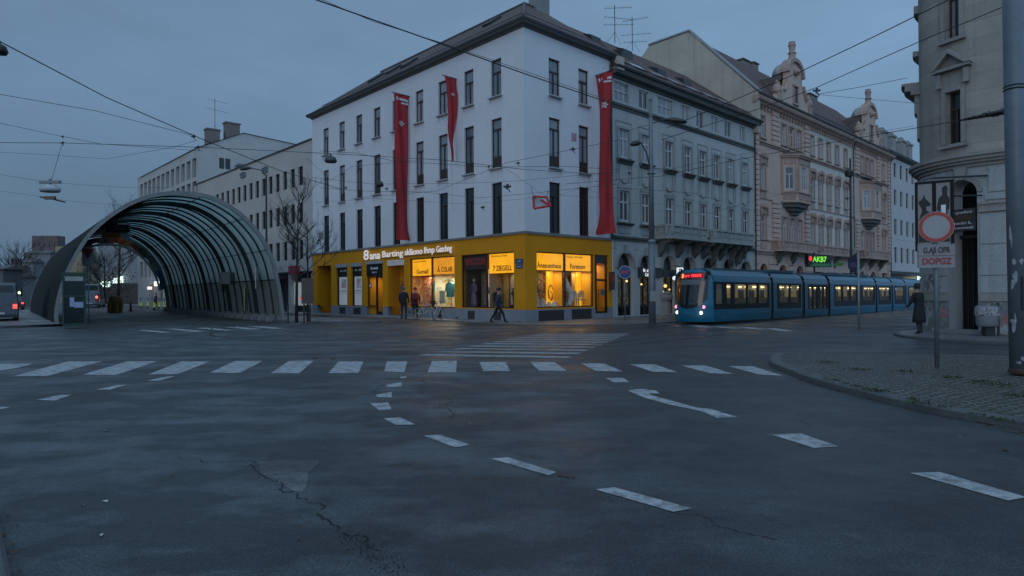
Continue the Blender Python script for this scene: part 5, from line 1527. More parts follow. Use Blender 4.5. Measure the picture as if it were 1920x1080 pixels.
for x in (5.5, 9.0, 13.5, 16.5): s.box(x, x + 1.5, 2.2, 3.2, 19.0, 22.0); s.box(x - .15, x + 1.65, 2.05, 3.35, 22.0, 22.25); s.box(x + .3, x + 1.2, 2.4, 3.0, 22.25, 22.7)
s.build('chimney', plaster('pale_chimney', (.3, .31, .3), .3), fr_)

# ==================================================================== OFFICES ALONG THE SIDE STREET (x runs towards the corner)
def side_root(name, label, t): 
    p = C + dL * t
    return thing(name, label, 'building', p, A_R - pi / 2)
ob = side_root('beige_office', 'beige four-storey office block with rows of narrow black windows beside the white building', 24.95)
OW = 30.0
oc = [-1.7 - 1.56 * i for i in range(18)]
orow = [(10.8, 12.4), (7.68, 9.33), (4.55, 6.2)]
s = M(); s.wall(-OW, 0, 3.5, 14.35, [(x - .86, x, a, b) for x in oc for a, b in orow], depth=.3); s.poly([(0, 0, 3.5), (0, 10, 3.5), (0, 10, 14.35), (0, 0, 14.35)]); s.poly([(-OW, 0, 14.35), (0, 0, 14.35), (0, 14, 14.3), (-OW, 14, 14.3)]); s.build('wall', beige_wall, ob)
KO = window_kit('office', .86, 1.62, black_m, pane_dark, .72, 1, 0, 0, .05)
for x in oc:
    for a, b in orow: window(KO, ob, x - .43, a, .14)
s = M(); s.box(-OW, .0, -.1, .0, 14.3, 14.42); s.box(-OW, 0, -.06, 0, 3.42, 3.52); s.build('parapet_cap', metal_dark, ob)
s = M(); s.box(-OW, 0, .8, 1.0, -.1, 3.5); s.build('ground_floor', paint('dark_shop_front', (.03, .032, .036), .4), ob)
s = M()
for x in (-.2, -4.6, -9, -13.5, -18, -23, -28): s.box(x - .25, x + .25, .1, .78, -.1, 3.5)
s.build('pier', beige_wall, ob)
s = M(); s.box(-4.2, -1.2, .35, .6, .6, 2.6); s.build('lit_shop_window', glow('cool_shop_light', (.5, .6, .62), .45, .5, 1.5), ob)
s = M(); s.box(-3.5, -2.3, -.5, .2, 3.3, 4.0); s.build('red_shop_sign', paint('crimson_box', (.35, .02, .05), .5), ob)
s = M(); s.box(-2.6, -.9, .1, .3, 1.1, 1.35); s.build('red_lit_strip', glow('red_strip', (1, .12, .08), .6), ob)
s = M(); s.box(-8.6, -5.0, -.9, .3, 2.9, 3.3); s.build('awning', paint('black_awning', (.02, .02, .022), .8), ob)
s = M()
for x, z, w_, h_ in ((-10, 13.2, 1.1, .5), (-15.5, 13.5, 1.2, .45)): s.box(x, x + w_, -.12, 0, z - .3, z - .3 + h_); s.tube([(x, -.2, z), (x + w_, -.25, z + .2)], .03, 5)
s.build('wall_bracket', metal_grey, ob)
po_ = side_root('pilaster_office', 'tall pale office block with tall recessed window bays and pitched end wall', 53.9)
PWD = 27.0
pcs = [-1.95 - 2.15 * i for i in range(12)]
pr = [(15.3, 17.5), (12.6, 14.8), (9.7, 12.0), (6.8, 9.0), (4.05, 6.35)]
s = M(); s.wall(-PWD, 0, 3.6, 18.5, [(x, x + 1.5, a, b) for x in pcs for a, b in pr], depth=.7)
s.wall(-PWD, 0, -.1, 3.6, [(-21, -18.6, 0, 3.0), (-17.6, -14, 0, 3.0), (-10, -6.5, .0, 3.), (-5.5, -2, 0, 3.)], depth=.6)
def endw(p): return Vector((-p.y * 0 + 0.0, p.x, p.z))
s.poly([(0, 0, 0), (0, 14.5, 0), (0, 14.5, 20.6), (0, 5.2, 21.1), (0, 0, 18.5)])
s.build('wall', pale_wall, po_)
KP = window_kit('pil', 1.5, 2.25, metal_grey, window_pane('wide_pane', (.03, .035, .04), (.07, .08, .09), rough=.15), .8, 1, 1, 0, .06)
for x in pcs:
    for a, b in pr: window(KP, po_, x + .75, a, .5)
s = M(); s.poly([(-PWD, -.15, 18.55), (.15, -.15, 18.55), (.15, 5.2, 21.15), (-PWD, 5.2, 21.15)]); s.poly([(-PWD, 5.2, 21.15), (.15, 5.2, 21.15), (.15, 14.6, 20.65), (-PWD, 14.6, 20.65)]); prf2 = s.build('roof', paint('dark_sheet_roof', (.06, .065, .07), .5), po_)
s = M(); s.box(-1.4, -.3, 1.2, 2.6, 18.8, 21.0); s.box(-1.2, -.2, 3.3, 4.9, 19.8, 22.1); s.box(-1.3, -.1, 3.2, 5.0, 22.1, 22.25); s.box(-1.5, -.2, 1.1, 2.7, 21.0, 21.15); s.build('chimney', plaster('brick_chimney', (.2, .17, .16), .4), prf2)
s = M()
for y, z, w_, h_ in ((2.4, 16.5, .55, 1.25), (3.1, 16.5, .55, 1.25)): s.box(-.005, .03, y, y + w_, z, z + h_)
s.build('end_window', pane_dark, po_)
s = M(); s.box(0, 1.4, 4.2, 6.2, 16.9, 17.1); s.box(0, 1.2, 7.5, 12, 16.0, 17.6); s.box(-.0, 1.6, 7.3, 12.2, 17.6, 17.75); s.build('roof_plant', metal_grey, po_)
s = M()
for a, b in ((-21, -18.6), (-17.6, -14), (-10, -6.5), (-5.5, -2)): s.poly([(a, .58, 0), (b, .58, 0), (b, .58, 3.0), (a, .58, 3.0)])
s.build('shop_window', window_pane('cool_shop_pane', (.05, .06, .065), (.1, .12, .13)), po_)
s = M(); s.box(-17.2, -14.4, -.3, -.02, 2.75, 3.35); s.build('lit_shop_sign', glow('white_sign', (1, .96, .98), 1.5), po_)
s = M(); s.box(-20.6, -19.3, -.3, -.02, 2.3, 2.7); s.build('lit_shop_sign', glow('pink_white_sign', (1, .75, .75), 1.2), po_)
lettering('trua oz', .42, metal_dark, po_, (-15.8, -.32, 3.05))

# ==================================================================== CORNER HOUSE ON THE RIGHT (rounded corner)
BR = 2.3; TH0 = rd(133.3); ARC = BR * pi / 2
def around(p):
    a, y, z = p
    if a < 0: th, base, off = TH0, None, dR * (-a)
    elif a > ARC: th, off = TH0 + pi / 2, -dL * (a - ARC)
    else: th, off = TH0 + a / BR, Vector((0, 0, 0))
    n = Vector((cos(th), sin(th), 0))
    q = BC + n * (BR - y) + off
    return Vector((q.x, q.y, z))
ch = thing('stone_corner_house', 'weathered sandstone corner house with rounded corner, pedimented window and dark arched doorway', 'building')
s = M(around)
door_h = (2.66, 3.56, .09, 5.55, 'arch')
up = [(2.6, 3.12, 6.95, 8.85), (2.6, 3.1, 10.8, 13.0), (5.0, 5.75, 6.95, 8.85), (5.0, 5.75, 10.8, 13.0)]
s.wall(-14, 9, 6.5, 16.5, up, depth=.32, step=.2, mi=0)
s.wall(-14, 9, 0, 6.0, [door_h, (5.2, 6.2, .9, 4.2, 'arch')], depth=.7, step=.2, mi=1)
s.build('wall', [stone_wall, stone_base], ch)
s = M(around)
def course(mb, a0, a1, z0, z1, out, stp=.2):
    n = max(1, int((a1 - a0) / stp))
    for i in range(n):
        x0, x1 = a0 + (a1 - a0) * i / n, a0 + (a1 - a0) * (i + 1) / n
        mb.poly([(x0, -out, z0), (x1, -out, z0), (x1, -out, z1), (x0, -out, z1)])
        mb.poly([(x0, -out, z1), (x1, -out, z1), (x1, 0.002, z1), (x0, .002, z1)]); mb.poly([(x0, 0.002, z0), (x1, .002, z0), (x1, -out, z0), (x0, -out, z0)])
    for x in (a0, a1): mb.poly([(x, 0.002, z0), (x, -out, z0), (x, -out, z1), (x, .002, z1)])
for z0, z1, o_ in ((6.0, 6.12, .08), (6.12, 6.22, .2), (6.22, 6.34, .3), (6.34, 6.46, .38), (6.46, 6.52, .1)): course(s, -14, 9, z0, z1, o_)
course(s, -14, .9, 9.35, 9.5, .3); course(s, -14, .9, 9.5, 9.72, .5); course(s, -14, .9, 9.72, 9.82, .6); course(s, -14, .8, 8.6, 9.35, .16); course(s, -14, .8, 7.6, 8.6, .08)
course(s, -14, .75, 10.9, 11.1, .2); course(s, -14, .75, 12.6, 12.9, .15)
s.build('cornice', stone_trim, ch)
s = M(around)
def band(a0, a1, z0, z1, o_): course(s, a0, a1, z0, z1, o_)
# painted ashlar blocks with open joints
for z0, z1 in ((1.52, 2.1), (2.14, 3.2), (3.24, 4.3)):
    band(-14, 2.58, z0, z1, .05); band(3.64, 5.1, z0, z1, .05); band(6.3, 9, z0, z1, .05)
band(-14, 2.58, 4.78, 5.95, .05); band(3.9, 9, 5.05, 5.95, .05); band(3.8, 5.1, 4.78, 5.0, .05)
s.build('ashlar_block', stone_base, ch)
s = M(around)
course(s, -14, 2.6, 4.36, 4.72, .12); course(s, 3.62, 9, 4.36, 4.72, .12); course(s, -14, 2.6, 4.62, 4.72, .18); course(s, 3.62, 9, 4.62, 4.72, .18); course(s, -14, 2.6, 1.22, 1.5, .12); course(s, 3.62, 9, 1.22, 1.5, .12)
n = 14; cxa, cza, r0, r1 = 3.11, 5.1, .46, .62
for k in range(n):
    t0, t1 = pi * k / n, pi * (k + 1) / n
    P = [(cxa - r1 * cos(t0), cza + r1 * sin(t0)), (cxa - r1 * cos(t1), cza + r1 * sin(t1)), (cxa - r0 * cos(t1), cza + r0 * sin(t1)), (cxa - r0 * cos(t0), cza + r0 * sin(t0))]
    s.prism(P, .07, 'y', -.07)
s.prism([(2.98, 5.56), (3.24, 5.56), (3.3, 6.0), (2.92, 6.0)], .16, 'y', -.16)
s.build('moulding', stone_trim, ch)
graf = spots('graffiti_layer', (.2, .21, .21), [(.05, .06, .07), (.35, .36, .37), (.12, .14, .16), (.3, .12, .12), (.1, .14, .11)], 2.6)
s = M(around); course(s, -6, 2.62, .06, 1.2, .06, .15); course(s, 3.6, 9, .06, 1.2, .06, .15); s.build('graffitied_plinth', graf, ch)
s = M(around); course(s, 1.3, 2.3, 1.55, 2.3, .056, .15); s.build('graffiti', spots('graffiti_tags', (.3, .31, .31), [(.3, .31, .31), (.06, .07, .1), (.3, .31, .31), (.1, .1, .1)], 3.5), ch)
def pediment_window(a0, a1, z0, z1, pane_kind, top):
    ca = (a0 + a1) / 2; w_ = a1 - a0
    s = M(around)
    s.box(a0 - .14, a0, -.09, 0, z0, z1 + .14); s.box(a1, a1 + .14, -.09, 0, z0, z1 + .14); s.box(a0, a1, -.088, 0, z1, z1 + .14)
    s.box(a0 - .2, a1 + .2, -.2, 0, z0 - .16, z0 - .04)
    if top:
        s.box(a0 - .2, a1 + .2, -.06, 0, z1 + .14, z1 + .75); s.box(a0 - .28, a0 - .12, -.2, -.06, z1 + .2, z1 + .72); s.box(a1 + .12, a1 + .28, -.2, -.06, z1 + .2, z1 + .72)
        b0, b1 = a0 - .34, a1 + .34; zt = z1 + .76
        s.box(b0, b1, -.34, 0, zt, zt + .1)
        s.prism([(b0, zt + .1), (b1, zt + .1), (ca, zt + .62)], .14, 'y', -.14)
        s.prism([(b0 - .03, zt + .1), (b0 + .14, zt + .1), (ca, zt + .58), (ca, zt + .74)], .36, 'y', -.36); s.prism([(b1 + .03, zt + .1), (ca, zt + .74), (ca, zt + .58), (b1 - .14, zt + .1)], .36, 'y', -.36)
    f_ = s.build('window_surround', stone_trim, ch)
    s = M(around)
    for a, b, c, d in ((a0, a0 + .06, z0, z1), (a1 - .06, a1, z0, z1), (a0 + .06, a1 - .06, z1 - .06, z1), (a0 + .06, a1 - .06, z0, z0 + .06), (a0 + .06, a1 - .06, z0 + (z1 - z0) * .66, z0 + (z1 - z0) * .66 + .07), (ca - .025, ca + .025, z0 + .06, z0 + (z1 - z0) * .66)): s.box(a, b, .2, .27, c, d)
    w_ = s.build('window', brown_frame, ch)
    s = M(around); s.poly([(a0, .25, z0), (a1, .25, z0), (a1, .25, z1), (a0, .25, z1)]); s.build('pane', pane_kind, w_)
pediment_window(*up[0], pane_dark, True); pediment_window(*up[1], pane_sky, False); pediment_window(*up[2], pane_dark, True); pediment_window(*up[3], pane_sky, False)
s = M(around); s.poly([(2.6, .69, .05), (3.6, .69, .05), (3.6, .69, 3.6), (2.6, .69, 3.6)], 0); s.poly([(1.2, 1.3, 0), (5.0, 1.3, 0), (5.0, 1.3, 6.2), (1.2, 1.3, 6.2)], 0); s.poly([(2.64, .70, 3.6), (3.58, .70, 3.6), (3.58, .70, 3.7), (2.64, .70, 3.7)], 0); s.box(2.68, 3.54, .5, .66, 3.5, 3.62, 1)
s.poly([(5.15, .68, .9), (6.25, .68, .9), (6.25, .68, 4.3), (5.15, .68, 4.3)], 0)
for a in (2.72, 2.95, 3.18, 3.4): s.box(a, a + .03, .6, .66, .1, 3.5, 1)
s.build('door', [paint('black_doorway', (.006, .006, .007), .8), metal_dark], ch)
s = M(around); s.box(2.5, 3.8, -.55, .3, .06, .2); s.build('door_step', concrete, ch)
s = M(around); s.box(2.7, 3.5, .05, .16, 3.75, 4.55); fs = s.build('fascia_sign', paint('faded_fascia', (.045, .05, .055), .6), ch)
def wrap_text(body, size, a, z, y, m, par, width=None):
    o = lettering(body, size, m, par, (0, 0, 0), (0, 0, 0), width=width)
    for v in o.data.vertices: v.co = around((a + v.co.x, y - v.co.z, z + v.co.y))
    return o
wrap_text('k.guadudr', .16, 3.1, 4.42, .03, white_ink, fs, .66); wrap_text('bomini k.', .17, 3.08, 4.03, .03, white_ink, fs, .6); wrap_text('nnommeeb', .14, 3.1, 3.86, .03, white_ink, fs, .66)
s = M(around); s.box(2.78, 3.4, .035, .05, 4.12, 4.33); s.build('fascia_field', paint('brown_field', (.07, .05, .03), .6), fs)

# light box with two pictures hung from an arm
lb = thing('picture_sign', 'tall black-framed sign box with two black and white pictures hung at the corner house', 'sign', dep(1752.5, 470, 22.6), -rd(33.6))
bz = 2.47
s = M(); s.box(-.58, -.49, -.14, .14, 0, bz); s.box(.47, .58, -.14, .14, 0, bz); s.box(-.49, .47, -.12, .12, bz - .08, bz); s.box(-.49, .47, -.12, .12, 0, .1); s.box(-.06, .06, -.13, .13, .1, bz - .08); s.build('frame', paint('matt_black', (.008, .008, .009), .9), lb)
s = M(); s.box(-.49, -.06, -.09, .09, .1, bz - .08); s.box(.06, .47, -.09, .09, .1, bz - .08); s.build('picture', glow('pale_picture', (.4, .45, .5), .09, .5, 2.), lb, each=.01)
s = M(); dog = [(-.47, .3), (-.47, .95), (-.42, 1.25), (-.36, 1.45), (-.42, 1.62), (-.47, 1.68), (-.46, 1.78), (-.36, 1.84), (-.3, 2.02), (-.26, 1.86), (-.22, 1.82), (-.1, 1.66), (-.12, 1.6), (-.24, 1.58), (-.22, 1.42), (-.1, 1.35), (-.08, .95), (-.1, .3)]
s.prism(dog, .012, 'y', -.104); s.build('dark_animal_shape', paint('print_black', (.01, .012, .014), .6), lb)
s = M(); fig = [(.1, .3), (.09, .95), (.16, 1.25), (.08, 1.5), (.13, 1.85), (.24, 1.95), (.23, 2.2), (.33, 2.3), (.4, 2.2), (.38, 1.95), (.45, 1.8), (.44, 1.45), (.38, 1.4), (.42, 1.2), (.45, .95), (.44, .3)]
s.prism(fig, .012, 'y', -.104); s.build('dark_figure_shape', MATS['print_black'], lb)
s = M(); s.box(.2, .34, -.11, -.105, 1.2, 1.6); s.build('pale_coat_shape', white_ink, lb)
q = lb.matrix_basis
s = M(); s.tube([(.0, 0, bz + .12), (1.55, .5, bz + .12)], .035, 8); s.tube([(-.3, 0, bz), (-.3, 0, bz + .1), (0, 0, bz + .12)], .02, 6); s.tube([(.58, 0, 1.9), (1.4, .45, 1.9)], .03, 8); s.build('arm', metal_dark, lb)

# litter bin by the wall
def bin_(label, p, m):
    o = thing('litter_bin', label, 'litter bin', p)
    s = M(); s.lathe([(.0, .3), (.27, .3), (.31, .36), (.33, .95), (.3, 1.0), (.28, .98), (.24, .8)], n=20); s.build('drum', m, o, True)
    s = M(); s.lathe([(.335, .66), (.34, .67), (.34, .93), (.335, .94)], n=20); s.build('sticker_band', spots('sticker_band', (.3, .31, .32), [(.05, .05, .06), (.5, .5, .52), (.1, .1, .12)], 5), o)
    s = M(); s.tube([(.38, .0, 0), (.38, 0, 1.1)], .035, 8); s.tube([(.3, 0, .9), (.38, 0, .9)], .02, 6); s.box(-.12, .2, -.1, .1, 0, .29); s.build('stand', metal_dark, o)
    return o
bin_('grey litter bin covered in stickers beside the arched doorway', gnd(1851, 629, .09), paint('bin_grey', (.2, .22, .235), .5))

# ==================================================================== GLAZED ARCHED HALL
hall = thing('glazed_arched_hall', 'long arched hall of ribbed steel and green glass open at its front', 'shelter')
prof = [(0, 0), (-.02, .85), (.3, 2.3), (.8, 3.55), (1.45, 4.75), (2.14, 5.58), (2.96, 6.3), (3.92, 6.9), (4.95, 7.3), (6.1, 7.46), (7.27, 7.4), (8.13, 7.2), (9.0, 6.76), (9.86, 6.09), (10.74, 5.02), (11.32, 3.84), (11.66, 2.5), (11.86, 1.25), (11.99, 0)]
sp_ = smooth_line([(a, b, 0) for a, b in prof], 3)
WH = 11.993; DX = (CB - CA) / WH
SEND = 31.0
def hp(p, s_, k=1.0):
    """point of the arch: p = (x, z) on the section, s_ = distance along the hall, k = scale about the middle"""
    x = 6 + (p[0] - 6) * k; z = p[1] * k if k != 1 else p[1]
    q = CA + DX * x + DC * s_
    return Vector((q.x, q.y, z))
pts = [(p.x, p.y) for p in sp_]; NPF = len(pts)
def arch_band(mb, s0, s1, k_in, k_out=1.0):
    a = [[hp(p, s0, k_in) for p in pts], [hp(p, s0, k_out) for p in pts], [hp(p, s1, k_out) for p in pts], [hp(p, s1, k_in) for p in pts]]
    for i in range(NPF - 1):
        for j in range(4):
            m = (j + 1) % 4
            mb.poly([a[j][i], a[j][i + 1], a[m][i + 1], a[m][i]])
s = M(); arch_band(s, -.06, .1, .976, 1.008); s.build('end_arch', arch_m, hall)
s = M(); arch_band(s, SEND, SEND + .25, .955, 1.01); s.build('end_arch', arch_m, hall)
NR = 21
rib_m = paint('dark_rib_steel', (.016, .024, .024), .75, spec=.15)
for i in range(1, NR):
    s_ = SEND * i / NR
    bold = i % 4 == 3
    s = M(); arch_band(s, s_ - (.11 if bold else .04), s_ + (.11 if bold else .04), .965 if bold else .984, 1.006)
    s.build('rib', rib_m, hall)
def frosted(name, c, tl, clear):
    m, nt, N, L, B = nodes(name)
    N.remove(B)
    n = noise(nt, .9, 5, .65, pos(nt), (1, 1, .35))
    col = mixc(nt, ramp(nt, n, [(.3, 0), (.7, 1)]), sc(c, .6), c)
    a = N.new('ShaderNodeBsdfTranslucent'); L.new(col, a.inputs[0])
    d = N.new('ShaderNodeBsdfDiffuse'); d.inputs[0].default_value = tuple(sc(c, .45)) + (1,)
    t = N.new('ShaderNodeBsdfTransparent'); t.inputs[0].default_value = (.80, .92, .90, 1)
    gl = N.new('ShaderNodeBsdfGlossy'); gl.inputs['Roughness'].default_value = .12; gl.inputs[0].default_value = (.3, .34, .34, 1)
    def mx(f, x, y):
        q = N.new('ShaderNodeMixShader')
        if isinstance(f, float): q.inputs[0].default_value = f
        else: L.new(f, q.inputs[0])
        L.new(x, q.inputs[1]); L.new(y, q.inputs[2]); return q.outputs[0]
    o = mx(tl, d.outputs[0], a.outputs[0]); o = mx(clear, o, t.outputs[0])
    lw = N.new('ShaderNodeLayerWeight'); lw.inputs[0].default_value = .5
    L.new(mx(mathn(nt, 'ADD', mathn(nt, 'MULTIPLY', mathn(nt, 'POWER', lw.outputs['Facing'], 4.0), .6), .03), o, gl.outputs[0]), N['Material Output'].inputs[0])
    MATS[name] = m
    return m
hall_glass = frosted('hall_glass', (.58, .80, .81), .62, .2)
hall_low = frosted('hall_low_panel', (.31, .38, .345), .5, .1)
hi = [i for i in range(NPF) if pts[i][1] >= 2.2]; i0, i1 = hi[0], hi[-1]
def skin(mb, ia, ib, k=.996):
    for j in range(NR):
        for i in range(ia, ib):
            s0, s1 = SEND * j / NR, SEND * (j + 1) / NR
            mb.poly([hp(pts[i], s0, k), hp(pts[i + 1], s0, k), hp(pts[i + 1], s1, k), hp(pts[i], s1, k)])
isp = int(NPF * .44)
s = M(); skin(s, isp, i1); s.build('glass_vault', hall_glass, hall)
s = M(); skin(s, i0, isp); s.build('stand_in_roof_sheet', paint('dark_stand_in_sheet', (.016, .022, .023), .85, spec=.06), hall)  # opaque dark sheet put in for glazing so the left flank stays dark
s = M(); skin(s, 0, i0); s.build('stand_in_side_sheet', MATS['dark_stand_in_sheet'], hall); s = M(); skin(s, i1, NPF - 1); s.build('side_glazing', hall_low, hall)
for j in range(1, NR * 2):
    s = M(); s.tube([hp(pts[i], SEND * j / (NR * 2), 1.003) for i in range(isp + 2)], .028, 5); s.build('standing_seam', paint('seam_steel', (.05, .06, .062), .7, spec=.1), hall)
for frac in (i0, i0 + 4, i0 + 9, NPF // 2 - 4, NPF // 2 + 4, i1 - 9, i1 - 4, i1):
    s = M(); s.tube([hp(pts[frac], SEND * j / NR, .985) for j in range(NR + 1)], .035 if frac in (i0, i1) else .022, 6); s.build('purlin', rib_m, hall)
for i in range(NR):
    s_ = SEND * (i + .5) / NR
    q = hp((11.5, 0), s_); T = Matrix.Translation(q) @ Matrix.Rotation(math.atan2(DC.y, DC.x), 4, 'Z')
    s = M(T); s.prism([(-.3, 0), (.3, 0), (.22, .28), (-.05, .42), (-.15, .42)], .22, 'x', -.11); s.build('footing', concrete, hall, each=-1)
s = M()
for side in (0, 1):
    a = [hp((.12 if not side else 11.85, z), s_) for s_ in (0, SEND) for z in (0, .3)]
    s.poly([a[0], a[2], a[3], a[1]])
s.build('base_wall', concrete, hall, each=.01)
# painted frieze and boards hung across the far end
s = M()
fc = [(.03, .035, .04), (.05, .05, .055), (.03, .035, .04), (.45, .17, .025), (.03, .035, .04), (.13, .15, .15), (.035, .04, .04), (.06, .03, .025), (.04, .045, .04), (.3, .03, .02), (.5, .07, .02), (.45, .2, .03), (.42, .035, .02), (.05, .04, .03), (.025, .03, .022), (.16, .15, .13), (.02, .07, .16), (.018, .055, .12)]
nn = 54
span = (NPF * .14, NPF * .88)
def pt(f):
    i = min(NPF - 2, int(f)); t = f - i
    return (pts[i][0] + (pts[i + 1][0] - pts[i][0]) * t, pts[i][1] + (pts[i + 1][1] - pts[i][1]) * t)
for i in range(nn):
    f0, f1 = span[0] + (span[1] - span[0]) * i / nn, span[0] + (span[1] - span[0]) * (i + 1) / nn
    kk = .86 + .015 * sin(i * .9); k2 = .86 + .015 * sin((i + 1) * .9)
    s.poly([hp(pt(f0), SEND - 1.2, .94), hp(pt(f1), SEND - 1.2, .94), hp(pt(f1), SEND - 1.2, k2), hp(pt(f0), SEND - 1.2, kk)], min(len(fc) - 1, int(len(fc) * i / nn)))
s.build('painted_frieze', [spots('frieze_%d' % i, c, [sc(c, .4), sc(c, 1.5), fc[(i + 1) % len(fc)]], 1.6) for i, c in enumerate(fc)], hall)
s = M()
for i in range(nn):
    f0, f1 = span[0] + (span[1] - span[0]) * i / nn, span[0] + (span[1] - span[0]) * (i + 1) / nn
    s.poly([hp(pt(f0), SEND - 1.3, .862), hp(pt(f1), SEND - 1.3, .862), hp(pt(f1), SEND - 1.3, .83), hp(pt(f0), SEND - 1.3, .83)])
s.build('frieze_edge', paint('pale_edge', (.3, .29, .26), .7), hall)
def hall_frame(x, z, s_):
    q = hp((x, z), s_)
    return Matrix.Translation(q) @ Matrix.Rotation(math.atan2(DX.y, DX.x), 4, 'Z')
bd = thing('hanging_board', 'dark hanging board with pale letters under the hall roof', 'sign'); bd.matrix_world = Matrix.Translation(dep(221, 436, 45)) @ Matrix.Rotation(math.atan2(DX.y, DX.x), 4, 'Z')
s = M(); s.box(-.8, .75, 0, .12, 0, .6); s.tube([(-.6, .06, .6), (-.6, .06, 1.0)], .02, 5); s.tube([(.6, .06, .6), (.6, .06, 1.0)], .02, 5); s.build('panel', paint('navy_board', (.015, .02, .03), .5), bd)
lettering("S'Tun", .42, paint('dull_letter', (.2, .22, .24), .6), bd, (-.05, -.02, .3), width=1.0)
s = M(); s.box(-1.05, .1, 0, .1, -.38, -.04); s.build('orange_strip', paint('dull_orange', (.34, .13, .015), .6), bd); s = M(); s.box(.13, .85, 0, .1, -.33, -.05); s.build('pale_strip', paint('dull_mint', (.26, .31, .3), .6), bd)
cb = thing('display_cabinet', 'grey display cabinet hanging on the right glass wall of the hall', 'display'); cb.matrix_world = hall_frame(11.0, 2.3, 7.6)
s = M(); s.box(-.35, .25, -.7, .7, 0, .8); s.build('casing', metal_green, cb); s = M(); s.box(-.45, -.352, -.5, .5, -.55, 0.0); s.build('lower_panel', metal_dark, cb)
for x_, z_, s_, lab, m_, h_ in ((11.35, .55, 5.0, 'yellowish timetable poster on the right wall of the hall', paint('timetable', (.3, .29, .15), .6, 0, .3, 6), 1.5), (11.2, 1.95, 2.2, 'white wall panel with a red mark on the right wall near the hall front', paint('white_panel', (.34, .36, .37), .5), 1.3)):
    o = thing('wall_poster', lab, 'poster'); o.matrix_world = hall_frame(x_, z_, s_)
    s = M(); s.box(-.05, 0, -.45, .45, 0, h_); s.build('sheet', m_, o)
    s = M(); s.box(-.06, -.051, -.25, .25, h_ * .5, h_ * .85); s.build('print', red_m if 'red' in lab else metal_grey, o)
# telephone kiosk at the left foot
kb = thing('telephone_booth', 'dark green glazed telephone booth with notices at the left foot of the hall', 'phone booth', gnd(139, 611, .12), rd(35))
kb.scale = (.88, .8, 1)
s = M()
for x, y in ((-.5, -.45), (.5, -.45), (-.5, .45), (.5, .45)): s.box(x - .04, x + .04, y - .04, y + .04, 0, 2.45)
s.box(-.56, .56, -.51, .51, 2.45, 2.62); s.box(-.46, .46, -.48, -.42, 0, .14); s.box(-.46, .46, -.47, -.43, 1.42, 1.5); s.box(-.46, .46, .42, .48, 0, .14)
s.build('frame', paint('booth_green', (.012, .04, .028), .45), kb)
s = M(); s.box(-.46, .46, -.455, -.445, .14, 2.2); s.box(-.505, -.495, -.41, .41, .14, 2.4); s.box(.495, .505, -.41, .41, .14, 2.4); s.box(-.46, .46, .445, .455, .14, 2.4); s.build('glazing', clear_glass('booth_glass', (.5, .6, .57), .1, .1, (.022, .035, .03), .6), kb)
s = M(); s.box(-.42, .42, -.49, -.46, 2.2, 2.4); s.build('header', paint('booth_header', (.26, .29, .27), .5), kb)
s = M(); s.box(-.2, .0, -.475, -.46, .95, 1.4); s.box(.0, .42, -.475, -.46, .9, 1.18); s.build('notice', paint('pale_blue_notice', (.3, .34, .5), .6, 0, .3, 9), kb, each=.0)
s = M(); s.box(-.2, .2, .2, .4, 1.0, 1.8); s.build('telephone', black_m, kb)

# ==================================================================== TRAM
tr = thing('tram', 'long blue low-floor tram with lit windows and a red destination display', 'tram', TO + Vector((0, 0, .0)), A_R)
tr.rotation_euler = (0, rd(.3), A_R)
blue = paint('tram_blue', (.002, .128, .215), .3, 0, .22, .8, coat=.3)
tblack = paint('tram_black', (.008, .009, .010), .55)
TW = 2.1; ZS = .14
mods = [(0, 6.2), (6.5, 10.35), (10.75, 14.3), (14.72, 23.4), (23.78, 27.15), (27.45, 30.6), (30.9, 36.0)]
wins = [(.22, .95), (1.28, 1.83), (2.1, 3.45), (3.52, 4.67), (4.78, 5.93), (7.25, 8.68), (8.76, 10.1), (15.65, 16.85), (16.95, 18.3), (18.4, 19.6), (20.75, 23.2), (24.3, 26.9), (28.1, 30.4), (31.7, 34.9)]
doors = [(11.38, 12.66), (13.08, 14.25)]
side = [(0, ZS), (-.03, .5), (-.03, 2.12), (.03, 2.4), (.16, 2.6), (.42, 2.7)]
trim_w = [w for w in wins]
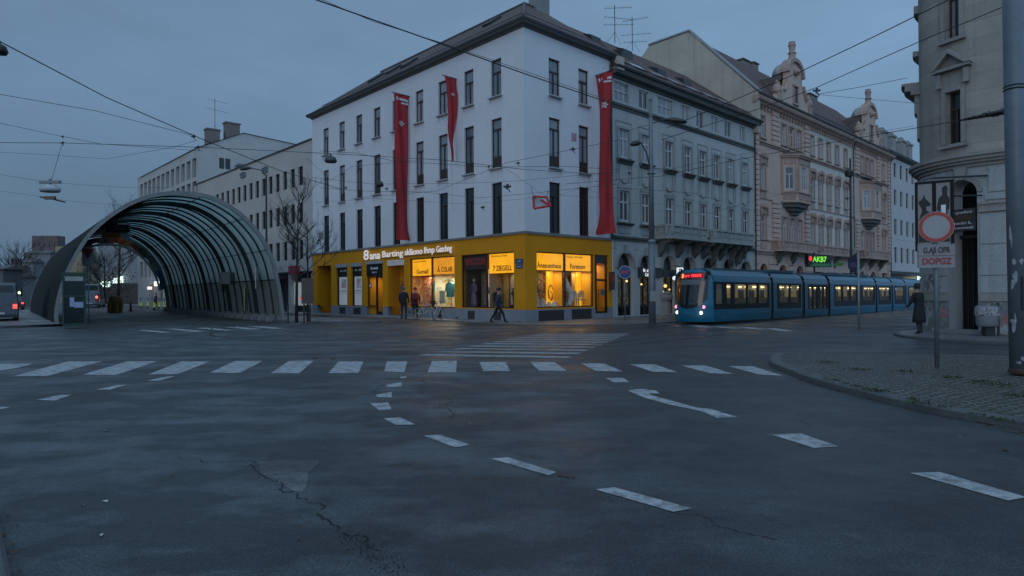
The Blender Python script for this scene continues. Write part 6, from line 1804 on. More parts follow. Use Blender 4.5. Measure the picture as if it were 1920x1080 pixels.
for i, (a, b) in enumerate(mods):
    s = M()
    a_ = a + (.55 if i == 0 else 0)
    hs = [(c, d, 1.0, 1.98) for c, d in wins if a < d and c < b] + [(c, d, .5, 1.96) for c, d in doors if a <= c < b]
    a0 = a
    # street side with window openings, lower skirt, curved shoulder, roof and far side
    s.wall(a0, b, .55, 2.12, [(c, d, max(.55, e), f) for c, d, e, f in hs], y=-.03, depth=.1, mi=0)
    for (y0, z0), (y1, z1) in zip(side, side[1:]):
        if (z0, z1) == (.5, 2.12): s.poly([(a0, -.03, .5), (b, -.03, .5), (b, -.03, .55), (a0, -.03, .55)]); continue
        s.poly([(a0, y0, z0), (b, y0, z0), (b, y1, z1), (a0, y1, z1)])
    s.poly([(a0, .42, 2.7), (b, .42, 2.7), (b, TW - .42, 2.7), (a0, TW - .42, 2.7)])
    for (y0, z0), (y1, z1) in zip(side, side[1:]): s.poly([(b, TW - y0, z0), (a0, TW - y0, z0), (a0, TW - y1, z1), (b, TW - y1, z1)])
    if i == len(mods) - 1: s.poly([(b, y, z) for y, z in side] + [(b, TW - y, z) for y, z in side[::-1]])
    body = s.build('body', blue, tr)
    # black band around the windows
    s = M(); wa = [h for h in hs]
    x0, x1 = (0.02 if i == 0 else wa[0][0] - .28), wa[-1][1] + .1
    if i != 2:
        zlo = .74 if i == 0 else .66
        s.wall(x0, x1, zlo, 2.08, [h for h in hs], y=-.034, depth=.09)
    else:
        s.wall(x0 + .1, x1, .56, 2.06, [(c, d, max(.56, e), f) for c, d, e, f in hs], y=-.034, depth=.09)
    s.build('window_band', tblack, body)
    s = M()
    for c, d, e, f in hs:
        if (c, d) in doors: continue
        s.poly([(c, .03, e), (d, .03, e), (d, .03, f), (c, .03, f)])
    s.build('window_pane', clear_glass('tram_glass', (.82, .82, .78), .12), body, each=.001)
    if i == 2:
        for c, d in doors:
            s = M(); m = (c + d) / 2
            for q in ((c, m - .02), (m + .02, d)):
                s.box(q[0], q[0] + .05, -.02, .05, .4, 1.96); s.box(q[1] - .05, q[1], -.02, .05, .4, 1.96); s.box(q[0] + .05, q[1] - .05, -.02, .05, .4, .62); s.box(q[0] + .05, q[1] - .05, -.02, .05, 1.9, 1.96)
            dd = s.build('door', tblack, tr); s = M(); s.poly([(c, .02, .6), (d, .02, .6), (d, .02, 1.93), (c, .02, 1.93)]); s.build('pane', MATS['tram_glass'], dd)
    # interior
    s = M()
    xa, xb = (1.1 if i == 0 else mods[i - 1][1] - .04), b - .05
    s.poly([(xa, TW - .12, .4), (xb, TW - .12, .4), (xb, TW - .12, 2.3), (xa, TW - .12, 2.3)], 0); s.poly([(xa, .08, .4), (xb, .08, .4), (xb, TW - .12, .4), (xa, TW - .12, .4)], 1)
    s.poly([(xa, .08, 2.3), (xb, .08, 2.3), (xb, TW - .12, 2.3), (xa, TW - .12, 2.3)], 2); 
    if i == 0: s.poly([(xa, .08, .4), (xa, TW - .12, .4), (xa, TW - .12, 2.3), (xa, .08, 2.3)], 0)
    if i == len(mods) - 1: s.poly([(xb, .08, .4), (xb, TW - .12, .4), (xb, TW - .12, 2.3), (xb, .08, 2.3)], 0)
    s.build('interior', [spots('tram_far_side', (.5, .45, .27), [(.55, .5, .3), (.3, .27, .16), (.5, .44, .25), (.6, .55, .35)], 1.3), paint('tram_floor', (.06, .055, .05), .6), paint('tram_ceiling', (.45, .4, .28), .6)], tr)
    s = M(); x = xa + .15
    while x < xb - .4:
        s.box(x, x + .85, .75, 1.1, 2.24, 2.27); x += 1.35
    s.build('lamp_and_glow_strip', glow('tram_lamp', (1, .78, .40), 4.2), tr, each=.01)
    s = M(); rq = random.Random(40 + i); x = xa + .2
    while x < xb - 1.2:
        s.box(x, x + .62, TW - .17, TW - .125, 1.0, 1.74); x += 1.3
    s.build('far_window', paint('night_pane', (.012, .012, .013), .6), tr, each=.01)
    s = M(); x = xa + .25
    while x < xb - .6:
        l_ = rq.uniform(.15, .5); s.box(x, x + l_, TW - .2, TW - .13, 1.88, 1.925); x += l_ + rq.uniform(.25, .9)
    s.build('lamp_and_glow_strip', MATS['tram_lamp'], tr, each=.01)  # added glowing strips on the far wall; ceiling lamps stay out of sight
    s = M(); rs = random.Random(i); x = xa + .3
    while x < xb - .5:
        s.box(x, x + .42, .25, .65, .7, .82); s.box(x, x + .09, .25, .65, .82, 1.25); s.box(x + .1, x + .5, 1.35, 1.75, .7, .82); s.box(x + .1, x + .19, 1.35, 1.75, .82, 1.28); x += rs.choice((.85, .95, 1.5))
    s.build('seat', paint('seat_cloth', (.09, .07, .05), .8), tr, each=.02)
    s = M(); x = xa + .6
    while x < xb: s.tube([(x, .55 + .35 * (int(x * 3) % 2), .42), (x, .55 + .35 * (int(x * 3) % 2), 2.28)], .018, 6); x += 1.1
    s.build('grab_pole', paint('yellow_pole', (.5, .4, .08), .4), tr, each=.01)
    if i:
        s = M(); g0 = mods[i - 1][1]
        k = 5
        for j in range(k):
            xq0, xq1 = g0 + (a - g0) * j / k, g0 + (a - g0) * (j + 1) / k; dd_ = .02 if j % 2 else .07
            sec = [(dd_, .2), (dd_ - .02, 2.15), (.14 + dd_, 2.5), (.45, 2.62 - dd_)]
            sec = sec + [(TW - y, z) for y, z in sec[::-1]]
            for (y0, z0), (y1, z1) in zip(sec, sec[1:]): s.poly([(xq0, y0, z0), (xq1, y0, z0), (xq1, y1, z1), (xq0, y1, z1)])
            for (y0, z0), (y1, z1) in zip(sec, sec[1:]): s.poly([(xq0, y0, z0), (xq0, y1, z1), (xq0, y1 + (.06 if y1 < 1 else -.06), z1), (xq0, y0 + (.06 if y0 < 1 else -.06), z0)])
        sec = [(.06, .3), (.06, 2.2), (.5, 2.5), (TW - .5, 2.5), (TW - .06, 2.2), (TW - .06, .3)]
        for (y0, z0), (y1, z1) in list(zip(sec, sec[1:])) + [(sec[-1], sec[0])]: s.poly([(g0 - .06, y0, z0), (a + .4, y0, z0), (a + .4, y1, z1), (g0 - .06, y1, z1)])
        s.build('gasket', paint('gangway_rubber', (.05, .055, .055), .75), tr, each=-1)
    s = M(); s.box(a + .4, b - .3, .35, TW - .35, 2.71, 2.86) if i in (1, 3) else s.box(a + .9, b - .3, .5, TW - .5, 2.71, 2.8); s.build('roof_box', paint('tram_roof_box', (.05, .09, .12), .5), tr)
# nose
def nose_x(y, z):
    t = (y - TW / 2) / (TW / 2)
    rake = max(0, z - 1.0) * .16 + max(0, z - 2.35) ** 2 * 1.6
    return -.55 * (1 - abs(t) ** 2.6) + .0 + rake * (1 - .5 * t * t) + max(0, .35 - z) * .25
NY, NZ = 44, 52
s = M(); vs, fs = [], []
for j in range(NZ + 1):
    z = ZS + (2.7 - ZS) * j / NZ
    for i in range(NY + 1):
        t = i / NY
        y = TW * t
        sh = .0 if z < 2.12 else (.06 * (z - 2.12) / .28 if z < 2.4 else .06 + .36 * ((z - 2.4) / .3) ** 2)
        y = -.03 + sh + (TW + .06 - 2 * sh) * t
        vs.append((min(nose_x(TW * t, z), .6), y, z))
for j in range(NZ):
    for i in range(NY):
        a = j * (NY + 1) + i
        fs.append([a, a + NY + 1, a + NY + 2, a + 1])
def in_screen(y, z):
    t = abs(y - TW / 2) / (TW / 2)
    if z > 2.56 or z < .78: return False
    lim = .86 if z > 1.25 else .86 * max(.25, ((z - .74) / .51) ** .55)
    return t < lim
o0 = len(s.v)
for f in fs:
    cy = sum(vs[k][1] for k in f) / 4; cz = sum(vs[k][2] for k in f) / 4
    s.mi.append(1 if in_screen(cy, cz) else 0); s.f.append(f)
s.v = [Vector(v) for v in vs]
s.build('nose', [blue, window_pane('windscreen', (.012, .015, .018), (.015, .018, .02), rough=.08)], tr, True)
def on_nose(y, z, out=.012): return Vector((nose_x(y, z) - out, y, z))
def nose_patch(name, y0, y1, z0, z1, m, out=.012, par=tr, n=8):
    s = M()
    for i in range(n):
        a, b = y0 + (y1 - y0) * i / n, y0 + (y1 - y0) * (i + 1) / n
        s.poly([on_nose(a, z0, out), on_nose(b, z0, out), on_nose(b, z1, out), on_nose(a, z1, out)])
    return s.build(name, m, par)
dsp = nose_patch('destination_display', .36, 1.66, 2.28, 2.5, glow('red_display', (.5, .0, .012), .25), .014)
led = glow('red_led', (1, .05, .07), 2.2)
o = lettering('Lurr 0050', .2, led, dsp, (0, 0, 0), (0, 0, 0), width=1.0)
for v in o.data.vertices: v.co = on_nose(.98 - v.co.x, 2.39 + v.co.y, .022 + v.co.z)
nose_patch('route_digit', 1.42, 1.52, 2.29, 2.49, glow('amber_led', (1, .35, .08), 2.2), .024, dsp, 2)
nose_patch('sun_blind', .38, 1.55, 1.95, 2.2, paint('pale_blind', (.11, .13, .14), .6), .01)
nose_patch('bumper_line', .1, 2.0, .40, .43, metal_dark, .01); 
s = M()
for y, z, nm in ((.42, .84, 0), (1.72, .84, 0)): s.lathe([(.0, -.02), (.075, -.015), (.085, .0), (.07, .02), (.0, .03)], (0, 0, 0), 14); 
for y, z, m_, nm in ((.32, .86, glow('pink_lamp', (1, .16, .24), 4.5), 'tail_light'), (1.84, .86, None, 'tail_light'), (.42, .58, glow('white_lamp', (1, .93, .9), 4), 'headlight'), (1.74, .58, None, 'headlight')):
    m_ = m_ or (MATS['pink_lamp'] if nm == 'tail_light' else MATS['white_lamp'])
    q = on_nose(y, z, .03)
    s = M(Matrix.Translation(q)); s.disc((0, 0, 0), .078, 'x', .05, 16); s.build(nm, m_, tr, each=-1)
s = M(); s.tube([on_nose(.5, 1.0, .03), on_nose(1.0, 1.25, .035)], .014, 5); s.tube([on_nose(.55, .98, .03), on_nose(.85, .95, .03)], .014, 5); s.build('wiper', black_m, tr)
lettering('1 306', .12, paint('pale_decal', (.15, .3, .4), .5), tr, on_nose(1.08, .58, .02), (pi / 2, 0, -pi / 2))
for x in (1.0, 4.2, 9): 
    lettering('* /', .16, MATS['pale_decal'], tr, (x, -.04 if x > 0 else 0, 2.22 if x < 2 else 2.2))
lettering('. .: 177', .16, MATS['pale_decal'], tr, (.75, -.02, .36), width=.7)
s = M(); s.box(.5, 35.5, .12, TW - .12, .05, .3); s.build('underframe', black_m, tr)
s = M(); s.tube([(-.3, .1, 2.55), (-.42, .02, 2.5)], .02, 6); s.box(-.5, -.38, -.06, .1, 2.38, 2.56); s.tube([(-.3, 2.0, 2.55), (-.42, 2.08, 2.5)], .02, 6); s.box(-.5, -.38, 2.0, 2.16, 2.38, 2.56); s.build('mirror', black_m, tr, each=.05)

# ==================================================================== PEOPLE
skin_c = paint('skin', (.32, .19, .14), .6); shoe_m = paint('dark_shoes', (.012, .012, .013), .5)
def person(label, p, rz, top, legs, hair_m, k=1.0, stride=.0, arms=(( .0, .0), (.0, .0)), hat=None, coat=None, bag=None, lean=0., bend=(0., 0.), group=None):
    """figure facing local -y; stride = half step length; arms = forward swing of the two arms (upper, lower)"""
    J, Ed, Rd, Tg = [], [], [], []
    def j(pt, r, par=None, tg='top'):
        J.append(Vector(pt)); Rd.append(r); Tg.append(tg)
        if par is not None: Ed.append((par, len(J) - 1))
        return len(J) - 1
    hz = .93 - .25 * stride * stride
    pel = j((0, 0, hz), (.15, .115), None, 'top')
    wa = j((0, -.01 - lean * .3, hz + .17), (.145, .105), pel); chs = j((0, -.02 - lean * .7, hz + .38), (.175, .12), wa)
    nk = j((0, -.02 - lean, hz + .55), (.062, .06), chs, 'skin'); hd0 = j((0, -.045 - lean * 1.15, hz + .64), (.075, .085), nk, 'skin'); hd1 = j((0, -.04 - lean * 1.25, hz + .75), (.072, .09), hd0, 'skin')
    hands = []
    for sd, sw, (up_, lo_) in ((-1, 1, arms[0]), (1, -1, arms[1])):
        hip = j((sd * .095, 0, hz - .06), (.1, .1), pel, 'legs')
        fy = -sw * stride; lift = .09 * stride if fy > 0 else 0.
        kn = j((sd * .1, fy * .5 - .05 - bend[0 if sd < 0 else 1] * .1, .5 + lift * .3), (.066, .068), hip, 'legs'); an = j((sd * .1, fy + .02, .1 + lift), (.045, .048), kn, 'legs')
        j((sd * .1, fy + .045, .045 + lift), (.04, .038), an, 'shoe'); j((sd * .12, fy - .14, .032 + lift * .2), (.038, .03), an, 'shoe')
        sh = j((sd * .19, -.02 - lean * .8, hz + .47), (.072, .07), chs)
        el = Vector((sd * .25, -.02 - lean * .6 - .28 * sin(up_), hz + .47 - .28 * cos(up_))); wr = el + Vector((sd * -.01, -.24 * sin(lo_), -.24 * cos(lo_)))
        e_ = j(el, (.05, .052), sh); w_ = j(wr, (.034, .036), e_); d = (wr - el).normalized(); pm = j(wr + d * .06, (.032, .02), w_, 'skin'); hands.append((J[pm], d, sd))
    me = bpy.data.meshes.new('body'); me.from_pydata(J, Ed, []); o = bpy.data.objects.new('body', me); COL.objects.link(o)
    o.modifiers.new('s', 'SKIN'); sv = me.skin_vertices[0].data
    for i, r in enumerate(Rd): sv[i].radius = r
    sv[0].use_root = True
    o.modifiers.new('d', 'SUBSURF').levels = 2
    dg = bpy.context.evaluated_depsgraph_get(); ev = bpy.data.meshes.new_from_object(o.evaluated_get(dg))
    bpy.data.objects.remove(o)
    s = M(); order = ['top', 'legs', 'skin', 'shoe']
    s.v = [v.co.copy() for v in ev.vertices]
    segs = [(J[a], J[b], Tg[b]) for a, b in Ed]
    for f in ev.polygons:
        c = f.center; best, bt = 9e9, 'top'
        for a, b, t in segs:
            ab = b - a; q = max(0, min(1, (c - a).dot(ab) / max(1e-6, ab.length_squared))); dd = (a + ab * q - c).length
            if dd < best: best, bt = dd, t
        if bt == 'legs' and c.z > hz - .03: bt = 'top'
        s.f.append(list(f.vertices)); s.mi.append(order.index(bt))
    # fingers, thumb, face
    for pm, d, sd in hands:
        side_ = Vector((0, -1, 0)); side_ = (side_ - d * side_.dot(d)).normalized(); inn = d.cross(side_) * (-sd)
        for q, ln in ((-.024, .06), (-.008, .072), (.008, .068), (.024, .054)):
            b0 = pm + d * .015 + side_ * q
            s.tube([b0, b0 + d * ln * .5 + inn * .006, b0 + d * ln * .85 + inn * .025], .0085, 6, .006, 2)
        b0 = pm - d * .02 + side_ * .026; s.tube([b0, b0 + side_ * .028 + d * .02, b0 + side_ * .032 + d * .05 + inn * .012], .0095, 6, .007, 2)
    hc = J[5]
    s.tube([hc + Vector((0, -.085, .0)), hc + Vector((0, -.115, -.035)), hc + Vector((0, -.088, -.045))], .014, 6, .012, 2)
    for q in (-1, 1):
        s.tube([hc + Vector((q * .075, .01, .0)), hc + Vector((q * .085, .02, -.025)), hc + Vector((q * .075, .012, -.05))], .014, 6, .01, 2)
        s.lathe([(0, -.009), (.011, 0), (0, .009)], tuple(hc + Vector((q * .03, -.085, .005))), 8, mi=3)
    s.tube([hc + Vector((-.022, -.085, -.075)), hc + Vector((.022, -.085, -.075))], .006, 5, None, 3)
    b = s.build('person', [top, legs, skin_c, shoe_m], None, True)
    b.location = p; b.rotation_euler = (0, 0, rz); b.scale = (k, k, k)
    tag(b, label, 'person', group)
    s = M(); n = 14
    if hat:
        s.lathe([(.1, .0), (.104, .03), (.1, .09), (.075, .135), (.02, .15)], tuple(hc + Vector((0, .005, -.005))), n, 1, 1.12); s.prism([(-.07, -.1), (.07, -.1), (.05, -.17), (-.05, -.17)], .015, 'z', hc.z + .005) if hat == 'cap' else None
        s.build('cap', hair_m, b, True)
    else:
        s.lathe([(.085, -.07), (.096, -.02), (.1, .04), (.085, .095), (.05, .125), (.01, .135)], tuple(hc + Vector((0, .022, -.005))), n, .98, 1.0); s.build('hair', hair_m, b, True)
    if coat:
        s = M(); s.lathe([(coat[1], coat[0]), (coat[1] * .97, coat[0] + .15), (.185, hz + .02), (.165, hz + .2), (.2, hz + .42), (.1, hz + .55)], (0, -lean * .4, 0), 16, 1.0, .72); s.lathe([(coat[1] * .9, coat[0] + .01), (.1, coat[0] + .02)], (0, 0, 0), 16, 1, .7); s.build('coat', top, b, True)
    else:
        s = M(); s.lathe([(.178, hz - .1), (.185, hz - .02), (.175, hz + .1), (.19, hz + .3), (.205, hz + .44), (.13, hz + .53), (.075, hz + .56)], (0, -lean * .5, 0), 16, 1.0, .72); s.build('jacket', top, b, True)
    if bag:
        s = M(); s.lathe([(.02, 0), (.15, .02), (.165, .15), (.15, .33), (.08, .4), (.02, .41)], (0, .17 - lean * .6, hz + .1), 12, 1, .6); s.build('backpack', bag, b, True)
    return b
navy = paint('navy_jacket', (.012, .024, .05), .8); blk = paint('black_cloth', (.010, .011, .013), .85); dkgrey = paint('charcoal_cloth', (.02, .024, .03), .85)
maroon = paint('maroon_jacket', (.16, .012, .025), .8); greyhair = paint('grey_hair', (.12, .12, .12), .8); darkhair = paint('dark_hair', (.012, .01, .009), .7); denim = paint('dark_denim', (.025, .04, .06), .85)
HEADR = A_R - pi / 2      # heading along the side street towards the viewer
person('person in a dark cap and navy jacket striding past the corner shop windows', gnd(934, 606, .06), rd(104), navy, blk, blk, 1.02, .36, ((-.5, -.2), (.45, .8)), 'cap')
person('person with grey hair in a black jacket standing by the orange recess', gnd(757, 599.5, .06), rd(172), blk, dkgrey, greyhair, 1.1, .04, ((.1, .5), (.1, .5)))
person('person in a maroon hooded jacket standing beside the bicycles', gnd(779, 597.5, .06), rd(190), maroon, blk, maroon, 1.06, .12, ((.2, .9), (.3, .9)), 'hood', None, maroon, .05)
person('person in a long dark coat standing beside the stone corner house', gnd(1725, 627, .09), rd(200), blk, dkgrey, darkhair, .99, .05, ((.15, .3), (.25, .7)), None, (.42, .25), None, .06)
person('person in dark clothes beside the white car beyond the hall', gnd(292, 577), rd(150), dkgrey, blk, darkhair, 1.0, .1)

# ==================================================================== BICYCLES AND SMALL THINGS BY THE SHOP
def bicycle(label, p, rz, m, basket=None, lamp=None):
    o = thing('bicycle', label, 'bicycle', p, rz, None)
    for x in (-.52, .52):
        s = M(); n = 28
        s.tube([(x + .33 * cos(2 * pi * i / n), 0, .34 + .33 * sin(2 * pi * i / n)) for i in range(n + 1)], .019, 6)
        w_ = s.build('wheel', rubber, o)
        s = M(); s.tube([(x + .305 * cos(2 * pi * i / n), 0, .34 + .305 * sin(2 * pi * i / n)) for i in range(n + 1)], .01, 5)
        for i in range(14): s.tube([(x, .01 * (-1) ** i, .34), (x + .3 * cos(2 * pi * i / 14), 0, .34 + .3 * sin(2 * pi * i / 14))], .0025, 3)
        s.tube([(x, -.05, .34), (x, .05, .34)], .02, 8); s.build('rim', paint('bright_spokes', (.45, .5, .5), .3, .6), w_)
    s = M(); bb, st, hd, rr, ff = (-.08, 0, .3), (-.24, 0, .82), (.36, 0, .86), (-.52, 0, .34), (.52, 0, .34)
    for a, b in ((bb, st), (st, hd), (bb, (.39, 0, .74)), (rr, bb), (rr, (-.21, 0, .72))): s.tube([a, b], .018, 8)
    s.tube([hd, (.4, 0, .7), ff], .017, 8); s.build('frame', m, o)
    s = M(); s.tube([hd, (.33, 0, 1.02)], .014, 6); s.tube([(.22, -.28, 1.03), (.34, -.16, 1.04), (.34, .16, 1.04), (.22, .28, 1.03)], .013, 6); s.build('handlebar', metal_dark, o)
    s = M(); s.tube([st, (-.27, 0, .93)], .014, 6); s.lathe([(.02, 0), (.1, .02), (.08, .06), (.02, .07)], (-.28, 0, .92), 10, 1.3, .8); s.build('saddle', black_m, o)
    s = M(); s.disc((-.08, .03, .3), .09, 'y', .01, 16); s.tube([(-.08, -.1, .42), (-.08, .04, .3), (-.08, .1, .18)], .012, 5); s.build('crank', metal_grey, o)
    if basket: s = M(); s.lathe([(.12, 0), (.17, .22), (.175, .24)], (.48, 0, .86), 10, 1, .9); s.build('basket', metal_dark, o)
    if lamp: s = M(); s.lathe([(.01, -.04), (.05, 0), (.01, .05)], (.44, 0, .93), 8); s.build('lamp', glow('bike_lamp', (1, .97, .9), 5), o, each=-1)
    return o
bicycle('pale green bicycle with a lit front lamp parked below the bright shop window', gnd(798, 598, .06), HEADR + rd(35), paint('mint_frame', (.35, .45, .4), .4), 1, 1)
bicycle('white bicycle leaning nearest the right end of the bright shop window', gnd(822, 599.5, .06), HEADR + rd(120), paint('white_frame', (.5, .52, .52), .4))
bicycle('black bicycle standing behind the person in the black jacket', gnd(770, 595, .06), HEADR + rd(20), paint('black_frame', (.03, .035, .035), .4))
def dog(p, rz):
    o = thing('dog', 'small black and white dog sitting by the grey plinth', 'dog', p, rz)
    J = [(0, 0, .16), (.02, 0, .28), (.1, 0, .4), (.14, 0, .48), (.2, 0, .52), (.29, 0, .49), (.13, -.07, .2), (.16, -.07, .02), (.13, .07, .2), (.16, .07, .02), (-.04, -.1, .1), (.1, -.11, .03), (-.04, .1, .1), (.1, .11, .03), (-.14, 0, .05), (-.28, .04, .04)]
    E_ = [(0, 1), (1, 2), (2, 3), (3, 4), (4, 5), (2, 6), (6, 7), (2, 8), (8, 9), (0, 10), (10, 11), (0, 12), (12, 13), (0, 14), (14, 15)]
    R_ = [.13, .11, .1, .07, .075, .035, .04, .028, .04, .028, .07, .03, .07, .03, .04, .02]
    me = bpy.data.meshes.new('b'); me.from_pydata(J, E_, []); t = bpy.data.objects.new('b', me); COL.objects.link(t); t.modifiers.new('s', 'SKIN'); sv = me.skin_vertices[0].data
    for i, r in enumerate(R_): sv[i].radius = (r, r)
    sv[0].use_root = True; t.modifiers.new('d', 'SUBSURF').levels = 2
    ev = bpy.data.meshes.new_from_object(t.evaluated_get(bpy.context.evaluated_depsgraph_get())); bpy.data.objects.remove(t)
    s = M(); s.v = [v.co.copy() for v in ev.vertices]
    for f in ev.polygons: s.f.append(list(f.vertices)); c = f.center; s.mi.append(1 if (c.x > .07 and c.z < .42) or c.x > .24 else 0)
    for q in (-1, 1): s.tube([(.17, .05 * q, .56), (.15, .075 * q, .63), (.16, .08 * q, .58)], .025, 6, .012)
    s.build('body', [paint('black_fur', (.02, .02, .02), .9), paint('white_fur', (.5, .5, .48), .9)], o, True)
dog(gnd(862, 597.5, .06), HEADR + rd(60))

# ==================================================================== POSTS, LAMPS AND SIGNS
def lamp_head(par, c, d, L_, mat, nm='lamp_head'):
    """cobra head hanging from point c, pointing along d"""
    d = Vector(d).normalized(); T = Matrix.Translation(c) @ Matrix.Rotation(math.atan2(d.y, d.x), 4, 'Z') @ Matrix.Rotation(rd(12), 4, 'Y')
    s = M(T)
    sec = [(0, .05, .06), (.12, .11, .11), (.4 * L_, .19, .18), (.75 * L_, .2, .16), (L_, .1, .07)]
    v, f = [], []
    n = 12
    for x, w_, h_ in sec:
        for i in range(n): t = 2 * pi * i / n; v.append((x, w_ * cos(t), h_ * sin(t) * (1 if sin(t) > 0 else .55)))
    for k in range(len(sec) - 1):
        for i in range(n): f.append([k * n + i, k * n + (i + 1) % n, (k + 1) * n + (i + 1) % n, (k + 1) * n + i])
    f += [list(range(n))[::-1], [(len(sec) - 1) * n + i for i in range(n)]]
    s.add(v, f); return s.build(nm, mat, par, True)
P0 = gnd(1223, 607, .06)
sl = thing('street_lamp', 'tall grey steel street lamp mast with two lamp arms in front of the grey house', 'street lamp', P0)
s = M(); s.tube([(0, 0, 0), (0, 0, 4.0)], .17, 16); s.tube([(0, 0, 3.9), (0, 0, 10.95)], [.14, .085], 16); s.tube([(0, 0, 10.9), (0, 0, 11.05)], .1, 12, .03); s.build('mast', metal_grey, sl, True)
s = M(); s.tube([(0, 0, 9.75), (.5, -.1, 9.92), (.8, -.15, 9.94)], .03, 8); s.tube([(-1.1, .1, 9.45), (0, 0, 9.75)], .012, 6); s.build('lamp_arm', metal_dark, sl); lamp_head(sl, (.7, -.15, 9.92), (1, -.2, 0), 1.0, metal_dark)
s = M(); s.tube([(0, 0, 7.3), (-.25, -.3, 8.2), (-.6, -.6, 8.7)], .028, 8); s.build('lamp_arm', metal_dark, sl); lamp_head(sl, (-.58, -.58, 8.68), (-1, -.4, 0), .6, metal_dark)
s = M(); s.tube([(.0, 0, 7.6), (.9, .2, 7.55)], .03, 6); s.lathe([(.19, 7.3), (.2, 7.33), (.19, 7.36)], (0, 0, 0), 14); s.lathe([(.2, 3.95), (.21, 4.0), (.15, 4.1)], (0, 0, 0), 14); s.build('wire_bracket', metal_grey, sl, each=.2)
s = M(); s.box(-.14, .14, -.185, -.165, 1.1, 1.6); s.build('notice', paint('torn_notice', (.22, .24, .25), .7), sl)
q_ = dep(500, 545, 47); o = thing('street_lamp', 'thin lamp post rising behind the right shoulder of the hall before the beige office', 'street lamp', (q_.x, q_.y, .06))
s = M(); s.tube([(0, 0, 0), (0, 0, 10.4)], .09, 10, .06); s.build('mast', metal_dark, o); s = M(); s.tube([(0, 0, 10.3), (-.3, -.2, 10.7), (-1.0, -.5, 10.8)], .035, 6); s.build('lamp_arm', metal_dark, o); lamp_head(o, (-.9, -.45, 10.8), (-1, -.5, 0), .8, metal_dark)
def post_sign(name, label, cat, base, hgt, r, mat=None):
    o = thing(name, label, cat, base); s = M(); s.tube([(0, 0, 0), (0, 0, hgt)], r, 12); s.tube([(0, 0, hgt), (0, 0, hgt + .02)], r * 1.1, 12); s.build('post', mat or metal_grey, o, True); return o
o = post_sign('round_sign', 'round blue no-stopping sign with red cross on a thin post by the yellow shop', 'traffic sign', gnd(1172, 601, .06), 2.95, .03)
s = M(); s.disc((0, -.06, 2.62), .36, 'y', .02, 32); d_ = s.build('disc', pb, o); s = M(); s.disc((0, -.068, 2.62), .36, 'y', .006, 32, r_in=.32); s.build('rim', paint('pale_rim', (.32, .35, .38), .5), d_)
s = M(); s.box(-.2, -.06, -.066, -.061, 2.55, 2.72); s.box(.04, .18, -.066, -.061, 2.55, 2.72); s.box(-.06, .04, -.066, -.061, 2.6, 2.68); s.build('mark', red_m, d_)
# thin steel post at the tram with a dark flag-shaped sign
o = post_sign('stop_post', 'thin pale post with a dark blue stop flag in front of the tram', 'post', gnd(1611, 618), 3.2, .045, paint('pale_post', (.3, .34, .36), .4, .3))
s = M(); s.prism([(-.08, 3.2), (-.42, 2.95), (-.42, 2.55), (-.08, 2.25)], .05, 'y', -.03); f_ = s.build('flag', paint('dark_blue_flag', (.02, .025, .06), .5), o); s = M(); s.box(-.36, -.14, -.04, -.031, 2.6, 2.8); s.build('mark', paint('flag_violet', (.08, .07, .16), .5), f_)
# no-entry sign
PS = gnd(1757, 690, .12)
o = post_sign('no_entry_sign', 'round white sign with red rim above a two-line plate on a grey post', 'traffic sign', PS, 3.02, .042)
PZ = .13
TS = -math.atan2(PS.x, PS.y) * .75
def turned(par, z): 
    e_ = bpy.data.objects.new('x', None); return Matrix.Rotation(TS, 4, 'Z')
T = Matrix.Rotation(TS, 4, 'Z')
s = M(T); s.disc((0, -.065, 2.74), .298, 'y', .02, 48); d_ = s.build('disc', paint('sign_white', (.27, .30, .325), .4, 0, .15), o)
s = M(T); s.disc((0, -.072, 2.74), .288, 'y', .008, 48, r_in=.228); s.build('rim', paint('sign_red', (.36, .014, .012), .4, 0, .15), d_)
s = M(T); s.box(-.315, .315, -.07, -.05, 1.95, 2.405); s.box(-.315, .315, -.078, -.07, 2.39, 2.405); s.box(-.315, .315, -.078, -.07, 1.95, 1.965); pl2 = s.build('plate', paint('plate_white', (.23, .255, .28), .45, 0, .15), o)
s = M(T); s.box(-.305, .305, -.076, -.071, 2.178, 2.188); s.box(-.31, -.3, -.0765, -.071, 1.965, 2.39); s.box(.3, .31, -.0765, -.071, 1.965, 2.39); s.build('plate_border', paint('border_red', (.16, .07, .08), .5), pl2)
lettering('G.AJI OPR', .16, paint('sign_black', (.02, .02, .025), .5), pl2, T @ Vector((0, -.079, 2.285)), (pi / 2, 0, TS), width=.44, bold=.003)
lettering('DOPGZ', .17, paint('letter_crimson', (.34, .015, .04), .5), pl2, T @ Vector((0, -.079, 2.07)), (pi / 2, 0, TS), width=.48, bold=.004)
# big worn mast at the right
PB = gnd(1914, 701, .12)
bm = thing('overhead_wire_mast', 'thick grey-blue steel mast with peeling paint at the right of the cobbled island', 'mast', PB)
s = M(); s.tube([(0, 0, 0), (-.05, 0, 4), (-.13, 0, 12.5)], [.165, .155, .14], 28); s.build('mast', paint('peeling_mast_paint', (.12, .155, .18), .45, .1, .3, 1.6), bm, True)
s = M(); rs = random.Random(2)
for i in range(24):
    th = rd(rs.uniform(190, 320)); z = rs.choice((rs.uniform(.2, 1.0), rs.uniform(.2, 3.2), rs.uniform(1.4, 2.4)))
    w_, h_ = rs.uniform(.02, .06), rs.uniform(.03, .16)
    pts_ = []
    for k in range(8):
        t = 2 * pi * k / 8; q = rs.uniform(.6, 1.2)
        a = th + w_ * cos(t) * q / .2; rz_ = .1672 - .0025 * z; pts_.append((rz_ * cos(a) - .0125 * z, rz_ * sin(a), z + h_ * sin(t) * q))
    s.poly(pts_)
s.build('sticker_scrap', [paint('pale_scrap', (.33, .35, .37), .7, 0, .5, 14)], bm)
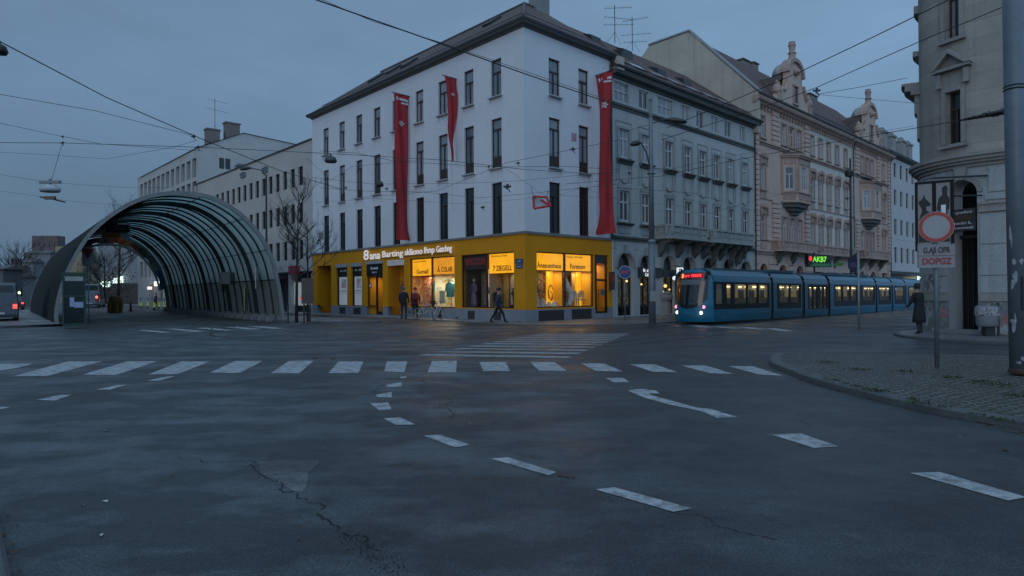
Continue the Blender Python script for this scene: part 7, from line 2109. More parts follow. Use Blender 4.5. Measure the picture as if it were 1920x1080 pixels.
s = M(); s.box(-.1, .08, -.2, -.15, 1.15, 1.75); s.build('notice', paint('dark_sticker', (.03, .04, .06), .6), bm)
s = M()
for z in (5.1, 5.16): s.lathe([(.15, 0), (.17, .02), (.15, .04)], (-.06, 0, z), 20)
s.build('clamp', metal_dark, bm)
s = M(); s.lathe([(.17, 0), (.19, .02), (.185, .07), (.16, .1)], (0, 0, 0), 20); s.build('rusty_collar', paint('rust', (.07, .035, .02), .9, 0, .5, 8), bm)
# LED stop display and signal above the tram roof
LD = MR @ Vector((27.3, -4.6, 0))
ld = thing('stop_display', 'dark display with glowing green letters on a mast behind the tram', 'display', LD, A_R * .55)
s = M(); s.tube([(0, .2, 0), (0, .2, 4.6)], .07, 10); s.tube([(0, .2, 4.2), (2.4, .1, 4.3)], .04, 8); s.build('mast', metal_dark, ld)
s = M(); s.box(-.95, 1.5, -.12, .12, 3.45, 4.35); s.build('casing', paint('black_casing', (.012, .016, .014), .4), ld)
s = M(); s.box(-.8, 1.35, -.13, -.121, 3.5, 3.72); s.build('lower_panel', glow('dark_green_panel', (.03, .2, .08), .25), ld)
lettering('AKB7', .58, glow('green_led', (.28, 1, .08), .8), ld, (.2, -.135, 4.02), width=1.5, bold=.012)
s = M(); s.prism([(1.6, 3.5), (2.8, 3.55), (3.1, 3.75), (2.5, 3.85), (2.3, 4.05), (2.2, 3.8)], .06, 'y', -.03); s.build('green_arm', paint('green_banner', (.06, .16, .02), .5), ld)
sg = thing('signal_lamp', 'small dark signal box glowing red beside the green display', 'signal', MR @ Vector((25.4, -4.8, 0)), A_R * .5)
s = M(); s.box(-.25, .2, -.15, .15, 3.55, 4.4); s.tube([(.2, 0, 3.9), (.5, 0, 3.9)], .03, 6); s.build('casing', MATS['black_casing'], sg); s = M(); s.lathe([(.02, 0), (.13, .02), (.13, .3), (.05, .36)], (-.05, -.15, 3.85), 12); s.build('lens', glow('red_lens', (1, .06, .06), .8), sg)
# hanging shop sign in front of the grey house, pillar
q = MR @ Vector((13.3, -1.2, 0)); ov = thing('hanging_shop_sign', 'lit white oval shop sign with a square emblem box above, beside the lamp mast', 'sign', q, A_R * .35)
s = M(); n = 28; s.prism([(.52 * abs(cos(2 * pi * i / n)) ** .6 * (1 if cos(2 * pi * i / n) > 0 else -1), 2.5 + .16 * abs(sin(2 * pi * i / n)) ** .6 * (1 if sin(2 * pi * i / n) > 0 else -1)) for i in range(n)], .16, 'y', -.08); ovp = s.build('oval_panel', glow('oval_white', (.86, .93, 1), .85), ov)
lettering('Rilker', .17, ink, ovp, (0, -.085, 2.5), width=.7, bold=.004)
s = M(); s.box(-.2, .2, -.09, .09, 2.7, 3.2); eb = s.build('emblem_box', glow('emblem_white', (.86, .93, 1.), .85), ov); s = M(); s.box(-.13, .13, -.1, -.091, 2.76, 3.12); s.build('emblem', black_m, eb); s = M(); s.box(-.07, -.03, -.108, -.101, 2.8, 3.06); s.box(-.03, .07, -.108, -.101, 2.8, 2.84); s.build('letter', tx, eb)
s = M(); s.tube([(0, 0, 3.2), (0, .3, 3.35), (-.1, 1.2, 3.35)], .025, 6); s.build('bracket', metal_dark, ov, each=-1)
o = thing('stone_pillar', 'short pale stone pillar with a cap standing on the pavement beside the tram front', 'pillar', gnd(1250, 599, .06), rd(15))
s = M(); s.box(-.5, .5, -.4, .4, 0, .14); s.box(-.36, .36, -.3, .3, .14, .3); s.lathe([(.3, .3), (.27, .36), (.25, 1.0), (.27, 1.06), (.33, 1.1), (.36, 1.25), (.33, 1.38), (.2, 1.42)], (0, 0, 0), 14); s.build('shaft', plaster('pillar_stone', (.25, .23, .21), .35), o)
s = M(); s.lathe([(.05, 0), (.28, .02), (.28, .08), (.1, .14)], (0, 0, 1.42), 14); s.build('cap', MATS['pillar_stone'], o)
# give-way sign and bollards in the hall
o = post_sign('give_way_sign', 'dull red triangular sign on a pole behind the telephone booth', 'traffic sign', gnd(166, 606), 4.3, .035)
s = M(); s.prism([(-.34, 4.3), (.34, 4.3), (0, 3.72)], .03, 'y', -.06); t_ = s.build('triangle', paint('dull_red_sign', (.2, .012, .03), .5), o); s = M(); s.box(-.34, .34, -.05, -.03, 3.35, 4.34); s.build('back_plate', paint('sign_grey', (.2, .22, .23), .5), o)
o = thing('striped_barrel', 'orange and yellow striped barrel on the road beyond the hall', 'barrel', gnd(216, 586))
s = M(); s.lathe([(.5, 0), (.55, .1), (.5, .7), (.53, 1.0), (.46, 1.45), (.2, 1.55)], (0, 0, 0), 16); s.build('drum', paint('barrel_orange', (.22, .10, .03), .7, 0, .5, 2), o, True)
s = M()
for i in range(6): a = i * pi / 3 + .3; s.tube([(.56 * cos(a), .56 * sin(a), .08), (.55 * cos(a), .55 * sin(a), .98)], .07, 6)
s.build('stripe', paint('barrel_yellow', (.38, .24, .02), .6), o); s = M(); s.tube([(-.6, 0, .2), (-.72, .1, .1), (-.6, .2, 0)], .07, 6); s.build('hose', black_m, o)
o = thing('road_cone', 'small dark red road cone beyond the hall', 'cone', gnd(245, 584)); s = M(); s.lathe([(.28, 0), (.28, .04), (.14, .05), (.04, 1.0)], (0, 0, 0), 12); s.build('cone', paint('cone_red', (.2, .03, .02), .6), o)
for i, (u, lab) in enumerate(((536, 'thin dark post left of the tree at the right foot of the hall'), (566, 'dark slatted tree guard post beside the bare tree'))):
    o = thing('tree_guard', lab, 'post', gnd(u + 4, 606, .12)); s = M(); s.tube([(0, 0, 0), (0, 0, 1.0)], .045, 8); s.tube([(.28, .1, 0), (.28, .1, 1.0)], .045, 8) if i else None
    for z in (.5, .9): s.tube([(0, 0, z), (.28, .1, z)], .03, 6) if i else None
    if i: s.box(-.1, .5, -.08, -.03, 1.0, 2.3)
    s.build('post', metal_dark, o)

# ==================================================================== E-SCOOTERS AND VEHICLES BEYOND THE HALL
lime = glow('glowing_lime_plastic', (.55, .7, .02), .28)  # plastic given a faint glow of its own; no lamp
def scooter(label, p, rz):
    o = thing('e_scooter', label, 'scooter', p, rz, 'parked lime scooters beyond the hall')
    s = M(); s.box(-.45, .4, -.1, .1, .14, .2); s.tube([(.42, 0, .15), (.52, 0, .5), (.42, 0, 1.2)], .04, 8); s.build('frame', metal_dark, o)
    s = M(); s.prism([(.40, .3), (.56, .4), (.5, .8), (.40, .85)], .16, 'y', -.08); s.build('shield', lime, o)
    s = M(); s.tube([(.4, -.28, 1.2), (.4, .28, 1.2)], .02, 6); s.build('handlebar', black_m, o)
    for x in (-.5, .52): s = M(); s.disc((x, -.03, .13), .13, 'y', .06, 14); s.build('wheel', rubber, o)
    return o
sc0 = scooter('lime green scooter in the parked row beyond the hall', gnd(264, 579), rd(-60))
for u, v in ((277, 578.5), (289, 581.5), (298, 580.5), (308, 581)):
    c_ = copy_tree(sc0); c_.location = gnd(u, v)
def car(name, label, p, rz, m, L_=4.2, W_=1.75, Hh=1.5, van=False, lights=True, group=None):
    """car with its tail towards local -y"""
    o = thing(name, label, 'van' if van else 'car', p, rz, group)
    hw = W_ / 2
    side_ = [(0, .35), (0, .85), (.12, .95), (.28, Hh - .08), (.5, Hh), (L_ * .55, Hh), (L_ * .72, .98), (L_ - .15, .8), (L_, .6), (L_, .3)] if not van else \
            [(0, .35), (0, 1.1), (.06, Hh - .2), (.2, Hh), (L_ * .72, Hh), (L_ * .86, 1.2), (L_ - .05, 1.0), (L_, .6), (L_, .3)]
    s = M(); n = len(side_)
    lay = []
    for x in (-hw, -hw + .06, hw - .06, hw):
        ins = 0 if abs(x) < hw - .01 else 1
        lay.append([(x * (1 if z < 1.0 else (1 - .16 * (z - 1.0) / max(.3, Hh - 1.0))), y + (.05 if ins and y < .1 else (-.05 if ins and y > L_ - .1 else 0)), z - (.05 if ins and z > .9 else 0)) for y, z in side_])
    v = [q for l in lay for q in l]; f = []
    for k in range(3):
        for i in range(n): j_ = (i + 1) % n; f.append([k * n + i, k * n + j_, (k + 1) * n + j_, (k + 1) * n + i])
    f += [list(range(n)), [3 * n + i for i in range(n)][::-1]]
    s.add(v, f); s.build('body', m, o)
    gl_ = window_pane('car_glass', (.02, .025, .03), (.05, .06, .065), rough=.1)
    s = M(); zt = Hh - .16; zb = 1.0 if not van else 1.15; y0 = .1 if not van else .03
    s.poly([(-hw + .2, y0 + .02, zb), (hw - .2, y0 + .02, zb), (hw - .3, y0 + (.13 if not van else .0), zt), (-hw + .3, y0 + (.13 if not van else .0), zt)]); s.build('rear_window', gl_, o)
    for q in (-1, 1):
        s = M(); xx = q * (hw * .99 + .005); s.poly([(xx, .4, 1.0), (xx, L_ * .66, 1.0), (xx * .89, L_ * .55, Hh - .16), (xx * .89, .5, Hh - .16)]); s.build('side_window', gl_, o)
    for q in (-1, 1):
        for y in (.75, L_ - .8):
            s = M(); s.disc((q * (hw - .12) - .1, y, .33), .33, 'x', .2, 20); w_ = s.build('wheel', rubber, o); s = M(); s.disc((q * (hw - .12) + (.1 if q > 0 else -.11), y, .33), .2, 'x', .012, 16); s.build('rim', metal_grey, w_)
    tl = glow('tail_red', (1, .06, .05), 2.5 if lights else .4) if lights else paint('dull_tail', (.25, .03, .03), .4)
    for q in (-1, 1): s = M(); s.box(q * (hw - .2) - .1, q * (hw - .2) + .1, -.03, .01, .72 if not van else .85, .88 if not van else 1.1); s.build('tail_light', tl, o, each=-1)
    s = M(); s.box(-.26, .26, -.02, 0, .5, .62); s.build('number_plate', white_frame, o); s = M(); s.box(-hw + .05, hw - .05, -.06, .05, .3, .48); s.build('bumper', metal_dark, o)
    return o
HD = math.atan2(DC.y, DC.x) - pi / 2
pv = gnd(18, 606); car('parked_van', 'pale van with red tail lights cut off at the left edge of the picture', pv + Vector((-.95, .4, 0)), HD, paint('silver_van', (.10, .115, .13), .4, .2), 5.0, 1.9, 2.4, True)
car('distant_car', 'dark car with glowing red tail lights far down the street left of the hall', gnd(27, 583), HD, paint('dark_car', (.03, .035, .04), .35), lights=True)
car('parked_car', 'white car parked behind the scooters beyond the hall', gnd(352, 580) + Vector((0, 3, 0)), HD + rd(70), paint('white_car', (.42, .45, .48), .35, 0, .1), lights=False)
car('distant_bus', 'grey bus with its lights on seen far beyond the hall', gnd(168, 577), HD - rd(10), paint('grey_bus', (.14, .16, .18), .4), 8, 2.3, 3.0, True)
for u, v, c_, lab in ((19, 566, (.3, 1, .6), 'green traffic light far down the street at the left'), (37, 549, (.5, 1, .4), 'small green lamp above the far cars at the left'), (182, 557, (1, .12, .1), 'red traffic light seen through the hall beside the hedge'), (21, 573, (1, .93, .8), 'white headlamp far down the street at the left')):
    Y = 75; q = dep(u, v, Y); o = thing('traffic_light', lab, 'traffic light', (q.x, q.y, 0))
    s = M(); s.tube([(0, .1, 0), (0, .1, q.z + .4)], .06, 8); s.build('post', metal_dark, o); s = M(); s.box(-.16, .16, -.05, .16, q.z - .5, q.z + .45); s.build('casing', black_m, o); s = M(); s.disc((0, -.09, q.z), .15, 'y', .04, 14); s.build('lens', glow('lens_%d' % u, c_, 3.), o)

# ==================================================================== TREES
bark = paint('dark_bark', (.028, .026, .024), .9, 0, .4, 6)
def tree(label, p, hgt, spread, seed, r0=.11, dens=1.0, lean=0, clear=.3):
    o = thing('bare_tree', label, 'tree', p); r = random.Random(seed); tr_, cr_ = M(), M()
    th = hgt * clear
    top_ = Vector((lean, 0, hgt * .8))
    tr_.tube([(0, 0, 0), (lean * .2, 0, th), (lean * .6, .05, hgt * .55), top_], [r0, r0 * .8, r0 * .5, r0 * .2], 8); tr_.build('trunk', bark, o, True)
    def br(a, d, L_, rr, lv):
        pts_ = [a]; q = a.copy(); dd = d.copy(); n = 4
        for i in range(n):
            dd = (dd + Vector((r.uniform(-.22, .22), r.uniform(-.22, .22), r.uniform(-.05, .2)))).normalized(); q = q + dd * L_ / n; pts_.append(q.copy())
        cr_.tube(pts_, rr, 5 if lv < 2 else 3, rr * .45, cap=False)
        if lv >= 4: return
        k = int((4 if lv < 2 else 3) * dens + r.random())
        for i in range(k):
            t = r.uniform(.25, 1); ix = min(n - 1, int(t * n)); b_ = pts_[ix].lerp(pts_[ix + 1], t * n - ix) if t < 1 else pts_[-1]
            nd = (dd + Vector((r.uniform(-1, 1), r.uniform(-1, 1), r.uniform(-.25, .7))) * .9).normalized()
            br(b_, nd, L_ * r.uniform(.5, .72), max(.006, rr * .52), lv + 1)
    for i in range(int(10 * dens) + 3):
        t = r.uniform(clear, .8); a = r.uniform(0, 6.3); z = hgt * t
        br(Vector((lean * t, 0, z)), Vector((cos(a) * .9, sin(a) * .9, r.uniform(.3, .9))).normalized(), spread * r.uniform(.5, .9) * (1.15 - t * .6), r0 * .36, 1)
    cr_.build('crown', bark, o); return o
tree('bare young tree with thin twigs in front of the beige office beside the hall', gnd(556, 605, .12), 7.6, 2.6, 4, .09, 1.0, .1)
tree('second bare tree standing close before the yellow facade end', gnd(577, 603, .12), 6.6, 2.0, 9, .07, .85)
tree('tall bare tree seen through the hall before the dim shops', gnd(222, 575), 15, 5.5, 12, .2, 1.1, .3, .25)
tree('smaller bare tree at the left of the gap seen through the hall', gnd(196, 574.5), 9, 4.2, 21, .14, 1.2)
tree('bare shrubby tree between the telephone booth and the hedge', gnd(183, 574), 7.5, 3.6, 33, .1, 1.3, 0, .12)
def bush(label, p, w_, h_, seed, n=1500):
    o = thing('bush', label, 'bush', p); r = random.Random(seed); s = M()
    cl_ = [(r.uniform(-1, 1) * w_ * .75, r.uniform(-.5, .5) * w_ * .6, h_ * r.uniform(.2, .8), r.uniform(.25, .5) * h_) for _ in range(14)]
    for i in range(n):
        c_ = r.choice(cl_); d = Vector((r.gauss(0, 1), r.gauss(0, 1), r.gauss(0, 1))).normalized() * c_[3] * r.random() ** .4
        q = Vector(c_[:3]) + d
        if q.z < 0: continue
        e_ = Vector((r.uniform(-1, 1), r.uniform(-1, 1), r.uniform(-1, 1))).normalized() * .16; g_ = e_.cross(Vector((.3, .5, .8))).normalized() * .07
        s.poly([q - e_, q + g_, q + e_, q - g_])
    s.build('foliage', leafm, o); s = M()
    for i in range(7): a = i; s.tube([(0, 0, 0), (cos(a) * w_ * .5, sin(a) * w_ * .3, h_ * .7)], .04, 5, .01)
    s.build('stem', bark, o)
bush('dark green hedge mass beyond the hall, left of the tall bare tree', gnd(190, 573.5), 4.5, 6.0, 5)
bush('low dark shrub in front of the far yellowish house', gnd(168, 573), 3.0, 2.6, 8, 700)

# ==================================================================== DISTANT HOUSES
def far_house(label, u0, u1, vt, Y, wall_m, roof=None, rows_=0, cols_=0, depth=3, rise=0., lit=None):
    a, b = dep(u0, 545, Y), dep(u1, 545, Y); z = dep((u0 + u1) / 2, vt, Y).z
    w_ = b.x - a.x; o = thing('distant_house', label, 'building', (a.x, Y, 0))
    hs = []
    if rows_:
        for i in range(cols_):
            for k in range(rows_): x = w_ * (i + .3) / cols_; zz = 3.8 + (z - 5) * k / rows_; hs.append((x, x + w_ * .4 / cols_, zz, zz + (z - 5) / rows_ * .58))
    s = M(); s.wall(0, w_, 0, z, hs, depth=.4); s.poly([(w_, 0, 0), (w_, depth, 0), (w_, depth, z), (w_, 0, z)]); s.poly([(0, depth, 0), (0, 0, 0), (0, 0, z), (0, depth, z)]); s.poly([(0, 0, z), (w_, 0, z), (w_, depth, z), (0, depth, z)]); s.build('wall', wall_m, o)
    for h in hs:
        k = window_kit('far%.1f_%.1f' % (h[1] - h[0], h[3] - h[2]), h[1] - h[0], h[3] - h[2], metal_dark, pane_dark, .7, 1, 0, 0, .12); window(k, o, (h[0] + h[1]) / 2, h[2], .15)
    if roof:
        s = M(); s.prism([(-.5, z), (depth * .5, z + rise), (depth + .5, z)], w_ + .6, 'x', -.3); r_ = s.build('roof', roof, o)
        s = M(); s.box(w_ * .3, w_ * .3 + 1, depth * .3, depth * .7, z, z + rise + 1.2); s.build('chimney', brick_far, r_, each=-1)
    return o
brick_far = plaster('far_brick', (.145, .11, .11), .3); haze1 = plaster('hazy_grey_house', (.19, .20, .205), .25); haze2 = plaster('hazy_pink_house', (.21, .19, .185), .25); haze3 = plaster('hazy_dark_house', (.12, .125, .135), .25); haze_roof = tiles('hazy_roof', (.13, .125, .13), (.10, .10, .105)); sandy = plaster('sandy_house', (.30, .25, .17), .2); yellowish = plaster('olive_house', (.23, .22, .1), .3)  # distance haze mixed into the hazy house and roof colours
far_house('dark house front at the left edge behind the van', -90, 6, 505, 75, haze3, haze_roof, 3, 5, 3, .5)
far_house('hazy pinkish house with a tiled roof down the street at the left', 4, 33, 503, 120, haze2, haze_roof, 3, 4, 3, .7)
far_house('hazy grey house with a steep roof beside the hall flank', 28, 62, 492, 140, haze1, haze_roof, 3, 4, 3, .9)
far_house('dark red brick tower block rising behind the hall at the left', 60, 108, 442, 230, brick_far, None, 6, 5, 4, 0)
far_house('pale gabled house below the brick tower block', 52, 94, 475, 180, haze1, haze_roof, 3, 5, 3, .9)
far_house('sandy beige blank house wall seen through the hall at the left', 104, 156, 462, 125, sandy, None, 0, 0, 4)
far_house('olive yellow house seen through the hall behind the give-way sign', 150, 192, 476, 165, yellowish, haze_roof, 3, 4, 3, .6)
far_house('narrow grey house between the hazy houses down the street at the left', 14, 40, 520, 100, haze1, haze_roof, 3, 4, 3, .6)
tree('bare grey tree before the hazy houses at the left edge', gnd(40, 574), 9.5, 4.5, 44, .14, 1.1)
tree('smaller bare tree behind the parked van at the left edge', gnd(12, 575), 8, 3.8, 45, .12, 1.0)
dk = far_house('pale grey house seen through the hall above the lit shops', 183, 262, 446, 112, plaster('pale_grey_house', (.24, .25, .265), .2), None, 0, 0, 5)
w_ = dep(262, 545, 112).x - dep(183, 545, 112).x
s = M(); s.box(0.2, w_, -.6, -.02, 0, 3.6); s.build('shop_front', paint('dark_far_shop', (.02, .022, .025), .5), dk)
s = M(); s.box(1.2, 2.6, -1.0, -.62, 2.9, 4.0); s.box(3.2, 3.9, -1.0, -.62, 3.6, 4.5); s.box(4.1, 4.9, -1.0, -.62, 3.7, 4.8); s.build('lit_shop_sign', glow('mint_sign', (.75, 1, .9), 1.7), dk)
# blue crane mast over the brick block
# ==================================================================== ROOF AERIALS
def aerial(label, p, hgt, bars, rz):
    o = thing('roof_aerial', label, 'aerial', p, rz); s = M(); s.tube([(0, 0, 0), (0, 0, hgt)], .03, 6)
    s.tube([(0, 0, .8), (.6, .3, 0)], .012, 4); s.tube([(0, 0, .8), (-.6, .3, 0)], .012, 4); s.build('mast', wire_m, o)
    s = M()
    for z, L_, tilt, n in bars:
        s.tube([(-L_ * .6, 0, z - tilt), (L_, 0, z + tilt)], .014, 4)
        for i in range(n): x = -L_ * .6 + L_ * 1.6 * (i + .5) / n; s.tube([(x, -.28, z + tilt * x / L_), (x, .28, z + tilt * x / L_)], .008, 3)
    s.build('elements', wire_m, o); return o
aerial('taller television aerial on the ridge of the white building', MR @ Vector((15.6, 5.8, 20.9)), 2.9, ((2.7, 1.4, .12, 9), (1.9, 1.5, -.03, 8), (1.4, 1.6, .1, 6)), rd(10))
aerial('shorter television aerial right of the taller one', MR @ Vector((18.0, 5.9, 20.9)), 2.7, ((2.5, 1.3, .15, 8), (1.3, 1.5, .05, 6), (.7, 1.2, 0, 7)), rd(-5))
aerial('television aerial on the chimneys of the pale office block', po_.matrix_basis @ Vector((-.8, 2.2, 20.9)), 4.0, ((3.7, 1.4, -.2, 7), (2.6, 1.5, -.25, 7)), rd(20))

# ==================================================================== OVERHEAD WIRES
def wp(u, v, z):
    r = ray(u, v); k = (z - H) / r.z; return Vector((r.x * k, r.y * k, z))
WN = {}
def wire(label, pts_, r=.012, sag=.0, group='overhead tram wires'):
    o = thing('overhead_wire', label, 'wire', (0, 0, 0), 0, group); s = M(); out = []
    for a, b in zip(pts_, pts_[1:]):
        for i in range(10): t = i / 10; q = a.lerp(b, t); q.z -= sag * 4 * t * (1 - t); out.append(q)
    out.append(pts_[-1]); s.tube(out, r * .72, 5); s.build('strand', wire_m, o, each=-1); return o
wire('thick wire from the upper left down to the pale office roof', [wp(-60, 50, 8.2), wp(0, 78, 8.1), wp(200, 183, 7.8), wp(372, 258, 7.6), wp(520, 318, 7.5), wp(640, 355, 7.4)], .022)
wire('heavy double wire crossing the white facade from the top of the picture', [wp(560, -12, 8.6), wp(827, 82, 8.3), wp(983, 138, 8.2), wp(1149, 195, 8.1), wp(1420, 286, 8.)], .024)
wire('thin companion of the heavy wire crossing the white facade', [wp(590, -6, 8.7), wp(700, 40, 8.6), wp(827, 80, 8.3), wp(983, 133, 8.3), wp(1149, 191, 8.2), wp(1420, 282, 8.)], .010)
wire('thin wire running to the knot above the pale office', [wp(-40, 170, 7.8), wp(180, 208, 7.6), wp(365, 255, 7.5)], .012)
wire('straight horizontal wire over the hall to the white facade', [wp(-60, 267, 7.2), wp(117, 268, 7.2), wp(370, 276, 7.2), wp(600, 287, 7.2), wp(830, 300, 7.1), wp(985, 318, 7.0), wp(1150, 328, 7.)], .015)
wire('slanting thin wire ending at the lamp wire knot', [wp(-60, 218, 7.4), wp(117, 256, 7.2), wp(190, 270, 7.2), wp(380, 283, 7.2)], .010)
wire('faint wire sagging left of the hall roof', [wp(-60, 282, 7.), wp(85, 290, 7.), wp(200, 298, 7.), wp(330, 275, 7.), wp(372, 262, 7.)], .008)
wire('faint low wire above the hall at the left', [wp(-60, 318, 6.6), wp(95, 342, 6.6), wp(220, 351, 6.6), wp(330, 352, 6.6)], .008)
wire('faint lowest wire left of the hall', [wp(-40, 352, 6.4), wp(140, 378, 6.4), wp(260, 388, 6.4)], .007)
wire('upper right wire rising to the top of the stone house', [wp(1778, 0, 8.4), wp(1640, 68, 8.2), wp(1497, 136, 8.1), wp(1373, 189, 8.1), wp(1250, 240, 8.)], .018)
wire('second right wire passing in front of the stone house', [wp(1960, -20, 8.4), wp(1912, 0, 8.4), wp(1740, 71, 8.2), wp(1640, 115, 8.2), wp(1531, 164, 8.1), wp(1420, 205, 8.), wp(1240, 262, 7.9)], .016)
wire('wire fixed to the ledge of the stone house', [wp(1702, 146, 9.5), wp(1620, 162, 8.6), wp(1531, 177, 8.)], .012)
wire('faint wire from the stone house to the hanger', [wp(1725, 194, 8.), wp(1640, 187, 8.), wp(1531, 177, 8.)], .008)
IN0, IN1 = dep(1884, 209, 12.4), dep(1800, 226, 13.6)
wire('wire from the big mast insulator across the pink tenement', [IN1, wp(1640, 253, 6.9), wp(1400, 296, 7.), wp(1240, 330, 7.), wp(1060, 345, 7.)], .015)
wire('slack wire from the lamp mast across the grey house', [wp(1225, 326, 7.), wp(1330, 300, 7.2), wp(1500, 270, 7.3), wp(1715, 236, 7.4)], .008)
wire('wire from the corner to the right over the red triangle', [wp(660, 372, 6.6), wp(820, 358, 6.6), wp(950, 305, 6.9), wp(1075, 280, 7.), wp(1160, 262, 7.2)], .012)
wire('wire crossing the white facade at the third storey', [wp(600, 283, 7.2), wp(667, 287, 7.1), wp(740, 302, 7.), wp(916, 313, 7.), wp(1060, 312, 7.), wp(1160, 318, 7.)], .012)
wire('thin wire under the dark hanging lamp', [wp(585, 333, 6.8), wp(700, 345, 6.7), wp(860, 344, 6.7), wp(960, 340, 6.8), wp(1160, 322, 6.9)], .009)
wire('lower slack wire on the white facade', [wp(600, 352, 6.5), wp(680, 358, 6.5), wp(790, 360, 6.4), wp(900, 371, 6.4), wp(1000, 362, 6.5), wp(1160, 345, 6.6)], .012)
wire('lowest wire web line across the white facade', [wp(590, 380, 6.2), wp(700, 372, 6.3), wp(880, 383, 6.2), wp(1050, 366, 6.3), wp(1160, 373, 6.3)], .008)
wire('wire from the beige office to the first window column', [wp(575, 296, 7.), wp(620, 338, 6.8), wp(660, 312, 6.9), wp(790, 300, 7.)], .008)
wire('steep thin wire between facade and red triangle', [wp(940, 310, 6.8), wp(1000, 352, 6.4), wp(1030, 372, 6.2), wp(1090, 352, 6.3), wp(1155, 372, 6.2)], .008)
wire('contact wire above the tram roof', [wp(1160, 352, 6.2), wp(1300, 362, 6.2), wp(1420, 398, 6.), wp(1600, 436, 5.9), wp(1720, 455, 5.9)], .010)
wire('second contact wire above the tram roof', [wp(1155, 381, 5.9), wp(1260, 383, 5.9), wp(1420, 420, 5.8), wp(1700, 470, 5.7)], .008)
wire('thin wire across the grey window row', [wp(1160, 305, 7.), wp(1280, 330, 6.9), wp(1412, 358, 6.8), wp(1590, 380, 6.7)], .007)
wire('wire between tram mast and grey house', [wp(1230, 395, 5.8), wp(1330, 400, 5.8), wp(1420, 375, 6.), wp(1600, 330, 6.6)], .008)
s = M(); rs = random.Random(5); o = thing('wire_insulator', 'dark ragged insulator on the wire beside the big mast', 'insulator')
ax = IN1 - IN0
for i in range(260):
    t = rs.random() ** .8; q = IN0.lerp(IN1, t); rr = .09 * (1 - t) + .012; d = Vector((rs.gauss(0, 1), rs.gauss(0, 1), rs.gauss(0, 1))).normalized()
    c_ = q + d * rr * rs.random(); e_ = Vector((rs.uniform(-1, 1), rs.uniform(-1, 1), rs.uniform(-1, 1))).normalized() * .03; g_ = e_.cross(d).normalized() * .02; s.poly([c_ - e_, c_ + g_, c_ + e_, c_ - g_])
s.build('foil', black_m, o); s = M(); s.tube([IN0, IN0.lerp(IN1, .5), IN1], [.06, .04, .014], 8); s.build('core', black_m, o)
def knot(label, u, v, z, k=1.):
    o = thing('wire_clamp', label, 'clamp', wp(u, v, z), 0, 'small clamps on the overhead wires'); s = M(); k *= .55
    s.tube([(-.14 * k, 0, 0), (.14 * k, 0, .01)], .035 * k, 8); s.tube([(.0, 0, -.09 * k), (.02, 0, .09 * k)], .05 * k, 8); s.tube([(.05 * k, 0, -.1 * k), (.1 * k, 0, -.2 * k)], .02 * k, 6); s.build('fitting', black_m, o)
for lab, u, v, z, k in (('clamp at the end of the thin wire above the pale office', 363, 256, 7.5, 1.2), ('clamp where the wire meets the pale office eave', 371, 276, 7.2, 1.2), ('clamp above the white hanging lamp', 117, 268, 7.2, 1.), ('clamp just above the hanging lamp wire', 117, 256, 7.2, .7), ('clamp left of the second red banner', 725, 354, 6.5, 1.), ('clamp between first and second window column', 648, 352, 6.5, 1.), ('clamp right of the pointed banner', 916, 313, 7., 1.), ('largest dark clamp before the white facade corner', 951, 350, 6.6, 2.4), ('clamp beside the pink wall plate', 1074, 280, 7., 1.4), ('clamp under the pink wall plate', 971, 306, 6.9, 1.1), ('clamp low before the white facade', 905, 389, 6.2, 1.6), ('clamp on the right wires before the first gable', 1531, 170, 8., 1.5), ('clamp near the lamp mast', 1180, 325, 7., 1.2), ('clamp on the pink tenement wire', 1588, 372, 6.7, 1.4)): knot(lab, u, v, z, k)
# tram wire mast behind the tram with its lamp
TMp = MR @ Vector((36.0, -4.2, 0)); o = thing('tram_wire_mast', 'slim dark mast with a lamp arm before the middle of the pink tenement', 'mast', TMp, A_R)
s = M(); s.tube([(0, 0, 0), (0, 0, 13.2)], .13, 12, .08); s.build('mast', metal_dark, o); s = M(); s.tube([(0, 0, 11.6), (.6, -.3, 11.9), (1.2, -.6, 11.6)], .05, 8); s.build('lamp_arm', metal_dark, o); lamp_head(o, (1.1, -.55, 11.6), (1, -.5, 0), 1.1, metal_dark)
s = M(); s.lathe([(.05, 0), (.35, .1), (.4, .45), (.2, .7), (.05, .75)], (-.25, 0, 11.5), 12); s.build('junction_box', black_m, o)
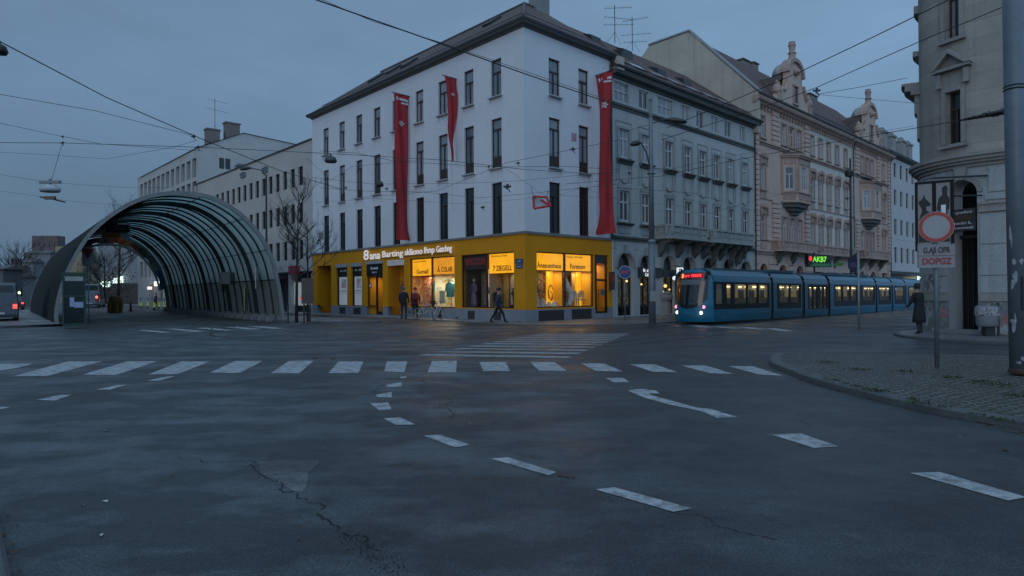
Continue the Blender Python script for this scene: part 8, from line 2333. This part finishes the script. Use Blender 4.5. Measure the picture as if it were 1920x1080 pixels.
# hanging street lamps
def hanging_lamp(label, u, v, z, w_, m, hang=None, style=0):
    o = thing('hanging_lamp', label, 'street lamp', wp(u, v, z)); s = M()
    if style == 0:
        s.lathe([(.02, .16), (w_ * .35, .14), (w_ * .62, .0), (w_ * .55, -.12), (w_ * .2, -.06)], (0, 0, 0), 18, 1, .7); s.build('bell', m, o, True)
        s = M(); s.box(-w_ * .62, w_ * .62, -.05, .05, .2, .3); s.tube([(-w_ * .5, 0, .3), (-w_ * .3, 0, .2)], .03, 6); s.tube([(0, 0, .12), (0, 0, .36)], .05, 8); s.build('bracket', MATS['galvanised_steel'], o, each=-1)
        s = M(); s.tube([(-w_ * .6, 0, -.3), (0, 0, -.36), (w_ * .9, 0, -.5)], .03, 6); s.box(-.2, .2, -.04, .04, -.4, -.28); s.build('lower_wire', black_m, o)
    else:
        s.lathe([(.03, .22), (.05, .14), (w_ * .4, .08), (w_ * .5, -.05), (w_ * .42, -.12), (.05, -.14)], (0, 0, 0), 18); s.build('dish', m, o, True)
    if hang: s = M(); s.tube([(0, 0, .15), tuple(wp(*hang) - wp(u, v, z))], .008, 4); s.build('cable', wire_m, o)
hanging_lamp('white bell-shaped lamp hanging on a long cable over the street at the left', 94, 354, 5.6, .62, paint('lamp_white_paint', (.36, .39, .42), .5), (117, 268, 7.2))
hanging_lamp('dark dish lamp hanging before the far end of the white facade', 620, 299, 7.0, .5, metal_green, (619, 287, 7.2), 1)
hanging_lamp('small dark lamp hanging between second and third window columns', 712, 345, 6.7, .36, black_m, None, 1)
hanging_lamp('dark lamp cut off at the left edge high up', -2, 92, 8.0, .4, black_m, None, 1)
# red triangular frame hung in the wires
TC = wp(1015, 379, 6.1); o = thing('triangle_frame', 'red outlined triangular sign hung in the wires before the corner', 'sign', TC)
k_ = TC.y / F
P = [((1000 - 1015) * k_, (379 - 368) * k_), ((1025 - 1015) * k_, (379 - 370) * k_), ((1032 - 1015) * k_, (379 - 386) * k_), ((1001 - 1015) * k_, (379 - 391) * k_)]
s = M()
for a, b in zip(P, P[1:] + P[:1]): s.tube([(a[0], 0, a[1]), (b[0], 0, b[1])], .055, 8)
s.tube([(P[1][0] - .28, 0, P[1][1] - .1), (P[2][0], 0, P[2][1])], .05, 8); s.build('frame', paint('bright_red', (.5, .02, .015), .4), o)
s = M(); s.prism([(P[0][0] + .06, P[0][1] - .06), (P[1][0] - .25, P[1][1] - .06), (P[2][0] - .06, P[2][1] + .06), (P[3][0] + .06, P[3][1] + .06)], .02, 'y', .03); s.build('panel', paint('pale_sign_panel', (.32, .35, .38), .5), o)
s = M(); s.tube([(P[0][0], 0, P[0][1]), (P[0][0] - .1, 0, .75)], .01, 4); s.tube([(P[1][0], 0, P[1][1]), (P[1][0] + .1, 0, .6)], .01, 4); s.build('hanger', wire_m, o)
